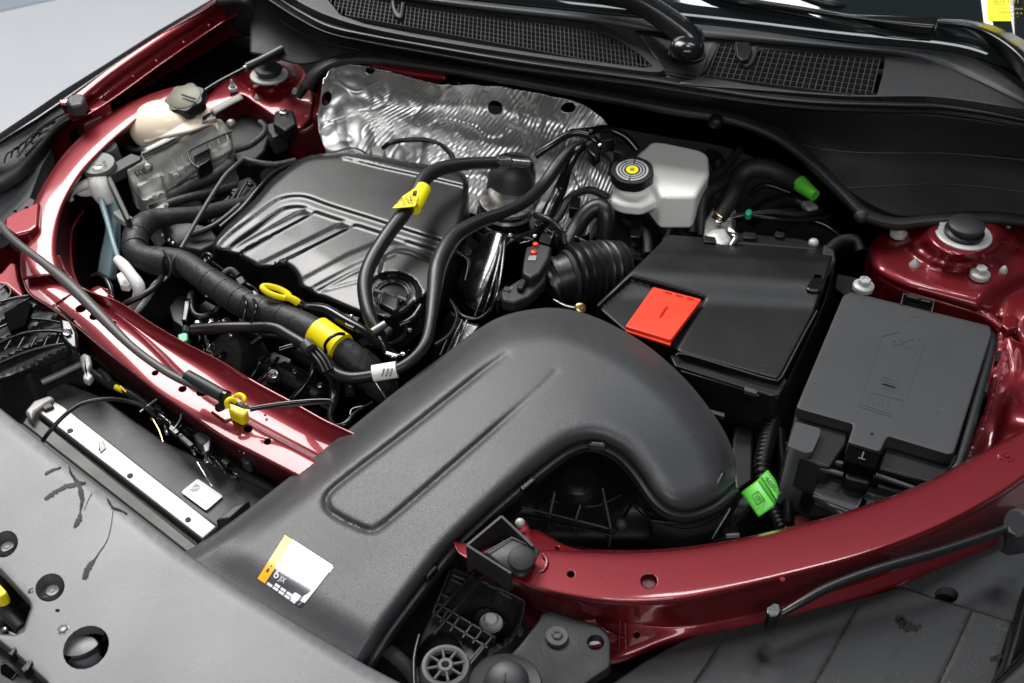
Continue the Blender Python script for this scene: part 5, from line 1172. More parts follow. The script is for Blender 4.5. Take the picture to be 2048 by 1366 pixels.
prism('lamp_pocket', [(6, 625), (52, 600), (64, 606), (50, 650), (20, 664)], -.018, .01, 'cavity_shade', hl, .002)
prism('mount_ear', [(118, 634), (142, 640), (154, 664), (156, 694), (142, 696), (124, 676)], -.012, .014, 'plastic_gloss', hl, .005, 3)
bolt(hl, 134, 664, -.01, 10, 'steel', 'flange', axis=(.3, -.6, .7))
prism('lamp_cap', [(-40, 470), (0, 560), (30, 600), (20, 625), (-60, 660)], -.05, .03, 'plastic', hl, .004); tube('seal_ring', ell_ if False else [(0, 580, -.045), (12, 570, -.045), (22, 582, -.045), (14, 598, -.045), (0, 600, -.045)], 2, 'plastic_grey', hl, n=6)

# black foam-lined cable lying on the crossmember (prop rod)
pr = thing('prop_rod', 'long dark grey hood prop rod lying along the red crossmember with foam grip', 'prop rod', P(300, 640, .0))
tube('rod', [(2, 448, .0), (14, 466, .004), (40, 490, .008), (90, 528, .01), (140, 570, .01), (200, 630, .008), (260, 690, .006), (320, 735, .004), (372, 764, .002), (470, 806, -.002), (500, 814, -.004), (560, 812, -.002), (620, 806, .0), (668, 802, .004)], [8, 8, 8, 9, 13, 12, 9, 9, 9, 5, 5, 5, 5, 3], 'rod_grey', pr, n=10, flat=.8)
tube('foam_grip', [(374, 752, .004), (410, 772, .003), (446, 792, .002)], 13.5, 'plastic', pr, n=18, sub=4)
lathe('grip_collar', P(448, 793, .001), [(.0065, -.006), (.0075, 0), (.0075, .004), (.005, .006)], 'plastic_gloss', pr, axis=(.9, -.5, -.05), n=20)
tube('grip_hook', [(446, 800, .0), (444, 812, -.008), (436, 816, -.012)], 9, 'plastic_gloss', pr, n=10)
tube('rod_tip', [(500, 818, .0), (560, 808, .002), (620, 802, .005), (660, 801, .008), (668, 806, .006)], [6, 5, 5, 4, 4], 'plastic_gloss', pr, n=10)
yc = thing('rod_clip', 'yellow plastic clip holding the prop rod on the crossmember', 'clip', P(470, 810, -.02))
prism('clip_base', [(455, 808), (470, 804), (497, 820), (489, 832), (480, 834), (458, 822)], -.014, .014, 'yellow', yc, .004, 3)
tube('clip_jaw', [(456, 816, -.002), (454, 804, .004), (462, 798, .006), (472, 803, .002)], 5.5, 'yellow', yc, n=10)
tube('clip_jaw', [(470, 793, .0), (478, 789, .004), (487, 793, .004), (489, 801, .002), (484, 806, -.004)], 4.5, 'yellow', yc, n=10)
tube('latch_hose', [(650, 806, .0), (668, 800, .004)], 3, 'plastic_gloss', pr, n=8, sub=2)

# ================================================================== FAR CORNER: tanks
et = thing('expansion_tank', 'cream translucent coolant tank with dark ribbed cap at the far side', 'coolant tank', P(330, 260, -.04))
bm = bmesh.new(); bmesh.ops.create_uvsphere(bm, u_segments=40, v_segments=24, radius=1)
me = bpy.data.meshes.new('tank_body'); c = P(326, 252, -.012)
for v_ in bm.verts: v_.co = Vector((v_.co.x*.047, v_.co.y*.045, v_.co.z*.034))
vs = [tuple(v_.co+c) for v_ in bm.verts]; fs_ = [[v_.index for v_ in f.verts] for f in bm.faces]; bm.verts.ensure_lookup_table()
mk('tank_body', vs, fs_, 'cream_plastic', et); bm.free()
lathe('tank_neck', P(366, 226, -.02), [(.026, -.02), (.028, .0), (.024, .012), (.018, .018), (.017, .03)], 'cream_plastic', et, n=32)
sheet('tank_shoulder', [[(300, 230, .004), (340, 212, .006), (380, 214, .006), (415, 214, .0), (430, 228, -.01)], [(290, 255, .0), (340, 240, .006), (385, 236, .004), (420, 232, -.004), (435, 244, -.012)], [(288, 285, -.01), (340, 270, .0), (385, 260, .0), (425, 248, -.01), (438, 262, -.02)]], 'cream_plastic', et, nu=6, nv=5, t=.004)
tube('tank_seam', [(290, 232, .001), (312, 218, .008), (335, 214, .011)], 1.5, 'cream_plastic', et, n=6)
tube('outlet', [(262, 272, -.03), (275, 268, -.028), (292, 264, -.026)], [5, 8, 10], 'cream_plastic', et, n=12, sub=2)
tube('outlet_clamp', [(258, 268, -.028), (268, 262, -.026)], 9, 'steel', et, n=14, sub=2)
tube('vent_hose', [(262, 270, -.028), (250, 276, -.03), (245, 284, -.03), (256, 296, -.03), (275, 300, -.03), (300, 296, -.03)], 7, 'rubber', et, n=12)
cc = thing('tank_cap', 'dark lobed cap with faded olive top on the coolant tank', 'cap', P(380, 205, .02))
ax = (-.12, -.25, 1)
lathe('cap_skirt', P(377, 210, .012), [(.024, -.004), (.028, .0), (.0285, .012), (.026, .0155), (.001, .0155)], 'plastic_dark', cc, axis=ax, n=60, star=lambda t, r, h: 1+.075*math.cos(7*t) if r > .02 else 1)
lathe('cap_top', P(377, 210, .012)+Vector(ax).normalized()*.0150, [(.023, 0), (.0228, .0012), (.0215, .0018), (.0005, .0018)], 'olive_cap', cc, axis=ax, n=40)
prism('cap_rib', [(361, 188), (364, 187), (392, 196), (389, 198)], .0325, .002, 'plastic_dark', cc, .0005)
# washer filler
wf = thing('washer_filler', 'white washer bottle neck with round grey cap and long blue tinted bottle', 'washer bottle', P(200, 400, -.06))
lathe('filler_cap', P(200, 337, -.012), [(.02, -.006), (.0225, .0), (.0225, .007), (.021, .0095), (.001, .0095)], 'cap_grey', wf, n=36, axis=(0, -.15, 1))
text('cap_symbol', '*~*', (184, 340), (214, 334), .0005, 'plastic_dark', wf, up=(182, 326, .0005))
tube('funnel', [(203, 346, -.018), (201, 364, -.024), (208, 384, -.036), (216, 404, -.05)], [26, 25, 25, 17], 'white_plastic', wf, n=18)
tube('side_arm', [(196, 360, -.022), (168, 370, -.026), (148, 380, -.03), (138, 390, -.034), (143, 402, -.042)], [13, 10, 9, 8, 5], 'white_plastic', wf, n=12)
sheet('arm_web', [[(195, 358, -.022), (165, 370, -.028), (147, 384, -.032)], [(205, 372, -.026), (175, 380, -.034), (160, 392, -.04)], [(215, 392, -.04), (190, 392, -.044), (172, 394, -.046)]], 'white_plastic', wf, nu=5, nv=4, t=.004)
tube('overflow_tube', [(226, 374, -.03), (210, 366, -.025), (201, 380, -.03), (204, 406, -.04), (214, 440, -.05), (226, 484, -.06), (236, 515, -.06)], [6, 6, 6, 6, 5.5, 5, 5], 'bottle_blue', wf, n=10)
sheet('bottle_body', [[(212, 372, -.04), (208, 420, -.06), (210, 460, -.08), (200, 510, -.1), (194, 550, -.12)], [(228, 374, -.034), (226, 420, -.054), (228, 460, -.07), (222, 510, -.09), (214, 555, -.11)], [(236, 380, -.044), (244, 420, -.06), (242, 460, -.08), (240, 515, -.1), (232, 560, -.12)]], 'bottle_blue', wf, nu=6, nv=6, t=.006)
tube('white_elbow', [(236, 520, -.03), (248, 532, -.026), (262, 550, -.028), (276, 570, -.034), (278, 588, -.045), (268, 606, -.06), (258, 622, -.07)], [10, 12, 12, 13, 12, 9, 8], 'white_tube', wf, n=16)
tube('lower_tube', [(238, 640, -.09), (262, 628, -.09), (290, 600, -.09), (310, 570, -.09), (330, 555, -.1)], [11, 10, 8, 7, 5], 'white_tube', wf, n=12)
prism('white_tab', [(232, 548), (244, 542), (262, 564), (256, 572), (240, 570)], -.05, .01, 'white_plastic', wf, .002)
tube('black_hose', [(186, 552, -.045), (196, 548, -.035), (210, 556, -.03), (220, 574, -.03), (224, 596, -.035)], 5, 'plastic_gloss', wf, n=10)
lathe('small_cap', P(222, 302, -.012), [(.0095, -.014), (.0095, .0), (.011, .001), (.011, .008), (.009, .01), (.001, .01)], 'cap_grey', wf, axis=(-.1, -.2, 1), n=12)
tube('small_neck', [(224, 308, -.02), (232, 330, -.04)], 10, 'cap_grey', wf, n=12, sub=2)

# control unit on bracket
eb = thing('control_unit', 'cast grey control unit in a dark metal bracket beside the coolant tank', 'control unit', P(360, 330, -.06))
def zeb(x, y, d): return -.045-.0007*(y-(.0-.52*(x-455)+262))+.004*noise.noise(Vector((0, 0, 0)))+0*x
def face_z(x, y):   # face falls towards the engine
    k = y-(262-.52*(x-455)); return -.03-.00055*k
def zfa(x, y, d):
    z = face_z(x, y)
    for (q, h) in [([(338, 345), (400, 312), (460, 282), (466, 302), (396, 340), (352, 372)], .006), ([(272, 372), (322, 345), (330, 380), (286, 410)], .008), ([(286, 400), (330, 380), (342, 420), (300, 440)], .013)]:
        z = z+h*ss(sd(x, y, q), -2, 3)
    z = z+.0015*np.sin(x*.11)*np.sin(y*.13+1)
    return z
relief('casting', rounded([(250, 338), (300, 312), (360, 280), (440, 236), (462, 262), (468, 300), (452, 330), (400, 360), (350, 396), (300, 440), (290, 425), (262, 372)], 6), zfa, 'cast_grey', eb, step=4, rnd=7, drop=.008, skirt=.05)
sheet('bracket_strip', [[(277, 296, -.005), (330, 268, -.003), (345, 262, -.003)], [(285, 308, -.006), (340, 282, -.004), (352, 274, -.004)]], 'steel_dark', eb, nu=3, nv=2, t=.003)
sheet('bracket_strip', [[(362, 256, -.003), (400, 236, .0), (424, 222, .0)], [(372, 264, -.004), (412, 244, -.002), (432, 234, -.002)]], 'steel_dark', eb, nu=3, nv=2, t=.003)
sheet('bracket_strip', [[(420, 218, .0), (450, 202, .0), (480, 186, .0)], [(430, 226, -.002), (458, 210, -.002), (486, 196, -.002)]], 'cast_grey', eb, nu=3, nv=2, t=.003)
sheet('strip_face', [[(285, 308, -.006), (340, 282, -.004), (372, 264, -.004), (432, 236, -.002)], [(288, 318, -.018), (345, 290, -.016), (378, 272, -.016), (438, 246, -.016)]], 'cast_grey', eb, nu=3, nv=2, t=.003)
prism('bracket_arm', [(207, 336), (262, 306), (282, 312), (282, 318), (222, 350), (262, 436), (252, 440), (214, 360)], -.012, .016, 'plastic', eb, .002)
prism('dark_gap', [(222, 352), (252, 336), (285, 438), (270, 446)], -.08, .02, 'cavity_shade', eb, .002)
for x, y in [(296, 336), (462, 248)]: bolt(eb, x, y, -.02, 10, 'alu', 'dome', axis=(.3, -.6, .6))
for i in range(3): tube('cooling_ring', [(278+i*7, 352-i*2, -.028), (270+i*7, 345-i*2, -.024), (276+i*7, 336-i*3, -.022)], 1.8, 'alu_dull', eb, n=6)
prism('socket', [(386, 312), (420, 294), (422, 318), (396, 334), (390, 328)], -.03, .02, 'plastic_gloss', eb, .002)
tube('socket_rim', [(398, 336, -.026), (384, 326, -.024), (376, 308, -.022), (384, 298, -.02), (430, 276, -.018), (464, 262, -.02)], 2.6, 'alu_dull', eb, n=8)
tube('clip_wire', [(282, 310, -.004), (290, 322, -.012), (296, 332, -.016)], 1.8, 'zinc', eb, n=6)
tube('clip_wire', [(364, 254, -.002), (350, 262, -.002), (348, 268, -.004)], 1.6, 'zinc', eb, n=6)
prism('dark_back', [(440, 226), (490, 196), (545, 250), (530, 300), (500, 330), (470, 320)], -.07, .03, 'plastic_dark', eb, .004)
prism('bracket_tip', [(224, 424), (240, 416), (246, 420), (268, 436), (262, 452), (240, 438)], -.045, .01, 'cast_grey', eb, .002)
gs = thing('gas_strut', 'thin black gas strut reaching from the coolant cap to the far rear corner', 'gas strut', P(470, 140, .03))
tube('strut_rod', [(405, 184, .02), (440, 162, .025), (494, 134, .03)], 3.6, 'plastic_gloss', gs, n=10, sub=2)
tube('strut_body', [(494, 134, .03), (520, 122, .034), (565, 98, .04)], 9, 'rubber', gs, n=14, sub=2)
tube('strut_collar', [(488, 138, .029), (496, 133, .03)], 6, 'alu', gs, n=12, sub=2)
hk = thing('corner_trim', 'black rubber trim curling from the cowl end down beside the foil', 'rubber seal', P(620, 150, .02))
tube('trim_tube', [(596, 196, -.01), (606, 180, .0), (620, 158, .015), (640, 138, .035), (670, 124, .05), (710, 112, .055)], [6, 9, 11, 11, 9, 6], 'rubber', hk, n=14)
# ================================================================== ENGINE BLOCK MASSES (deep, dark)
eg = thing('engine_block', 'dark manifold and shade-black engine block below the plastic cover', 'engine', P(680, 560, -.25))
prism('block', [(440, 440), (620, 330), (980, 360), (1000, 520), (900, 700), (760, 790), (600, 720), (480, 600)], -.13, .2, 'deep_shade', eg, .01)
prism('gearbox', [(1000, 430), (1240, 430), (1300, 560), (1180, 700), (980, 760), (900, 700)], -.2, .15, 'deep_shade', eg, .01)
prism('side_block', [(330, 440), (440, 420), (470, 520), (420, 600), (340, 560)], -.16, .15, 'deep_shade', eg, .01)
# manifold arch near the crossmember
sheet('manifold_shell', [[(430, 720, -.12), (450, 700, -.1), (500, 690, -.09), (570, 720, -.09), (640, 760, -.1), (680, 790, -.11)],
 [(446, 738, -.1), (470, 722, -.085), (520, 715, -.075), (580, 742, -.075), (640, 785, -.085), (670, 820, -.1)],
 [(470, 770, -.11), (500, 760, -.1), (545, 760, -.09), (590, 785, -.09), (630, 820, -.1), (660, 850, -.12)]], 'plastic_dark', eg, nu=6, nv=5, t=.004)
tube('manifold_band', [(494, 768, -.08), (520, 728, -.066), (536, 708, -.07)], 4, 'plastic_gloss', eg, n=10)
tube('manifold_band', [(512, 776, -.08), (540, 738, -.066), (556, 716, -.07)], 4, 'plastic_gloss', eg, n=10)
tube('manifold_runner', [(560, 745, -.08), (610, 775, -.085), (660, 800, -.1)], 26, 'plastic_dark', eg, n=14)
lathe('manifold_port', P(470, 735, -.1), [(.04, -.02), (.042, .01), (.038, .02), (.03, .022)], 'plastic_dark', eg, axis=(-.6, -.4, .6), n=30)
prism('silver_label', [(440, 728), (448, 725), (482, 747), (480, 756), (470, 756)], -.045, .002, 'alu_dull', eg, 0)
tube('bolt_tower', [(545, 775, -.12), (546, 752, -.07)], 14, 'plastic_dark', eg, n=14, sub=2)
bolt(eg, 547, 748, -.066, 11, 'steel', 'flange', axis=(0, -.4, 1))
prism('bolt_lug', [(512, 756), (534, 736), (560, 742), (562, 760), (536, 772), (514, 776)], -.085, .02, 'plastic_dark', eg, .004)
tube('small_hose', [(628, 724, -.05), (624, 745, -.06), (605, 775, -.07), (580, 802, -.08)], 7, 'plastic_gloss', eg, n=10)
tube('spring_clip', [(412, 680, -.05), (420, 690, -.045), (414, 700, -.05), (424, 705, -.045)], 2, 'steel', eg, n=6)
for (x, y) in [(396, 668), (404, 690), (420, 700), (436, 704), (425, 686)]: tube('spring_clip', [(x, y, -.06), (x+4, y+10, -.052), (x-2, y+18, -.06)], 1.6, 'steel_dark', eg, n=6)
# alternator / pump clutter left of the cover
cl = thing('sensor_cluster', 'black sensor connectors with small silver bolts between the wiring loom and the red crossmember', 'connector', P(420, 610, -.1))
prism('connector_body', rounded([(338, 612), (356, 592), (372, 590), (376, 640), (366, 655), (345, 640)], 6), -.07, .04, 'plastic_dark', cl, .005, 3)
prism('connector_body', [(376, 582), (388, 578), (384, 596), (372, 596)], -.05, .03, 'plastic_grey', cl, .002)
prism('connector_body', [(396, 612), (410, 598), (436, 612), (424, 630), (396, 630)], -.07, .03, 'plastic', cl, .003)
prism('connector_body', [(368, 600), (382, 600), (374, 640), (362, 640)], -.05, .03, 'plastic_gloss', cl, .002)
tube('connector_lead', [(386, 590, -.055), (384, 615, -.055), (392, 630, -.055), (410, 632, -.055), (430, 622, -.055), (440, 612, -.05)], 6, 'rubber', cl, n=10)
bolt(cl, 396, 648, -.06, 9, 'steel', 'dome'); bolt(cl, 424, 645, -.06, 9, 'steel', 'flange'); bolt(cl, 440, 648, -.06, 8, 'steel', 'flange'); bolt(cl, 414, 592, -.055, 5, 'steel', 'dome'); bolt(cl, 406, 586, -.055, 4, 'steel', 'dome')
prism('green_clip', rounded([(355, 668), (368, 664), (376, 666), (376, 680), (366, 684), (355, 678)], 3), -.05, .02, 'green_clip', cl, .003)
tube('sensor_neck', [(371, 656, -.058), (371, 666, -.055)], 7, 'steel_dark', cl, n=12, sub=2)
prism('belt_cover', [(320, 448), (352, 438), (420, 452), (440, 480), (400, 500), (350, 490)], -.08, .03, 'plastic', cl, .004)
for x, y in [(338, 480), (325, 470), (346, 486)]: bolt(cl, x, y, -.07, 4, 'steel', 'dome')
tube('cover_bracket', [(405, 515, -.04), (412, 508, -.03), (424, 514, -.03), (424, 526, -.04)], 5, 'plastic_gloss', cl, n=8)
prism('cover_bracket', [(405, 512), (416, 508), (422, 516), (408, 524)], -.035, .01, 'alu', cl, .002)

# ================================================================== BIG WIRING LOOM / TAPED HOSE
wl = thing('wiring_loom', 'thick black taped wiring loom with a yellow band running in front of the engine cover', 'wiring loom', P(500, 580, -.03))
o = tube('loom_branch', [(500, 402, -.08), (450, 415, -.07), (400, 428, -.06), (350, 432, -.05), (305, 440, -.045), (280, 458, -.04), (270, 482, -.04), (272, 505, -.04), (300, 520, -.038), (340, 526, -.035)], [12, 14, 16, 17, 22, 27, 26, 24, 27, 27], 'tape', wl, n=18)
o = tube('loom_trunk', [(300, 516, -.04), (340, 520, -.034), (370, 528, -.03), (410, 556, -.026), (460, 590, -.022), (500, 612, -.02), (560, 634, -.02), (610, 655, -.02), (655, 680, -.022), (700, 712, -.03), (740, 748, -.05), (770, 780, -.08)], [24, 25, 25, 27, 29, 29, 29, 30, 30, 29, 30, 30], 'tape', wl, n=20)
tube('tape_edge', [(326, 500, -.018), (338, 516, -.008), (342, 535, -.012), (338, 554, -.022)], 2, 'rubber_matte', wl, n=6)
for (a_, b_, c_, r_) in [((480, 586), (492, 612), (486, 642), 3.5), ((500, 592), (512, 618), (502, 646), 3.5)]:
    tube('loom_tie', [(*a_, -.012), ((a_[0]+b_[0])/2+5, (a_[1]+b_[1])/2, -.0), (*b_, .001), (*c_, -.012)], r_, 'plastic_gloss', wl, n=8)
tube('tie_head', [(507, 586, -.01), (513, 592, -.005)], 5, 'zinc', wl, n=8, sub=2)
tube('yellow_band', [(634, 664, -.018), (682, 698, -.022)], 33.5, 'yellow', wl, n=28, sub=4)
tube('loom_tie', [(652, 705, -.012), (650, 690, .0), (660, 676, .009), (676, 668, .009), (688, 668, .002)], 3.5, 'plastic_gloss', wl, n=8)
tube('side_branch', [(430, 560, -.03), (400, 548, -.03), (372, 530, -.03)], 10, 'tape', wl, n=10)
tube('side_branch', [(720, 690, -.03), (738, 680, -.03), (760, 676, -.03), (780, 660, -.03)], 9, 'rubber_matte', wl, n=10)
tube('loom_wire', [(425, 524, -.03), (470, 556, -.02), (505, 574, -.018), (518, 588, -.01)], 3, 'plastic_gloss', wl, n=8)
for i in range(12):   # other dark looms behind the control unit
    pass
for pts, r_ in [([(330, 400, -.07), (380, 372, -.065), (430, 350, -.06), (460, 330, -.06)], 14), ([(300, 420, -.06), (360, 400, -.06), (420, 385, -.07), (470, 370, -.08)], 9), ([(470, 300, -.05), (500, 290, -.045), (525, 270, -.04), (530, 255, -.04), (520, 245, -.04)], 7), ([(488, 318, -.05), (510, 325, -.05), (550, 330, -.055), (590, 322, -.06)], 7), ([(396, 392, -.08), (430, 400, -.09), (460, 420, -.1)], 10)]:
    tube('loom_branch', pts, r_, 'tape', wl, n=12)
dp = thing('transmission_tube', 'thin grey metal pipe slanting up behind the loom toward the control unit', 'pipe', P(400, 430, -.03))
tube('pipe_run', [(362, 497, -.04), (400, 430, -.03), (445, 358, -.02), (466, 336, -.015), (486, 318, -.02)], 4.5, 'alu_dull', dp, n=10, sub=3)
lh = thing('lower_hose', 'thin black rubber hose curving below the white elbow near the crossmember', 'hose', P(280, 590, -.04))
tube('hose_run', [(238, 616, -.05), (258, 604, -.04), (290, 588, -.035), (312, 572, -.035), (322, 556, -.04), (330, 540, -.05)], 6.5, 'rubber', lh, n=12)
dpk = thing('dipstick', 'yellow ring handled oil dipstick in front of the engine cover', 'dipstick', P(565, 590, -.03))
c_ = P(552, 584, .004)
ringp = [c_+Vector((.0145*math.cos(t), .0085*math.sin(t)*.8, .006*math.sin(t)*.0-.007*math.cos(t))) for t in [2*math.pi*i/24 for i in range(25)]]
tube3('ring', ringp, .0036, 'yellow', dpk, n=12, sub=2)
tube('handle', [(570, 592, .002), (588, 600, -.004), (596, 606, -.008)], [7, 8, 8], 'yellow', dpk, n=12, sub=3)
tube('dipstick_tube', [(594, 604, -.008), (604, 610, -.014), (612, 622, -.03)], [9, 8, 8], 'steel', dpk, n=12, sub=3)
# ================================================================== PIPES AND HOSES IN FRONT
fp_ = thing('fuel_pipe', 'long glossy black pipe with dirty white sleeve running beside the engine cover', 'pipe', P(700, 740, -.02))
tube('pipe_run', [(386, 660, -.04), (440, 656, -.03), (500, 655, -.025), (548, 656, -.02), (580, 672, -.02), (616, 694, -.02), (650, 720, -.022), (668, 744, -.024), (700, 756, -.024), (740, 752, -.02), (790, 740, -.014), (828, 716, -.008), (852, 684, -.002), (862, 640, .004), (868, 590, .008), (874, 540, .012), (890, 500, .014), (915, 468, .014), (960, 442, .012), (1010, 424, .008), (1050, 404, .004), (1085, 372, .0), (1112, 335, .006), (1140, 300, .014), (1166, 286, .014)],
 [12, 12, 12, 12, 12, 12, 13, 13, 13, 12, 11, 11, 12, 12, 15, 18, 18, 16, 14, 12, 12, 13, 14, 10, 8], 'rubber', fp_, n=16)
tube('pipe_sleeve', [(746, 747, -.018), (794, 739, -.014)], [17, 17], 'white_plastic', fp_, n=20, sub=3)
for i in range(3): tube('sleeve_stain', [(768+i*8, 738, .0), (764+i*8, 752, .0)], 2, 'grime', fp_, n=6, sub=1)
tube('pipe_clip', [(612, 688, -.01), (622, 700, -.01)], [14, 14], 'plastic_grey', fp_, n=14, sub=2)
for d_ in (-8, 0, 8): tube('pipe_clip', [(628+d_, 700-d_*.4, -.012), (645+d_, 720-d_*.4, -.012), (656+d_, 742-d_*.4, -.016)], 4.5, 'plastic_dark', fp_, n=8)
tube('pipe_run', [(640, 730, -.04), (668, 760, -.04), (668, 800, -.045), (660, 830, -.04), (668, 850, -.035), (690, 848, -.03), (712, 824, -.03), (745, 805, -.035)], [10, 12, 10, 6, 6, 6, 4, 3], 'plastic_gloss', fp_, n=12)
tube('wire_loop', [(700, 830, -.04), (705, 818, -.04), (730, 812, -.04)], 2, 'plastic_gloss', fp_, n=6)
bh = thing('breather_hose', 'curved black rubber hose with yellow tape label crossing over the engine cover', 'hose', P(850, 450, .02))
HP = [(758, 672, -.01), (742, 640, -.002), (731, 600, .004), (730, 560, .01), (744, 520, .016), (775, 470, .022), (805, 430, .026), (830, 390, .03), (848, 358, .03), (880, 338, .026), (930, 328, .02), (1000, 325, .01), (1030, 326, .006)]
tube('hose_run', HP[:-1], [15, 14, 14.5, 15, 15, 15, 15, 15, 15, 14.5, 13, 12], 'rubber', bh, n=20)
tube('hose_end', [(994, 326, .012), (1018, 325, .008)], [13, 13], 'steel', bh, n=20, sub=2)
tube('hose_collar', [(1016, 325, .008), (1022, 325, .008)], [11, 11], 'steel_dark', bh, n=20, sub=2)
tube('metal_tip', [(1022, 325, .008), (1058, 328, .002)], [10, 10], 'steel', bh, n=18, sub=2)
# yellow label: a wrapped band with a pointed flag
tube('label_wrap', [(846, 378, .031), (836, 398, .0305), (826, 416, .029)], [17, 17.5, 17], 'yellow_label', bh, n=22, sub=4)
prism('label_flag', [(785, 416), (806, 392), (828, 377), (844, 376), (830, 412), (812, 414)], .040, .001, 'yellow_label', bh, 0)
prism('label_print', [(827, 382), (834, 380), (831, 388), (825, 386)], .0435, .003, 'ink', bh, 0)
lathe('label_print', P(822, 401, .0425), [(.0012, 0), (.0012, .0006), (.0001, .0006)], 'ink', bh, n=10)
for a_, b_ in [((815, 404), (828, 407)), ((793, 408), (806, 395)), ((833, 402), (838, 392)), ((818, 394), (826, 396))]: tube('label_print', [(*a_, .0415), (*b_, .0418)], .7, 'print_yellow', bh, n=5, sub=1)
lab_t = text('label_text', '25C', (806, 410), (832, 400), .0412, 'print_yellow', bh, up=(800, 398, .0412))
tube('clamp_block', [(744, 664, .0), (770, 648, .002)], [8, 8], 'alu', bh, n=8, sub=2)
tube('lower_stub', [(754, 660, -.01), (764, 684, -.02), (776, 704, -.03), (794, 716, -.04)], [13, 12, 11, 10], 'plastic_gloss', bh, n=14)
tube('clamp_block', [(772, 706, -.025), (794, 712, -.028)], [5, 5], 'steel', bh, n=8, sub=2)
tube('clamp_block', [(782, 716, -.028), (800, 710, -.03)], [4, 4], 'steel', bh, n=8, sub=2)
pl = thing('coolant_pipe', 'short glossy black metal pipe with bracket below the front edge of the engine cover', 'pipe', P(680, 630, -.02))
tube('pipe_run', [(612, 616, -.02), (650, 620, -.014), (690, 642, -.012), (730, 664, -.014), (764, 690, -.02)], [11, 12, 12, 11, 10], 'plastic_gloss', pl, n=14)
prism('pipe_bracket', [(672, 622), (700, 628), (722, 634), (708, 658), (690, 650)], -.008, .006, 'plastic_gloss', pl, .002)
bolt(pl, 703, 632, -.005, 4, 'steel', 'dome')
for a_, b_ in [((840, 612), (822, 640)), ((818, 700), (812, 704)), ((752, 766), (772, 798)), ((826, 603), (842, 600))]: tube('strap_glint', [(*a_, -.04), (*b_, -.045)], 2, 'steel', pl, n=6, sub=1)
tube('dark_bracket', [(800, 650, -.04), (826, 636, -.035), (850, 600, -.03)], 7, 'plastic_gloss', pl, n=10)

# ================================================================== TURBO SIDE (between cover and duct)
ts = thing('turbo_heat_shield', 'shiny dark pressed metal heat shield with rolled edge beside the engine cover', 'heat shield', P(960, 560, -.07))
sheet('shield_skin', [[(968, 468, -.05), (940, 520, -.07), (912, 560, -.09), (906, 590, -.1), (925, 615, -.11)],
 [(990, 462, -.03), (975, 510, -.04), (950, 560, -.055), (935, 600, -.07), (940, 628, -.09)],
 [(1010, 468, -.03), (1000, 515, -.04), (980, 560, -.05), (965, 605, -.065), (960, 634, -.09)],
 [(1022, 480, -.05), (1004, 530, -.06), (996, 570, -.075), (990, 610, -.09), (975, 632, -.11)]], 'foil_dark', ts, nu=7, nv=6, t=.002)
o = tube('rolled_edge', [(1066, 480, -.05), (1040, 476, -.045), (1012, 490, -.045), (998, 520, -.05), (993, 560, -.06), (990, 590, -.07), (982, 615, -.08), (958, 636, -.085), (925, 632, -.085), (905, 605, -.085)], 4, 'steel_dark', ts, n=10)
for k in range(3): tube('pressed_bead', [(950+k*16, 630-k*4, -.08+.006), (968+k*14, 580, -.055+.005), (990+k*8, 520, -.04+.004), (1000+k*5, 480, -.035)], 3, 'foil_dark', ts, n=8)
sheet('lower_skin', [[(900, 620, -.09), (880, 660, -.1), (860, 700, -.11), (850, 740, -.12)], [(925, 640, -.07), (905, 680, -.08), (890, 715, -.09), (880, 745, -.1)], [(960, 650, -.07), (930, 690, -.08), (905, 720, -.09), (890, 745, -.1)]], 'foil_dark', ts, nu=5, nv=6, t=.002)
for k in range(3): tube('pressed_bead', [(880+k*14, 710-k*4, -.085), (898+k*12, 670, -.075), (914+k*10, 640, -.068)], 2.4, 'foil_dark', ts, n=8)
tp = thing('turbo_elbow', 'black domed turbo outlet elbow with silver clamp below', 'pipe', P(1020, 370, -.04))
tube('elbow_body', [(1018, 400, -.058), (1020, 380, -.045), (1022, 350, -.025), (1024, 330, -.016)], [46, 48, 46, 34], 'plastic', tp, n=28)
lathe('elbow_dome', P(1026, 336, -.02), [(.031, -.02), (.032, -.004), (.028, .008), (.018, .014), (.002, .017)], 'plastic_gloss', tp, n=32)
lathe('silver_clamp', P(1010, 422, -.05), [(.036, -.016), (.0375, -.014), (.0375, .002), (.0345, .005), (.0345, .010), (.0365, .013), (.0355, .016), (.029, .017)], 'steel', tp, axis=(.1, .0, 1), n=36)
lathe('lower_cup', P(1010, 448, -.1), [(.034, -.02), (.0355, .0), (.034, .016), (.032, .024)], 'plastic_dark', tp, n=32)
prism('clamp_ear', [(1028, 384), (1040, 382), (1056, 396), (1052, 402), (1034, 394)], -.045, .01, 'steel', tp, .002)
bolt(tp, 1042, 388, -.042, 5, 'steel', 'flange')
tube('shoulder_pipe', [(1075, 345, -.06), (1085, 380, -.07), (1080, 420, -.09)], 16, 'plastic_dark', tp, n=14)
vh = thing('vacuum_hose', 'glossy black hose branch rising behind the silver clamp to the foil shield', 'hose', P(1130, 330, -.02))
tube('hose_run', [(1082, 460, -.06), (1100, 420, -.05), (1120, 380, -.04), (1135, 340, -.01), (1152, 305, .01), (1168, 290, .012)], [13, 14, 14, 10, 10, 10], 'plastic_gloss', vh, n=14)
tube('hose_run', [(1070, 312, .0), (1100, 292, .012), (1140, 268, .022), (1170, 268, .022), (1190, 282, .016), (1196, 300, .004)], 8, 'plastic_gloss', vh, n=12)
tube('hose_run', [(1178, 284, .0), (1205, 298, -.004), (1240, 322, -.02)], 16, 'plastic_gloss', vh, n=14)
for (x, y) in [(1080, 302), (1186, 300), (1210, 308)]: tube('hose_clip', [(x, y-8, -.012), (x+4, y+2, -.01), (x, y+10, -.016)], 2, 'steel', vh, n=6)
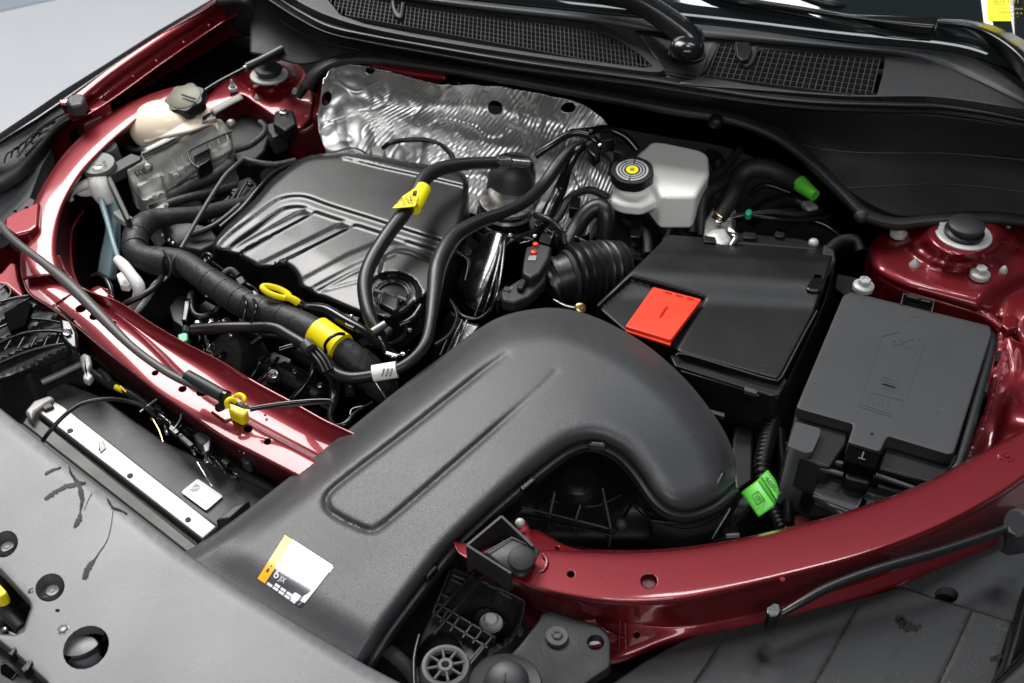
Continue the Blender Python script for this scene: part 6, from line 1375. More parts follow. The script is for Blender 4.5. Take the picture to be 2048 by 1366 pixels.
# MAP sensor + bracket
ms_ = thing('pressure_sensor', 'black sensor with two small red seals on a bolted bracket beside the bellows hose', 'sensor', P(1060, 540, -.04))
prism('sensor_body', [(1052, 492), (1082, 486), (1104, 492), (1098, 516), (1080, 545), (1062, 556), (1044, 546), (1046, 524)], -.03, .025, 'plastic', ms_, .004, 3)
for (x, y) in [(1071, 490), (1067, 506)]: lathe('red_seal', P(x, y, -.029), [(.0036, -.003), (.004, .0), (.0034, .0025), (.001, .0035)], 'red_plastic', ms_, n=20)
prism('metal_insert', [(1058, 511), (1074, 510), (1072, 520), (1055, 520)], -.0285, .002, 'bracket_grey', ms_, .0006)
prism('sensor_bracket', rounded([(1000, 582), (1030, 562), (1040, 556), (1078, 540), (1092, 546), (1092, 560), (1060, 592), (1030, 604), (1004, 600)], 6), -.045, .018, 'plastic', ms_, .004, 3)
prism('bracket_boss', [(1034, 568), (1052, 544), (1062, 548), (1046, 578), (1034, 576)], -.038, .012, 'plastic_dark', ms_, .003, 3)
prism('worn_patch', [(1008, 584), (1022, 572), (1028, 574), (1014, 588)], -.0445, .001, 'grime', ms_, 0); prism('worn_patch', [(1056, 566), (1072, 552), (1078, 556), (1060, 572)], -.0445, .001, 'grime', ms_, 0)
bolt(ms_, 1082, 548, -.043, 7, 'plastic_grey', 'flat'); bolt(ms_, 1014, 578, -.043, 7, 'plastic_grey', 'flat')
prism('bracket_foot', [(1000, 580), (1020, 560), (1000, 600), (990, 600)], -.06, .02, 'plastic_dark', ms_, .002)
# bellows
bl = thing('intake_bellows', 'black corrugated rubber intake hose with clamp left of the battery box', 'hose', P(1170, 540, -.06))
A0, B0 = (1105, 560, -.075), (1235, 530, -.075)
tube('smooth_neck', [(1098, 572, -.085), (1118, 560, -.08), (1140, 552, -.078), (1160, 547, -.078)], [42, 46, 48, 50], 'rubber', bl, n=36)
tube('bellows', [(1146, 552, -.078), (1170, 546, -.078), (1205, 540, -.08), (1240, 536, -.085)], [58, 60, 56, 50], 'rubber', bl, n=40, ribs=(.0095, .0036), sub=10)
tube('neck_ring', [(1112, 562, -.081), (1120, 559, -.08)], [51, 51], 'rubber', bl, n=36, sub=2)
tube('neck_ring', [(1134, 554, -.079), (1142, 552, -.079)], [54, 54], 'rubber_matte', bl, n=36, sub=2)
tube('hose_clamp', [(1097, 572, -.084), (1103, 569, -.083)], [47, 47], 'steel_dark', bl, n=36, sub=2)
bolt(bl, 1161, 616, -.035, 11, 'brass', 'flange', axis=(.2, -.6, .8), name='clamp_screw')
tube('clamp_strap', [(1108, 600, -.05), (1130, 612, -.045), (1152, 618, -.04)], [3, 4, 6], 'steel', bl, n=8)
ch = thing('bypass_hose', 'dark arched rubber hose behind the corrugated intake hose', 'hose', P(1180, 440, -.05))
tube('hose_run', [(1128, 500, -.07), (1150, 460, -.06), (1175, 425, -.045), (1200, 415, -.04), (1212, 430, -.045), (1210, 470, -.07), (1205, 500, -.09)], [17, 17, 18, 19, 18, 18, 17], 'rubber', ch, n=18)
lathe('throttle_body', P(1255, 480, -.1), [(.05, -.03), (.052, .0), (.05, .012), (.044, .016), (.04, .016)], 'plastic_gloss', ch, n=32, axis=(.3, -.1, 1))
# ================================================================== BRAKE FLUID RESERVOIR
br = thing('brake_reservoir', 'white plastic brake fluid reservoir with square tank and round neck', 'brake fluid reservoir', P(1330, 350, -.04))
prism('tank', rounded([(1268, 312), (1303, 281), (1330, 283), (1400, 298), (1418, 308), (1420, 345), (1392, 392), (1325, 392), (1300, 360), (1262, 340)], 8, 4), -.02, .055, 'white_plastic', br, .007, 4)
prism('neck_block', rounded([(1222, 384), (1240, 366), (1300, 352), (1330, 372), (1318, 396), (1285, 412), (1245, 408), (1222, 398)], 10, 4), -.035, .018, 'white_plastic', br, .006, 4)
tube('neck', [(1266, 372, -.035), (1266, 350, -.015)], [34, 34], 'white_plastic', br, n=28, sub=2)
tube('brown_port', [(1418, 310, -.04), (1432, 318, -.05), (1440, 340, -.06)], 14, 'plastic_dark', br, n=14)

ax = Vector((-.05, -.12, 1)).normalized(); cb = P(1264, 349, -.012)
lathe('cap_body', cb, [(.024, -.009), (.0285, -.006), (.0285, .006), (.0275, .008), (.001, .008)], 'plastic_dark', br, axis=ax, n=72, star=lambda t, r, h: 1+.045*(abs(math.cos(3.5*t))**.6-.5) if r > .02 else 1)
bcap = bpy.data.objects[-1] if False else C.objects[-1]; bcap.name = 'cap'; bcap['label'] = 'black lobed cap with white ring print and yellow centre'
def annulus(name, r0, r1, h, m, gaps=()):
    q = ax.to_track_quat('Z', 'Y').to_matrix(); V = []; Fc = []; n = 64; segs = []
    for j in range(n):
        t = 2*math.pi*j/n
        if any(abs(math.atan2(math.sin(t-g_), math.cos(t-g_))) < .09 for g_ in gaps): continue
        t2 = 2*math.pi*(j+1)/n; b_ = len(V)
        for (r_, tt) in ((r0, t), (r1, t), (r1, t2), (r0, t2)): V.append(cb+q@Vector((r_*math.cos(tt), r_*math.sin(tt), h)))
        Fc.append([b_, b_+1, b_+2, b_+3])
    mk(name, V, Fc, m, bcap, False)
for r0, r1 in ((.0108, .0128), (.0148, .0168), (.0188, .0215)): annulus('printed_ring', r0, r1, .0083, 'ring_print', (math.pi/2+.1, -math.pi/2+.1))
lathe('yellow_centre', cb+ax*.0078, [(.0082, 0), (.0082, .001), (.001, .0011)], 'yellow_label', bcap, axis=ax, n=28)
lathe('centre_symbol', cb+ax*.0088, [(.0036, 0), (.0034, .0006), (.0001, .0006)], 'print_yellow', bcap, axis=ax, n=20)
# right of the reservoir: booster hoses, wiring
bo = thing('brake_booster_wiring', 'bundle of dark taped cables with green labelled hose in front of the cowl', 'wiring loom', P(1440, 400, -.05))
tube('booster_hose', [(1436, 440, -.06), (1462, 400, -.05), (1476, 360, -.04), (1500, 338, -.03), (1535, 338, -.028), (1570, 352, -.03), (1600, 368, -.03)], [14, 15, 17, 20, 20, 19, 18], 'rubber_matte', bo, n=18)
tube('green_label', [(1598, 366, -.029), (1630, 392, -.032)], [17, 12], 'green', bo, n=18, sub=2)
tube('cable', [(1478, 300, -.05), (1450, 335, -.045), (1410, 362, -.04), (1390, 385, -.045), (1386, 420, -.06), (1384, 465, -.08)], [8, 10, 10, 10, 10, 9], 'tape', bo, n=12)
tube('cable', [(1490, 330, -.05), (1455, 360, -.045), (1418, 385, -.045), (1404, 410, -.05), (1402, 470, -.08)], [9, 11, 10, 10, 9], 'tape', bo, n=12)
tube('cable', [(1470, 350, -.06), (1440, 375, -.055), (1425, 400, -.06)], 12, 'tape', bo, n=12)
tube('cable', [(1455, 440, -.05), (1500, 432, -.05), (1560, 440, -.055), (1620, 440, -.06), (1660, 430, -.06)], 5, 'plastic_gloss', bo, n=10)
tube('cable', [(1468, 436, -.06), (1540, 425, -.055), (1600, 430, -.06), (1640, 420, -.06)], 9, 'plastic_dark', bo, n=10)
prism('terminal_block', [(1410, 440), (1424, 416), (1446, 430), (1460, 415), (1474, 418), (1470, 450), (1440, 470), (1408, 470)], -.06, .02, 'bracket_grey', bo, .004)
bolt(bo, 1438, 442, -.052, 8, 'steel', 'flange'); prism('green_terminal', ell(1498, 423, 7, 6), -.042, .01, 'green_clip', bo, .002)
sheet('clamp_plate', [[(1412, 468, -.05), (1428, 460, -.045), (1448, 458, -.045)], [(1416, 488, -.055), (1446, 494, -.05), (1466, 480, -.05), ][:3]], 'zinc', bo, nu=5, nv=4, t=.002)
tube('terminal_strap', [(1462, 440, -.04), (1464, 462, -.04), (1474, 474, -.044), (1462, 492, -.05)], [8, 9, 7, 3], 'steel', bo, n=8, flat=.5)
tube('yellow_wire', [(1426, 418, -.05), (1434, 428, -.045), (1444, 436, -.045)], 2, 'brass', bo, n=6)
tube('bracket_wire', [(1350, 424, -.07), (1342, 430, -.07), (1338, 455, -.075), (1334, 470, -.08), (1326, 482, -.08)], 4, 'alu_dull', bo, n=6)
prism('cable_cover', [(1600, 400), (1624, 398), (1640, 412), (1616, 418)], -.05, .01, 'bracket_grey', bo, .004)
tube('edge_hose', [(1655, 500, -.06), (1680, 480, -.06), (1710, 478, -.06), (1720, 500, -.07)], 9, 'rubber_matte', bo, n=12)
# drop between battery and duct, and the green tag
gt = thing('green_tag', 'bright green folded tag on the corrugated cable beside the duct bend', 'tag', P(1520, 985, -.07))
sheet('tag_sheet', [[(1481, 985, -.07), (1500, 1010, -.07), (1517, 1034, -.07)], [(1512, 962, -.06), (1530, 988, -.06), (1548, 1012, -.062)], [(1522, 952, -.062), (1540, 980, -.064), (1552, 1002, -.066)], [(1534, 940, -.075), (1552, 968, -.08), (1558, 998, -.085)]], 'green', gt, nu=4, nv=5, t=.0006)
tube('tag_fold', [(1518, 962, -.0588), (1534, 984, -.0585), (1550, 1006, -.06)], 1.8, 'green_dark', gt, n=6)
sheet('tag_flap', [[(1522, 952, -.06), (1540, 978, -.06), (1554, 1000, -.062)], [(1536, 940, -.058), (1552, 962, -.06), (1559, 985, -.062)]], 'green', gt, nu=4, nv=3, t=.0006)
for a_, b_ in [((1504, 992), (1516, 982)), ((1516, 982), (1529, 1000)), ((1529, 1000), (1515, 1010)), ((1515, 1010), (1504, 992)), ((1511, 996), (1517, 991)), ((1517, 991), (1521, 997)), ((1513, 1000), (1524, 996))]:
    tube('tag_print', [(*a_, -.0615), (*b_, -.0610)], .9, 'green_dark', gt, n=5, sub=1)
text('tag_text', '40P-1', (1527, 957), (1556, 992), -.0585, 'ink', gt, up=(1534, 951, -.057))
cb2 = thing('corrugated_conduit', 'black corrugated cable conduit dropping between battery box and fuse box', 'conduit', P(1530, 940, -.12))
tube('conduit', [(1545, 840, -.11), (1532, 890, -.11), (1524, 940, -.115), (1540, 1000, -.13), (1566, 1060, -.13)], [15, 16, 15, 13, 11], 'plastic_dark', cb2, n=16, ribs=(.006, .0012), sub=8)
tube('conduit', [(1560, 860, -.12), (1566, 920, -.12), (1574, 990, -.12), (1578, 1050, -.12)], [8, 8, 9, 10], 'plastic_dark', cb2, n=14, ribs=(.004, .001), sub=8)
prism('tray_wall', [(1470, 845), (1508, 856), (1506, 960), (1470, 985), (1462, 900)], -.12, .1, 'plastic_dark', cb2, .004)
tube('lower_hose', [(1480, 990, -.12), (1470, 1030, -.13), (1440, 1070, -.13)], 22, 'rubber_matte', cb2, n=14)
tube('clip_band', [(1452, 1072, -.11), (1478, 1070, -.11)], 5, 'zinc', cb2, n=8, sub=1)
ft = thing('fill_mass', 'dark battery tray and wheel arch liner below the fuse box', 'tray', P(1600, 900, -.3))
prism('tray_floor', [(1300, 700), (1700, 480), (2060, 640), (2060, 980), (1700, 1130), (1300, 1130)], -.22, .1, 'deep_shade', ft, .01)

# ================================================================== BOTTOM: headlamp mount, bracket plate, panels
db = thing('duct_bracket', 'small black box shaped bracket with round rubber button holding the duct to the red rail', 'bracket', P(1010, 1090, .01))
sheet('bracket_base', [[(968, 1106, .018), (1025, 1075, .02), (1050, 1086, .022), (1080, 1100, .022)], [(992, 1124, .018), (1030, 1105, .024), (1060, 1110, .025), (1072, 1122, .023)], [(1022, 1146, .017), (1035, 1152, .02), (1050, 1152, .02), (1060, 1144, .018)]], 'plastic', db, nu=5, nv=5, t=.004)
def wall(name, a_, b_, h, m, par, t=.0022):
    A = P(*a_); B_ = P(*b_); o_ = mk(name, [A, B_, B_+Vector((0, 0, -h)), A+Vector((0, 0, -h))], [(0, 1, 2, 3)], m, par, False); solid(o_, t, 0); return o_
wall('bracket_wall', (934, 1090, .026), (1022, 1146, .024), .025, 'plastic', db); wall('bracket_wall', (934, 1090, .026), (1003, 1032, .03), .04, 'plastic', db); wall('bracket_wall', (1003, 1032, .03), (1066, 1092, .028), .03, 'plastic', db)
prism('bracket_pocket', [(940, 1090), (1003, 1038), (1024, 1074), (968, 1106)], -.02, .005, 'plastic_dark', db, .001)
tube('wall_edge', [(968, 1106, .0205), (1024, 1075, .0225), (1062, 1094, .0245)], 1.8, 'plastic_grey', db, n=6, sub=1)
lathe('rubber_button', P(1043, 1118, .026), [(.0115, -.003), (.0125, .0), (.012, .003), (.009, .0045), (.001, .005)], 'rubber_matte', db, axis=(0, -.15, 1), n=28)

hb = thing('headlamp_bracket', 'black ribbed headlamp adjuster housing with round spoked knob at the bottom', 'headlamp', P(950, 1250, -.04))
def zhb(x, y, d):
    z = -.055+0*x
    deep = sd(x, y, rounded([(960, 1175), (1006, 1168), (1044, 1212), (1030, 1262), (1000, 1290), (905, 1236)], 6))
    z = z-.035*ss(deep, -1, 4)
    return z
HB = rounded([(905, 1130), (925, 1140), (972, 1164), (1040, 1196), (1050, 1214), (1042, 1250), (1020, 1290), (960, 1330), (935, 1380), (850, 1420), (830, 1340), (842, 1270), (872, 1210)], 7)
relief('lamp_housing', HB, zhb, 'plastic', hb, step=7, rnd=5, drop=.003, skirt=.06)
for a_, b_ in [((872, 1205), (990, 1275)), ((866, 1225), (975, 1295)), ((968, 1150), (868, 1268)), ((948, 1145), (866, 1234)), ((920, 1232), (900, 1262)), ((945, 1246), (925, 1275)), ((966, 1258), (945, 1286)), ((895, 1222), (880, 1245)), ((985, 1272), (930, 1340)), ((965, 1290), (930, 1330)), ((900, 1140), (866, 1226))]:
    wall('rib', (*a_, -.044), (*b_, -.044), .02, 'plastic_grey' if False else 'plastic', hb, .0016)
tube('housing_rim', [(962, 1162, -.05), (1038, 1196, -.05), (1048, 1212, -.05), (1040, 1250, -.05), (1020, 1286, -.05)], 2.2, 'plastic_grey', hb, n=8, sub=3)
for a_, b_ in [((976, 1170), (992, 1178)), ((1000, 1184), (1024, 1198)), ((905, 1150), (930, 1160)), ((902, 1158), (926, 1170)), ((880, 1188), (898, 1196))]: tube('moulded_rib', [(*a_, -.048), (*b_, -.048)], 2.4, 'plastic_grey', hb, n=6, sub=1)
prism('bolt_seat', [(940, 1238), (960, 1216), (975, 1214), (1015, 1242), (1000, 1262), (975, 1266)], -.08, .01, 'plastic_grey', hb, .002)
lathe('bolt_washer', P(982, 1246, -.076), [(.0105, -.002), (.0115, .0), (.0105, .002), (.008, .0025)], 'white_tube', hb, n=28)
lathe('bolt_head', P(982, 1243, -.0735), [(.0062, 0), (.0066, .004), (.0055, .0062), (.002, .007)], 'white_tube', hb, n=24)
tube('knob_body', [(880, 1310, -.075), (889, 1340, -.045)], [50, 50], 'plastic_gloss', hb, n=32, sub=2)
kc = P(891, 1334, -.030); kr = px2m(891, 1334, -.03, 47)
lathe('knob_rim', kc, [(kr*1.1, -.016), (kr*1.08, -.002), (kr, .003), (kr*.86, .0035), (kr*.76, .002), (kr*.74, -.003), (kr*.2, -.004)], 'knob_grey', hb, n=48, star=lambda t, r, h: 1+.02*(1 if math.cos(12*t) > .6 else 0) if r > kr*1.05 else 1)
lathe('knob_hub', kc, [(kr*.36, -.003), (kr*.36, .003), (kr*.3, .0045), (kr*.17, .0045), (kr*.16, -.001), (.001, -.0015)], 'knob_grey', hb, n=28)
for i in range(8):
    t = 2*math.pi*i/8+.2; A = kc+Vector((math.cos(t)*kr*.34, math.sin(t)*kr*.34, .0025)); B_ = kc+Vector((math.cos(t)*kr*.8, math.sin(t)*kr*.8, .0025)); tube3('spoke', [A, B_], .0014, 'knob_grey', hb, n=8, sub=1)
lathe('knob_well', kc, [(kr*.74, -.0036), (kr*.74, -.0030), (.001, -.0030)], 'cavity_shade', hb, n=40)
tube('edge_strap', [(838, 1270, -.03), (828, 1320, -.03), (830, 1400, -.03)], 5, 'plastic_gloss', hb, n=10)
tube('grey_strip', [(775, 1300, -.05), (810, 1330, -.05), (840, 1366, -.05)], 16, 'alu_dull', hb, n=8, flat=.3)
prism('housing_lug', [(1033, 1248), (1040, 1244), (1050, 1256), (1042, 1264), (1034, 1262)], -.05, .01, 'plastic_grey', hb, .002)

sp = thing('bracket_plate', 'satin black steel bracket plate with one bolt, one open hole and a large domed fastener', 'bracket', P(1100, 1300, .0))
SP = rounded([(1082, 1225), (1100, 1220), (1200, 1252), (1222, 1275), (1222, 1335), (1180, 1362), (1120, 1420), (880, 1430), (935, 1380), (1000, 1330), (1040, 1290), (1078, 1240)], 10)
relief('plate', SP, lambda x, y, d: -.012+.004*ss(x, 1130, 1000)*ss(y, 1290, 1340)+.0005*np.sin(x*.05)*np.sin(y*.06), 'plate_black', sp, step=9, rnd=5, drop=.002, skirt=.01, holes=[ell(1191, 1285, 17.5, 16)])
bolt(sp, 1114, 1272, -.009, 23, 'plastic_grey', 'flat')
lathe('boss_ring', P(1010, 1372, -.006), [(.03, -.003), (.031, .0), (.030, .0015), (.024, .0)], 'plastic_dark', sp, n=36)
lathe('dome_fastener', P(1013, 1366, -.002), [(.0185, -.004), (.019, .003), (.017, .009), (.012, .013), (.004, .0145), (.0005, .0146)], 'plastic_grey', sp, n=32, axis=(-.1, -.1, 1))
tube('dome_slot', [(1018, 1330, .0085), (1010, 1352, .0125), (1006, 1376, .012)], 2.2, 'plastic_dark', sp, n=6)
tube('plate_edge', [(1220, 1330, -.013), (1190, 1342, -.013), (1150, 1372, -.014), (1120, 1400, -.014)], 1.6, 'alu_dull', sp, n=6)

p1 = thing('bumper_top_panel', 'dark grey matte panel with fine seam lines at the bottom right corner', 'trim panel', P(1600, 1300, -.04))
PO = [(1225, 1400), (1225, 1368), (1290, 1322), (1360, 1284), (1440, 1252), (1480, 1240), (1570, 1226), (1680, 1205), (1760, 1186), (1798, 1172), (1900, 1202), (2030, 1244), (2060, 1200), (2120, 1260), (2060, 1400), (1700, 1440)]
PO = [(1225, 1440), (1222, 1368), (1290, 1322), (1360, 1284), (1440, 1252), (1480, 1240), (1570, 1226), (1680, 1205), (1760, 1186), (1800, 1173), (1900, 1205), (2026, 1244), (2000, 1320), (1970, 1440)]
seams = [[(1470, 1240), (1390, 1366), (1350, 1430)], [(1724, 1196), (1632, 1366), (1600, 1430)], [(1944, 1224), (1880, 1366), (1850, 1430)]]
def zp1(x, y, d):
    z = -.052+0*x
    for s_ in seams: z = z-.0009*np.exp(-(seg_dist(x, y, s_)/1.6)**2)
    for s_ in [[(1812, 1185), (1760, 1366)], [(1548, 1240), (1490, 1366)]]: z = z+.0006*np.exp(-(seg_dist(x, y, s_)/4)**2)
    return z
relief('panel_skin', PO, zp1, 'plastic', p1, step=13, rnd=4, drop=.002, skirt=.02, feats=[(np.array(s_, float), (-3.2, -1.6, 0, 1.6, 3.2), 9) for s_ in seams])
fp_save = fp; fp = p1; zfp_save = zfp; zfp = lambda x, y, d: -.0522+0*x
blot('wet_patch', [(1792, 1232), (1800, 1240), (1806, 1248), (1826, 1256), (1842, 1250)], [5, 12, 12, 9, 5], 21)
blot('wet_patch', [(1980, 1320), (1995, 1315), (2005, 1310)], [4, 8, 5], 22)
fp = fp_save; zfp = zfp_save
prism('under_shadow', [(1225, 1330), (1350, 1270), (1480, 1230), (1600, 1200), (1790, 1150), (1800, 1180), (1500, 1260), (1300, 1350)], -.075, .01, 'cavity_shade', p1, 0)
p2 = thing('bumper_side_panel', 'smooth grey panel with a round hole at the right edge below the red rail', 'trim panel', P(1950, 1160, -.06))
relief('panel_skin', [(1796, 1168), (1830, 1150), (1900, 1120), (1960, 1092), (2010, 1076), (2120, 1060), (2160, 1240), (2040, 1252), (1900, 1212)], lambda x, y, d: -.066+0*x, 'plastic_grey', p2, step=14, rnd=4, drop=.002, skirt=.02, holes=[ell(1893, 1190, 24, 17, 5)])
prism('hole_pit', ell(1893, 1190, 30, 22), -.085, .01, 'red_paint_shaded', p2, 0)
sheet('corner_moulding', [[(2070, 1130, -.04), (2044, 1180, -.04), (2020, 1260, -.04), (2000, 1330, -.04), (1960, 1400, -.04)], [(2082, 1130, -.03), (2056, 1190, -.03), (2036, 1270, -.03), (2010, 1350, -.03), (1990, 1400, -.03)], [(2110, 1140, -.04), (2080, 1210, -.04), (2066, 1290, -.04), (2050, 1366, -.04), (2040, 1410, -.04)]], 'plastic_gloss', p2, nu=6, nv=5, t=.003)
sheet('corner_panel', [[(1985, 1372, -.03), (2030, 1330, -.03), (2120, 1240, -.03)], [(1900, 1460, -.03), (2050, 1450, -.03), (2150, 1400, -.03)]], 'plastic', p2, nu=4, nv=4, t=.003)
tube('corner_edge', [(1960, 1392, -.027), (2000, 1352, -.027), (2048, 1306, -.027), (2110, 1240, -.027)], 3, 'plastic_gloss', p2, n=8)
rc = thing('rail_cable', 'thin black rod clipped along the near red rail at the lower right', 'cable', P(1800, 1130, .0))
tube('cable_run', [(1562, 1228, -.01), (1600, 1206, -.004), (1650, 1178, .0), (1720, 1150, .004), (1790, 1128, .006), (1870, 1106, .006), (1950, 1080, .006), (2030, 1052, .006)], [7, 9, 10, 10, 10, 10, 10, 9], 'rubber', rc, n=16)
prism('cable_clip', rounded([(1534, 1212), (1546, 1204), (1560, 1206), (1564, 1222), (1556, 1234), (1540, 1234), (1532, 1226)], 4), -.002, .02, 'plastic_gloss', rc, .004, 3)
prism('cable_clip', rounded([(2014, 1040), (2034, 1028), (2070, 1030), (2070, 1066), (2036, 1072), (2018, 1064)], 5), .012, .03, 'plastic', rc, .006, 3)
lathe('clip_bore', P(2036, 1048, .016), [(.014, -.006), (.0145, .0), (.012, .004), (.006, .004)], 'plastic_grey', rc, axis=(-.8, -.3, .4), n=20)
# ================================================================== SMALL DARK DETAIL
def wraps(par, pts, rpx, n_, m='rubber_matte'):
    """overlapping tape edges round a loom"""
    s = spline(np.array(pts, float), 8)
    for i in range(n_):
        k = int((i+.5)/n_*(len(s)-2)); p, q = s[k], s[k+1]; L = math.hypot(*(q-p)[:2])
        q2 = p+(q-p)*(5/max(L, 1e-6))
        r_ = np.interp(k/len(s), np.linspace(0, 1, len(rpx)), rpx) if hasattr(rpx, '__len__') else rpx
        tube('tape_wrap', [tuple(p), tuple(q2)], r_*1.02+.6, m, par, n=18, sub=1)
wraps(wl, [(410, 556, -.026), (460, 590, -.022), (500, 612, -.02), (560, 634, -.02), (610, 655, -.02)], [27, 29, 29, 29, 29], 7, 'tape')
wraps(wl, [(300, 520, -.038), (340, 526, -.035), (375, 532, -.03)], [26, 26, 25], 3, 'tape')
wraps(wl, [(350, 432, -.05), (305, 440, -.045), (280, 458, -.04), (270, 482, -.04), (272, 505, -.04)], [17, 22, 27, 26, 24], 4, 'tape')
wraps(wl, [(700, 716, -.03), (740, 752, -.05), (765, 775, -.075)], 29, 3, 'tape')
tube('loom_spur', [(440, 560, -.02), (448, 548, -.014), (462, 540, -.012), (476, 552, -.016)], 7, 'tape', wl, n=10)
prism('spur_clip', [(468, 556, ), (486, 548), (494, 562), (478, 572)], -.008, .012, 'plastic_dark', wl, .003)
mt = thing('engine_mount', 'dark cast engine mount with bolts between the control unit and the engine cover', 'engine mount', P(480, 400, -.1))
prism('mount_body', rounded([(400, 396), (452, 370), (500, 350), (520, 372), (480, 420), (440, 450), (410, 440)], 8), -.085, .04, 'plastic_dark', mt, .006, 3)
for x, y, r_ in [(430, 420, 8), (470, 385, 9), (500, 366, 6), (452, 402, 5), (414, 404, 5)]: bolt(mt, x, y, -.082, r_, 'steel_dark', 'flange')
for k in range(4): tube('mount_rib', [(420+k*18, 440-k*14, -.08), (440+k*18, 410-k*16, -.076)], 3, 'plastic', mt, n=8, sub=1)
tube('fuel_line', [(440, 455, -.06), (480, 420, -.055), (515, 380, -.05), (550, 345, -.05), (600, 322, -.055)], 5, 'plastic_gloss', mt, n=10)
tube('fuel_line', [(380, 470, -.07), (430, 450, -.065), (480, 410, -.06)], 6, 'rubber', mt, n=10)
prism('relay', rounded([(530, 250), (560, 240), (574, 262), (545, 276)], 4), -.05, .03, 'plastic', mt, .003)

# harness and fittings right of the engine cover, in front of the foil
eh = thing('engine_harness', 'tangle of dark hoses, clips and connectors between turbo elbow and corrugated hose', 'wiring loom', P(1100, 440, -.06))
TB = [([(1090, 470, -.06), (1120, 430, -.055), (1140, 395, -.05), (1180, 380, -.05), (1215, 395, -.055)], 8, 'tape'),
 ([(1070, 430, -.05), (1098, 440, -.045), (1120, 462, -.05), (1130, 490, -.06)], 7, 'rubber'),
 ([(960, 450, -.06), (985, 470, -.05), (1020, 478, -.045), (1060, 470, -.05), (1085, 452, -.055)], 9, 'plastic_gloss'),
 ([(955, 470, -.07), (975, 482, -.06), (1000, 486, -.058)], 12, 'plastic_gloss'),
 ([(1160, 300, .01), (1182, 286, .014), (1208, 282, .01), (1250, 292, .0)], 6, 'tape'),
 ([(1140, 266, .02), (1180, 262, .02), (1212, 258, .014), (1250, 274, .004), (1274, 300, -.01)], 8, 'plastic_gloss'),
 ([(1196, 292, .0), (1228, 320, -.01), (1226, 350, -.03)], 12, 'tape'),
 ([(900, 600, -.06), (914, 632, -.06), (900, 668, -.06), (870, 690, -.06)], 4, 'rubber'),
 ([(1240, 440, -.09), (1262, 450, -.08), (1290, 470, -.08), (1296, 510, -.09)], 12, 'plastic_dark'),
 ([(1120, 470, -.07), (1150, 475, -.06), (1180, 490, -.065)], 5, 'plastic_gloss'),
 ([(880, 520, -.04), (905, 505, -.04), (935, 520, -.05), (930, 560, -.07)], 5, 'plastic_gloss')]
for pts, r_, m_ in TB: tube('small_hose', pts, r_, m_, eh, n=12)
for (x, y, z, w_, h_, a_) in [(1110, 460, -.045, 14, 8, .6), (1150, 405, -.04, 10, 12, .2), (1188, 298, .02, 12, 9, .8), (1214, 272, .02, 14, 9, -.2), (1240, 294, .01, 10, 12, .3), (1078, 444, -.04, 9, 6, -.4), (1004, 474, -.04, 16, 6, -.1), (1092, 476, -.05, 12, 10, .3), (1272, 460, -.07, 10, 14, .1), (932, 500, -.045, 10, 8, .5)]:
    c, s_ = math.cos(a_), math.sin(a_)
    prism('connector', rounded([(x+u*c-v_*s_, y+u*s_+v_*c) for u, v_ in [(-w_, -h_), (w_, -h_), (w_, h_), (-w_, h_)]], 2.5, 2), z, .018, random.choice(['plastic_dark', 'plastic_gloss']), eh, .0015)
for x, y, z, m_ in [(1022, 470, -.034, 'steel'), (1130, 462, -.05, 'steel_dark'), (1070, 472, -.045, 'steel'), (1200, 290, .018, 'steel'), (1182, 262, .03, 'steel_dark'), (978, 470, -.045, 'steel_dark'), (1196, 512, -.06, 'steel_dark')]: bolt(eh, x, y, z, 4, m_, 'flange', axis=(.2, -.4, 1))
for a_, b_ in [((1100, 398), (1112, 380)), ((1196, 278), (1204, 300)), ((1128, 418), (1140, 398)), ((1040, 486), (1060, 482)), ((1102, 478), (1108, 462)), ((1222, 282), (1236, 276))]: tube('wire_glint', [(*a_, -.03), (*b_, -.03)], 1.3, 'steel', eh, n=6, sub=1)

for pts, r_, m_ in [([(1500, 440, -.09), (1540, 410, -.08), (1590, 400, -.08), (1640, 430, -.09)], 16, 'plastic_dark'), ([(1340, 430, -.09), (1370, 470, -.1), (1400, 480, -.1)], 10, 'rubber'),
   ([(1560, 460, -.09), (1600, 440, -.085), (1650, 450, -.09), (1690, 480, -.1)], 7, 'plastic_gloss'), ([(1500, 390, -.07), (1530, 370, -.065), (1580, 385, -.07)], 6, 'rubber')]:
    tube('rear_hose', pts, r_, m_, eh, n=12)
# clutter below the pipes, above the crossmember
lc = thing('intake_manifold', 'black intake manifold parts and clips under the fuel pipe behind the red crossmember', 'intake manifold', P(620, 760, -.09))
for pts, r_, m_ in [([(600, 700, -.07), (640, 715, -.065), (690, 745, -.07), (700, 790, -.08)], 10, 'rubber_matte'), ([(560, 700, -.08), (600, 690, -.075), (640, 700, -.07)], 7, 'plastic_gloss'),
   ([(690, 700, -.05), (720, 700, -.045), (750, 720, -.05), (770, 750, -.06)], 8, 'tape'), ([(740, 690, -.05), (770, 690, -.045), (800, 680, -.05), (812, 650, -.05)], 6, 'plastic_gloss'),
   ([(500, 690, -.07), (530, 670, -.06), (570, 672, -.06)], 6, 'rubber'), ([(410, 672, -.07), (425, 712, -.08), (450, 700, -.07)], 4, 'plastic_gloss')]:
    tube('small_hose', pts, r_, m_, lc, n=10)
for x, y, z, r_, m_ in [(590, 742, -.06, 6, 'steel_dark'), (640, 770, -.07, 6, 'steel'), (700, 770, -.06, 5, 'steel_dark'), (760, 730, -.045, 5, 'steel'), (806, 708, -.035, 5, 'steel'), (820, 660, -.04, 5, 'steel_dark'), (462, 668, -.055, 5, 'steel'), (520, 672, -.05, 5, 'steel_dark'), (484, 640, -.05, 7, 'steel'), (452, 642, -.05, 8, 'steel')]: bolt(lc, x, y, z, r_, m_, 'flange', axis=(.1, -.3, 1))
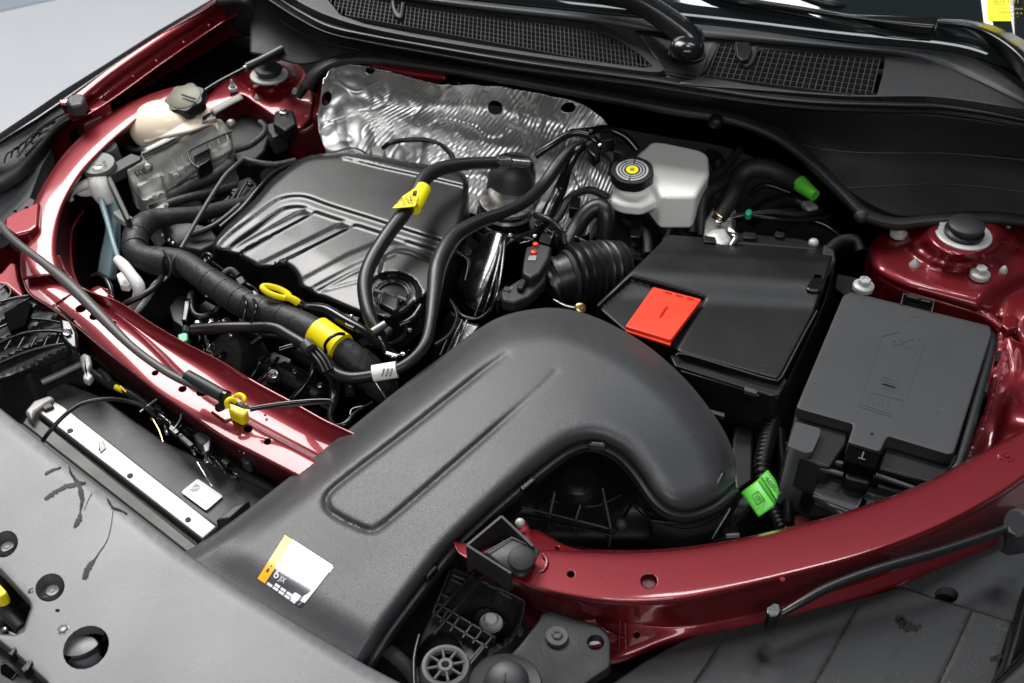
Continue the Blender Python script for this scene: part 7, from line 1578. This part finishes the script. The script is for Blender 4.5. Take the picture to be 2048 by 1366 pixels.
for (x, y, z, w_, h_, a_) in [(600, 760, -.075, 26, 12, .5), (650, 800, -.08, 20, 14, .5), (560, 720, -.075, 20, 10, .4), (740, 712, -.05, 12, 8, .6), (780, 740, -.05, 8, 12, .2), (500, 660, -.06, 18, 7, .2), (455, 655, -.065, 14, 8, .1)]:
    c, s_ = math.cos(a_), math.sin(a_)
    prism('housing_block', rounded([(x+u*c-v_*s_, y+u*s_+v_*c) for u, v_ in [(-w_, -h_), (w_, -h_), (w_, h_), (-w_, h_)]], 3, 3), z, .02, random.choice(['plastic_dark', 'plastic_gloss', 'plastic']), lc, .002)
# control unit fins and plugs
for k in range(7):
    t = k/6; tube('cooling_fin', [(345+t*105, 318-t*55, -.026-.0001*k), (352+t*105, 336-t*55, -.034)], 1.6, 'bracket_grey', eb, n=6, sub=1)
for x, y, r_ in [(324, 352, 6), (352, 350, 5), (310, 392, 7), (332, 410, 5), (374, 330, 5)]: bolt(eb, x, y, -.036, r_, 'cast_grey', 'flange', axis=(.2, -.5, 1))
prism('raised_pad', rounded([(300, 420), (330, 404), (340, 424), (312, 440)], 4), -.054, .012, 'cast_grey', eb, .002, 2)
# front lamp area, left edge
for k in range(5): tube('lamp_fin', [(10+k*26, 700-k*3, -.03), (30+k*24, 668-k*3, -.026)], 2, 'plastic_gloss', hl, n=6, sub=1)
# fuse box connectors and battery-side terminals
for k in range(4): prism('side_tab', [(1996-k*22, 700+k*62), (2003-k*22, 702+k*62), (1998-k*22, 722+k*62), (1991-k*22, 720+k*62)], -.036, .01, 'plastic_dark', fb, .001)
for (x, y, w_, h_) in [(1420, 478, 12, 8), (1500, 470, 14, 8), (1560, 468, 10, 7)]: prism('terminal_guard', rounded([(x-w_, y-h_), (x+w_, y-h_+3), (x+w_, y+h_), (x-w_, y+h_-3)], 3, 2), -.045, .02, 'plastic_dark', bt, .002)
prism('rear_step', [(1470, 464), (1600, 476), (1640, 488), (1636, 500), (1470, 486)], -.05, .015, 'plastic_dark', bt, .003)
# groups for look-alikes
for o_ in list(C.objects):
    if o_.parent is None and 'category' in o_:
        c_ = o_['category']
        if c_ in ('air grille', 'wiper', 'strut tower', 'wiring loom', 'sticker', 'heat shield'): o_['group'] = {'air grille': 'cowl grille halves', 'wiper': 'windshield wipers', 'strut tower': 'strut towers', 'wiring loom': 'wiring looms', 'sticker': 'stickers', 'heat shield': 'heat shields'}[c_]
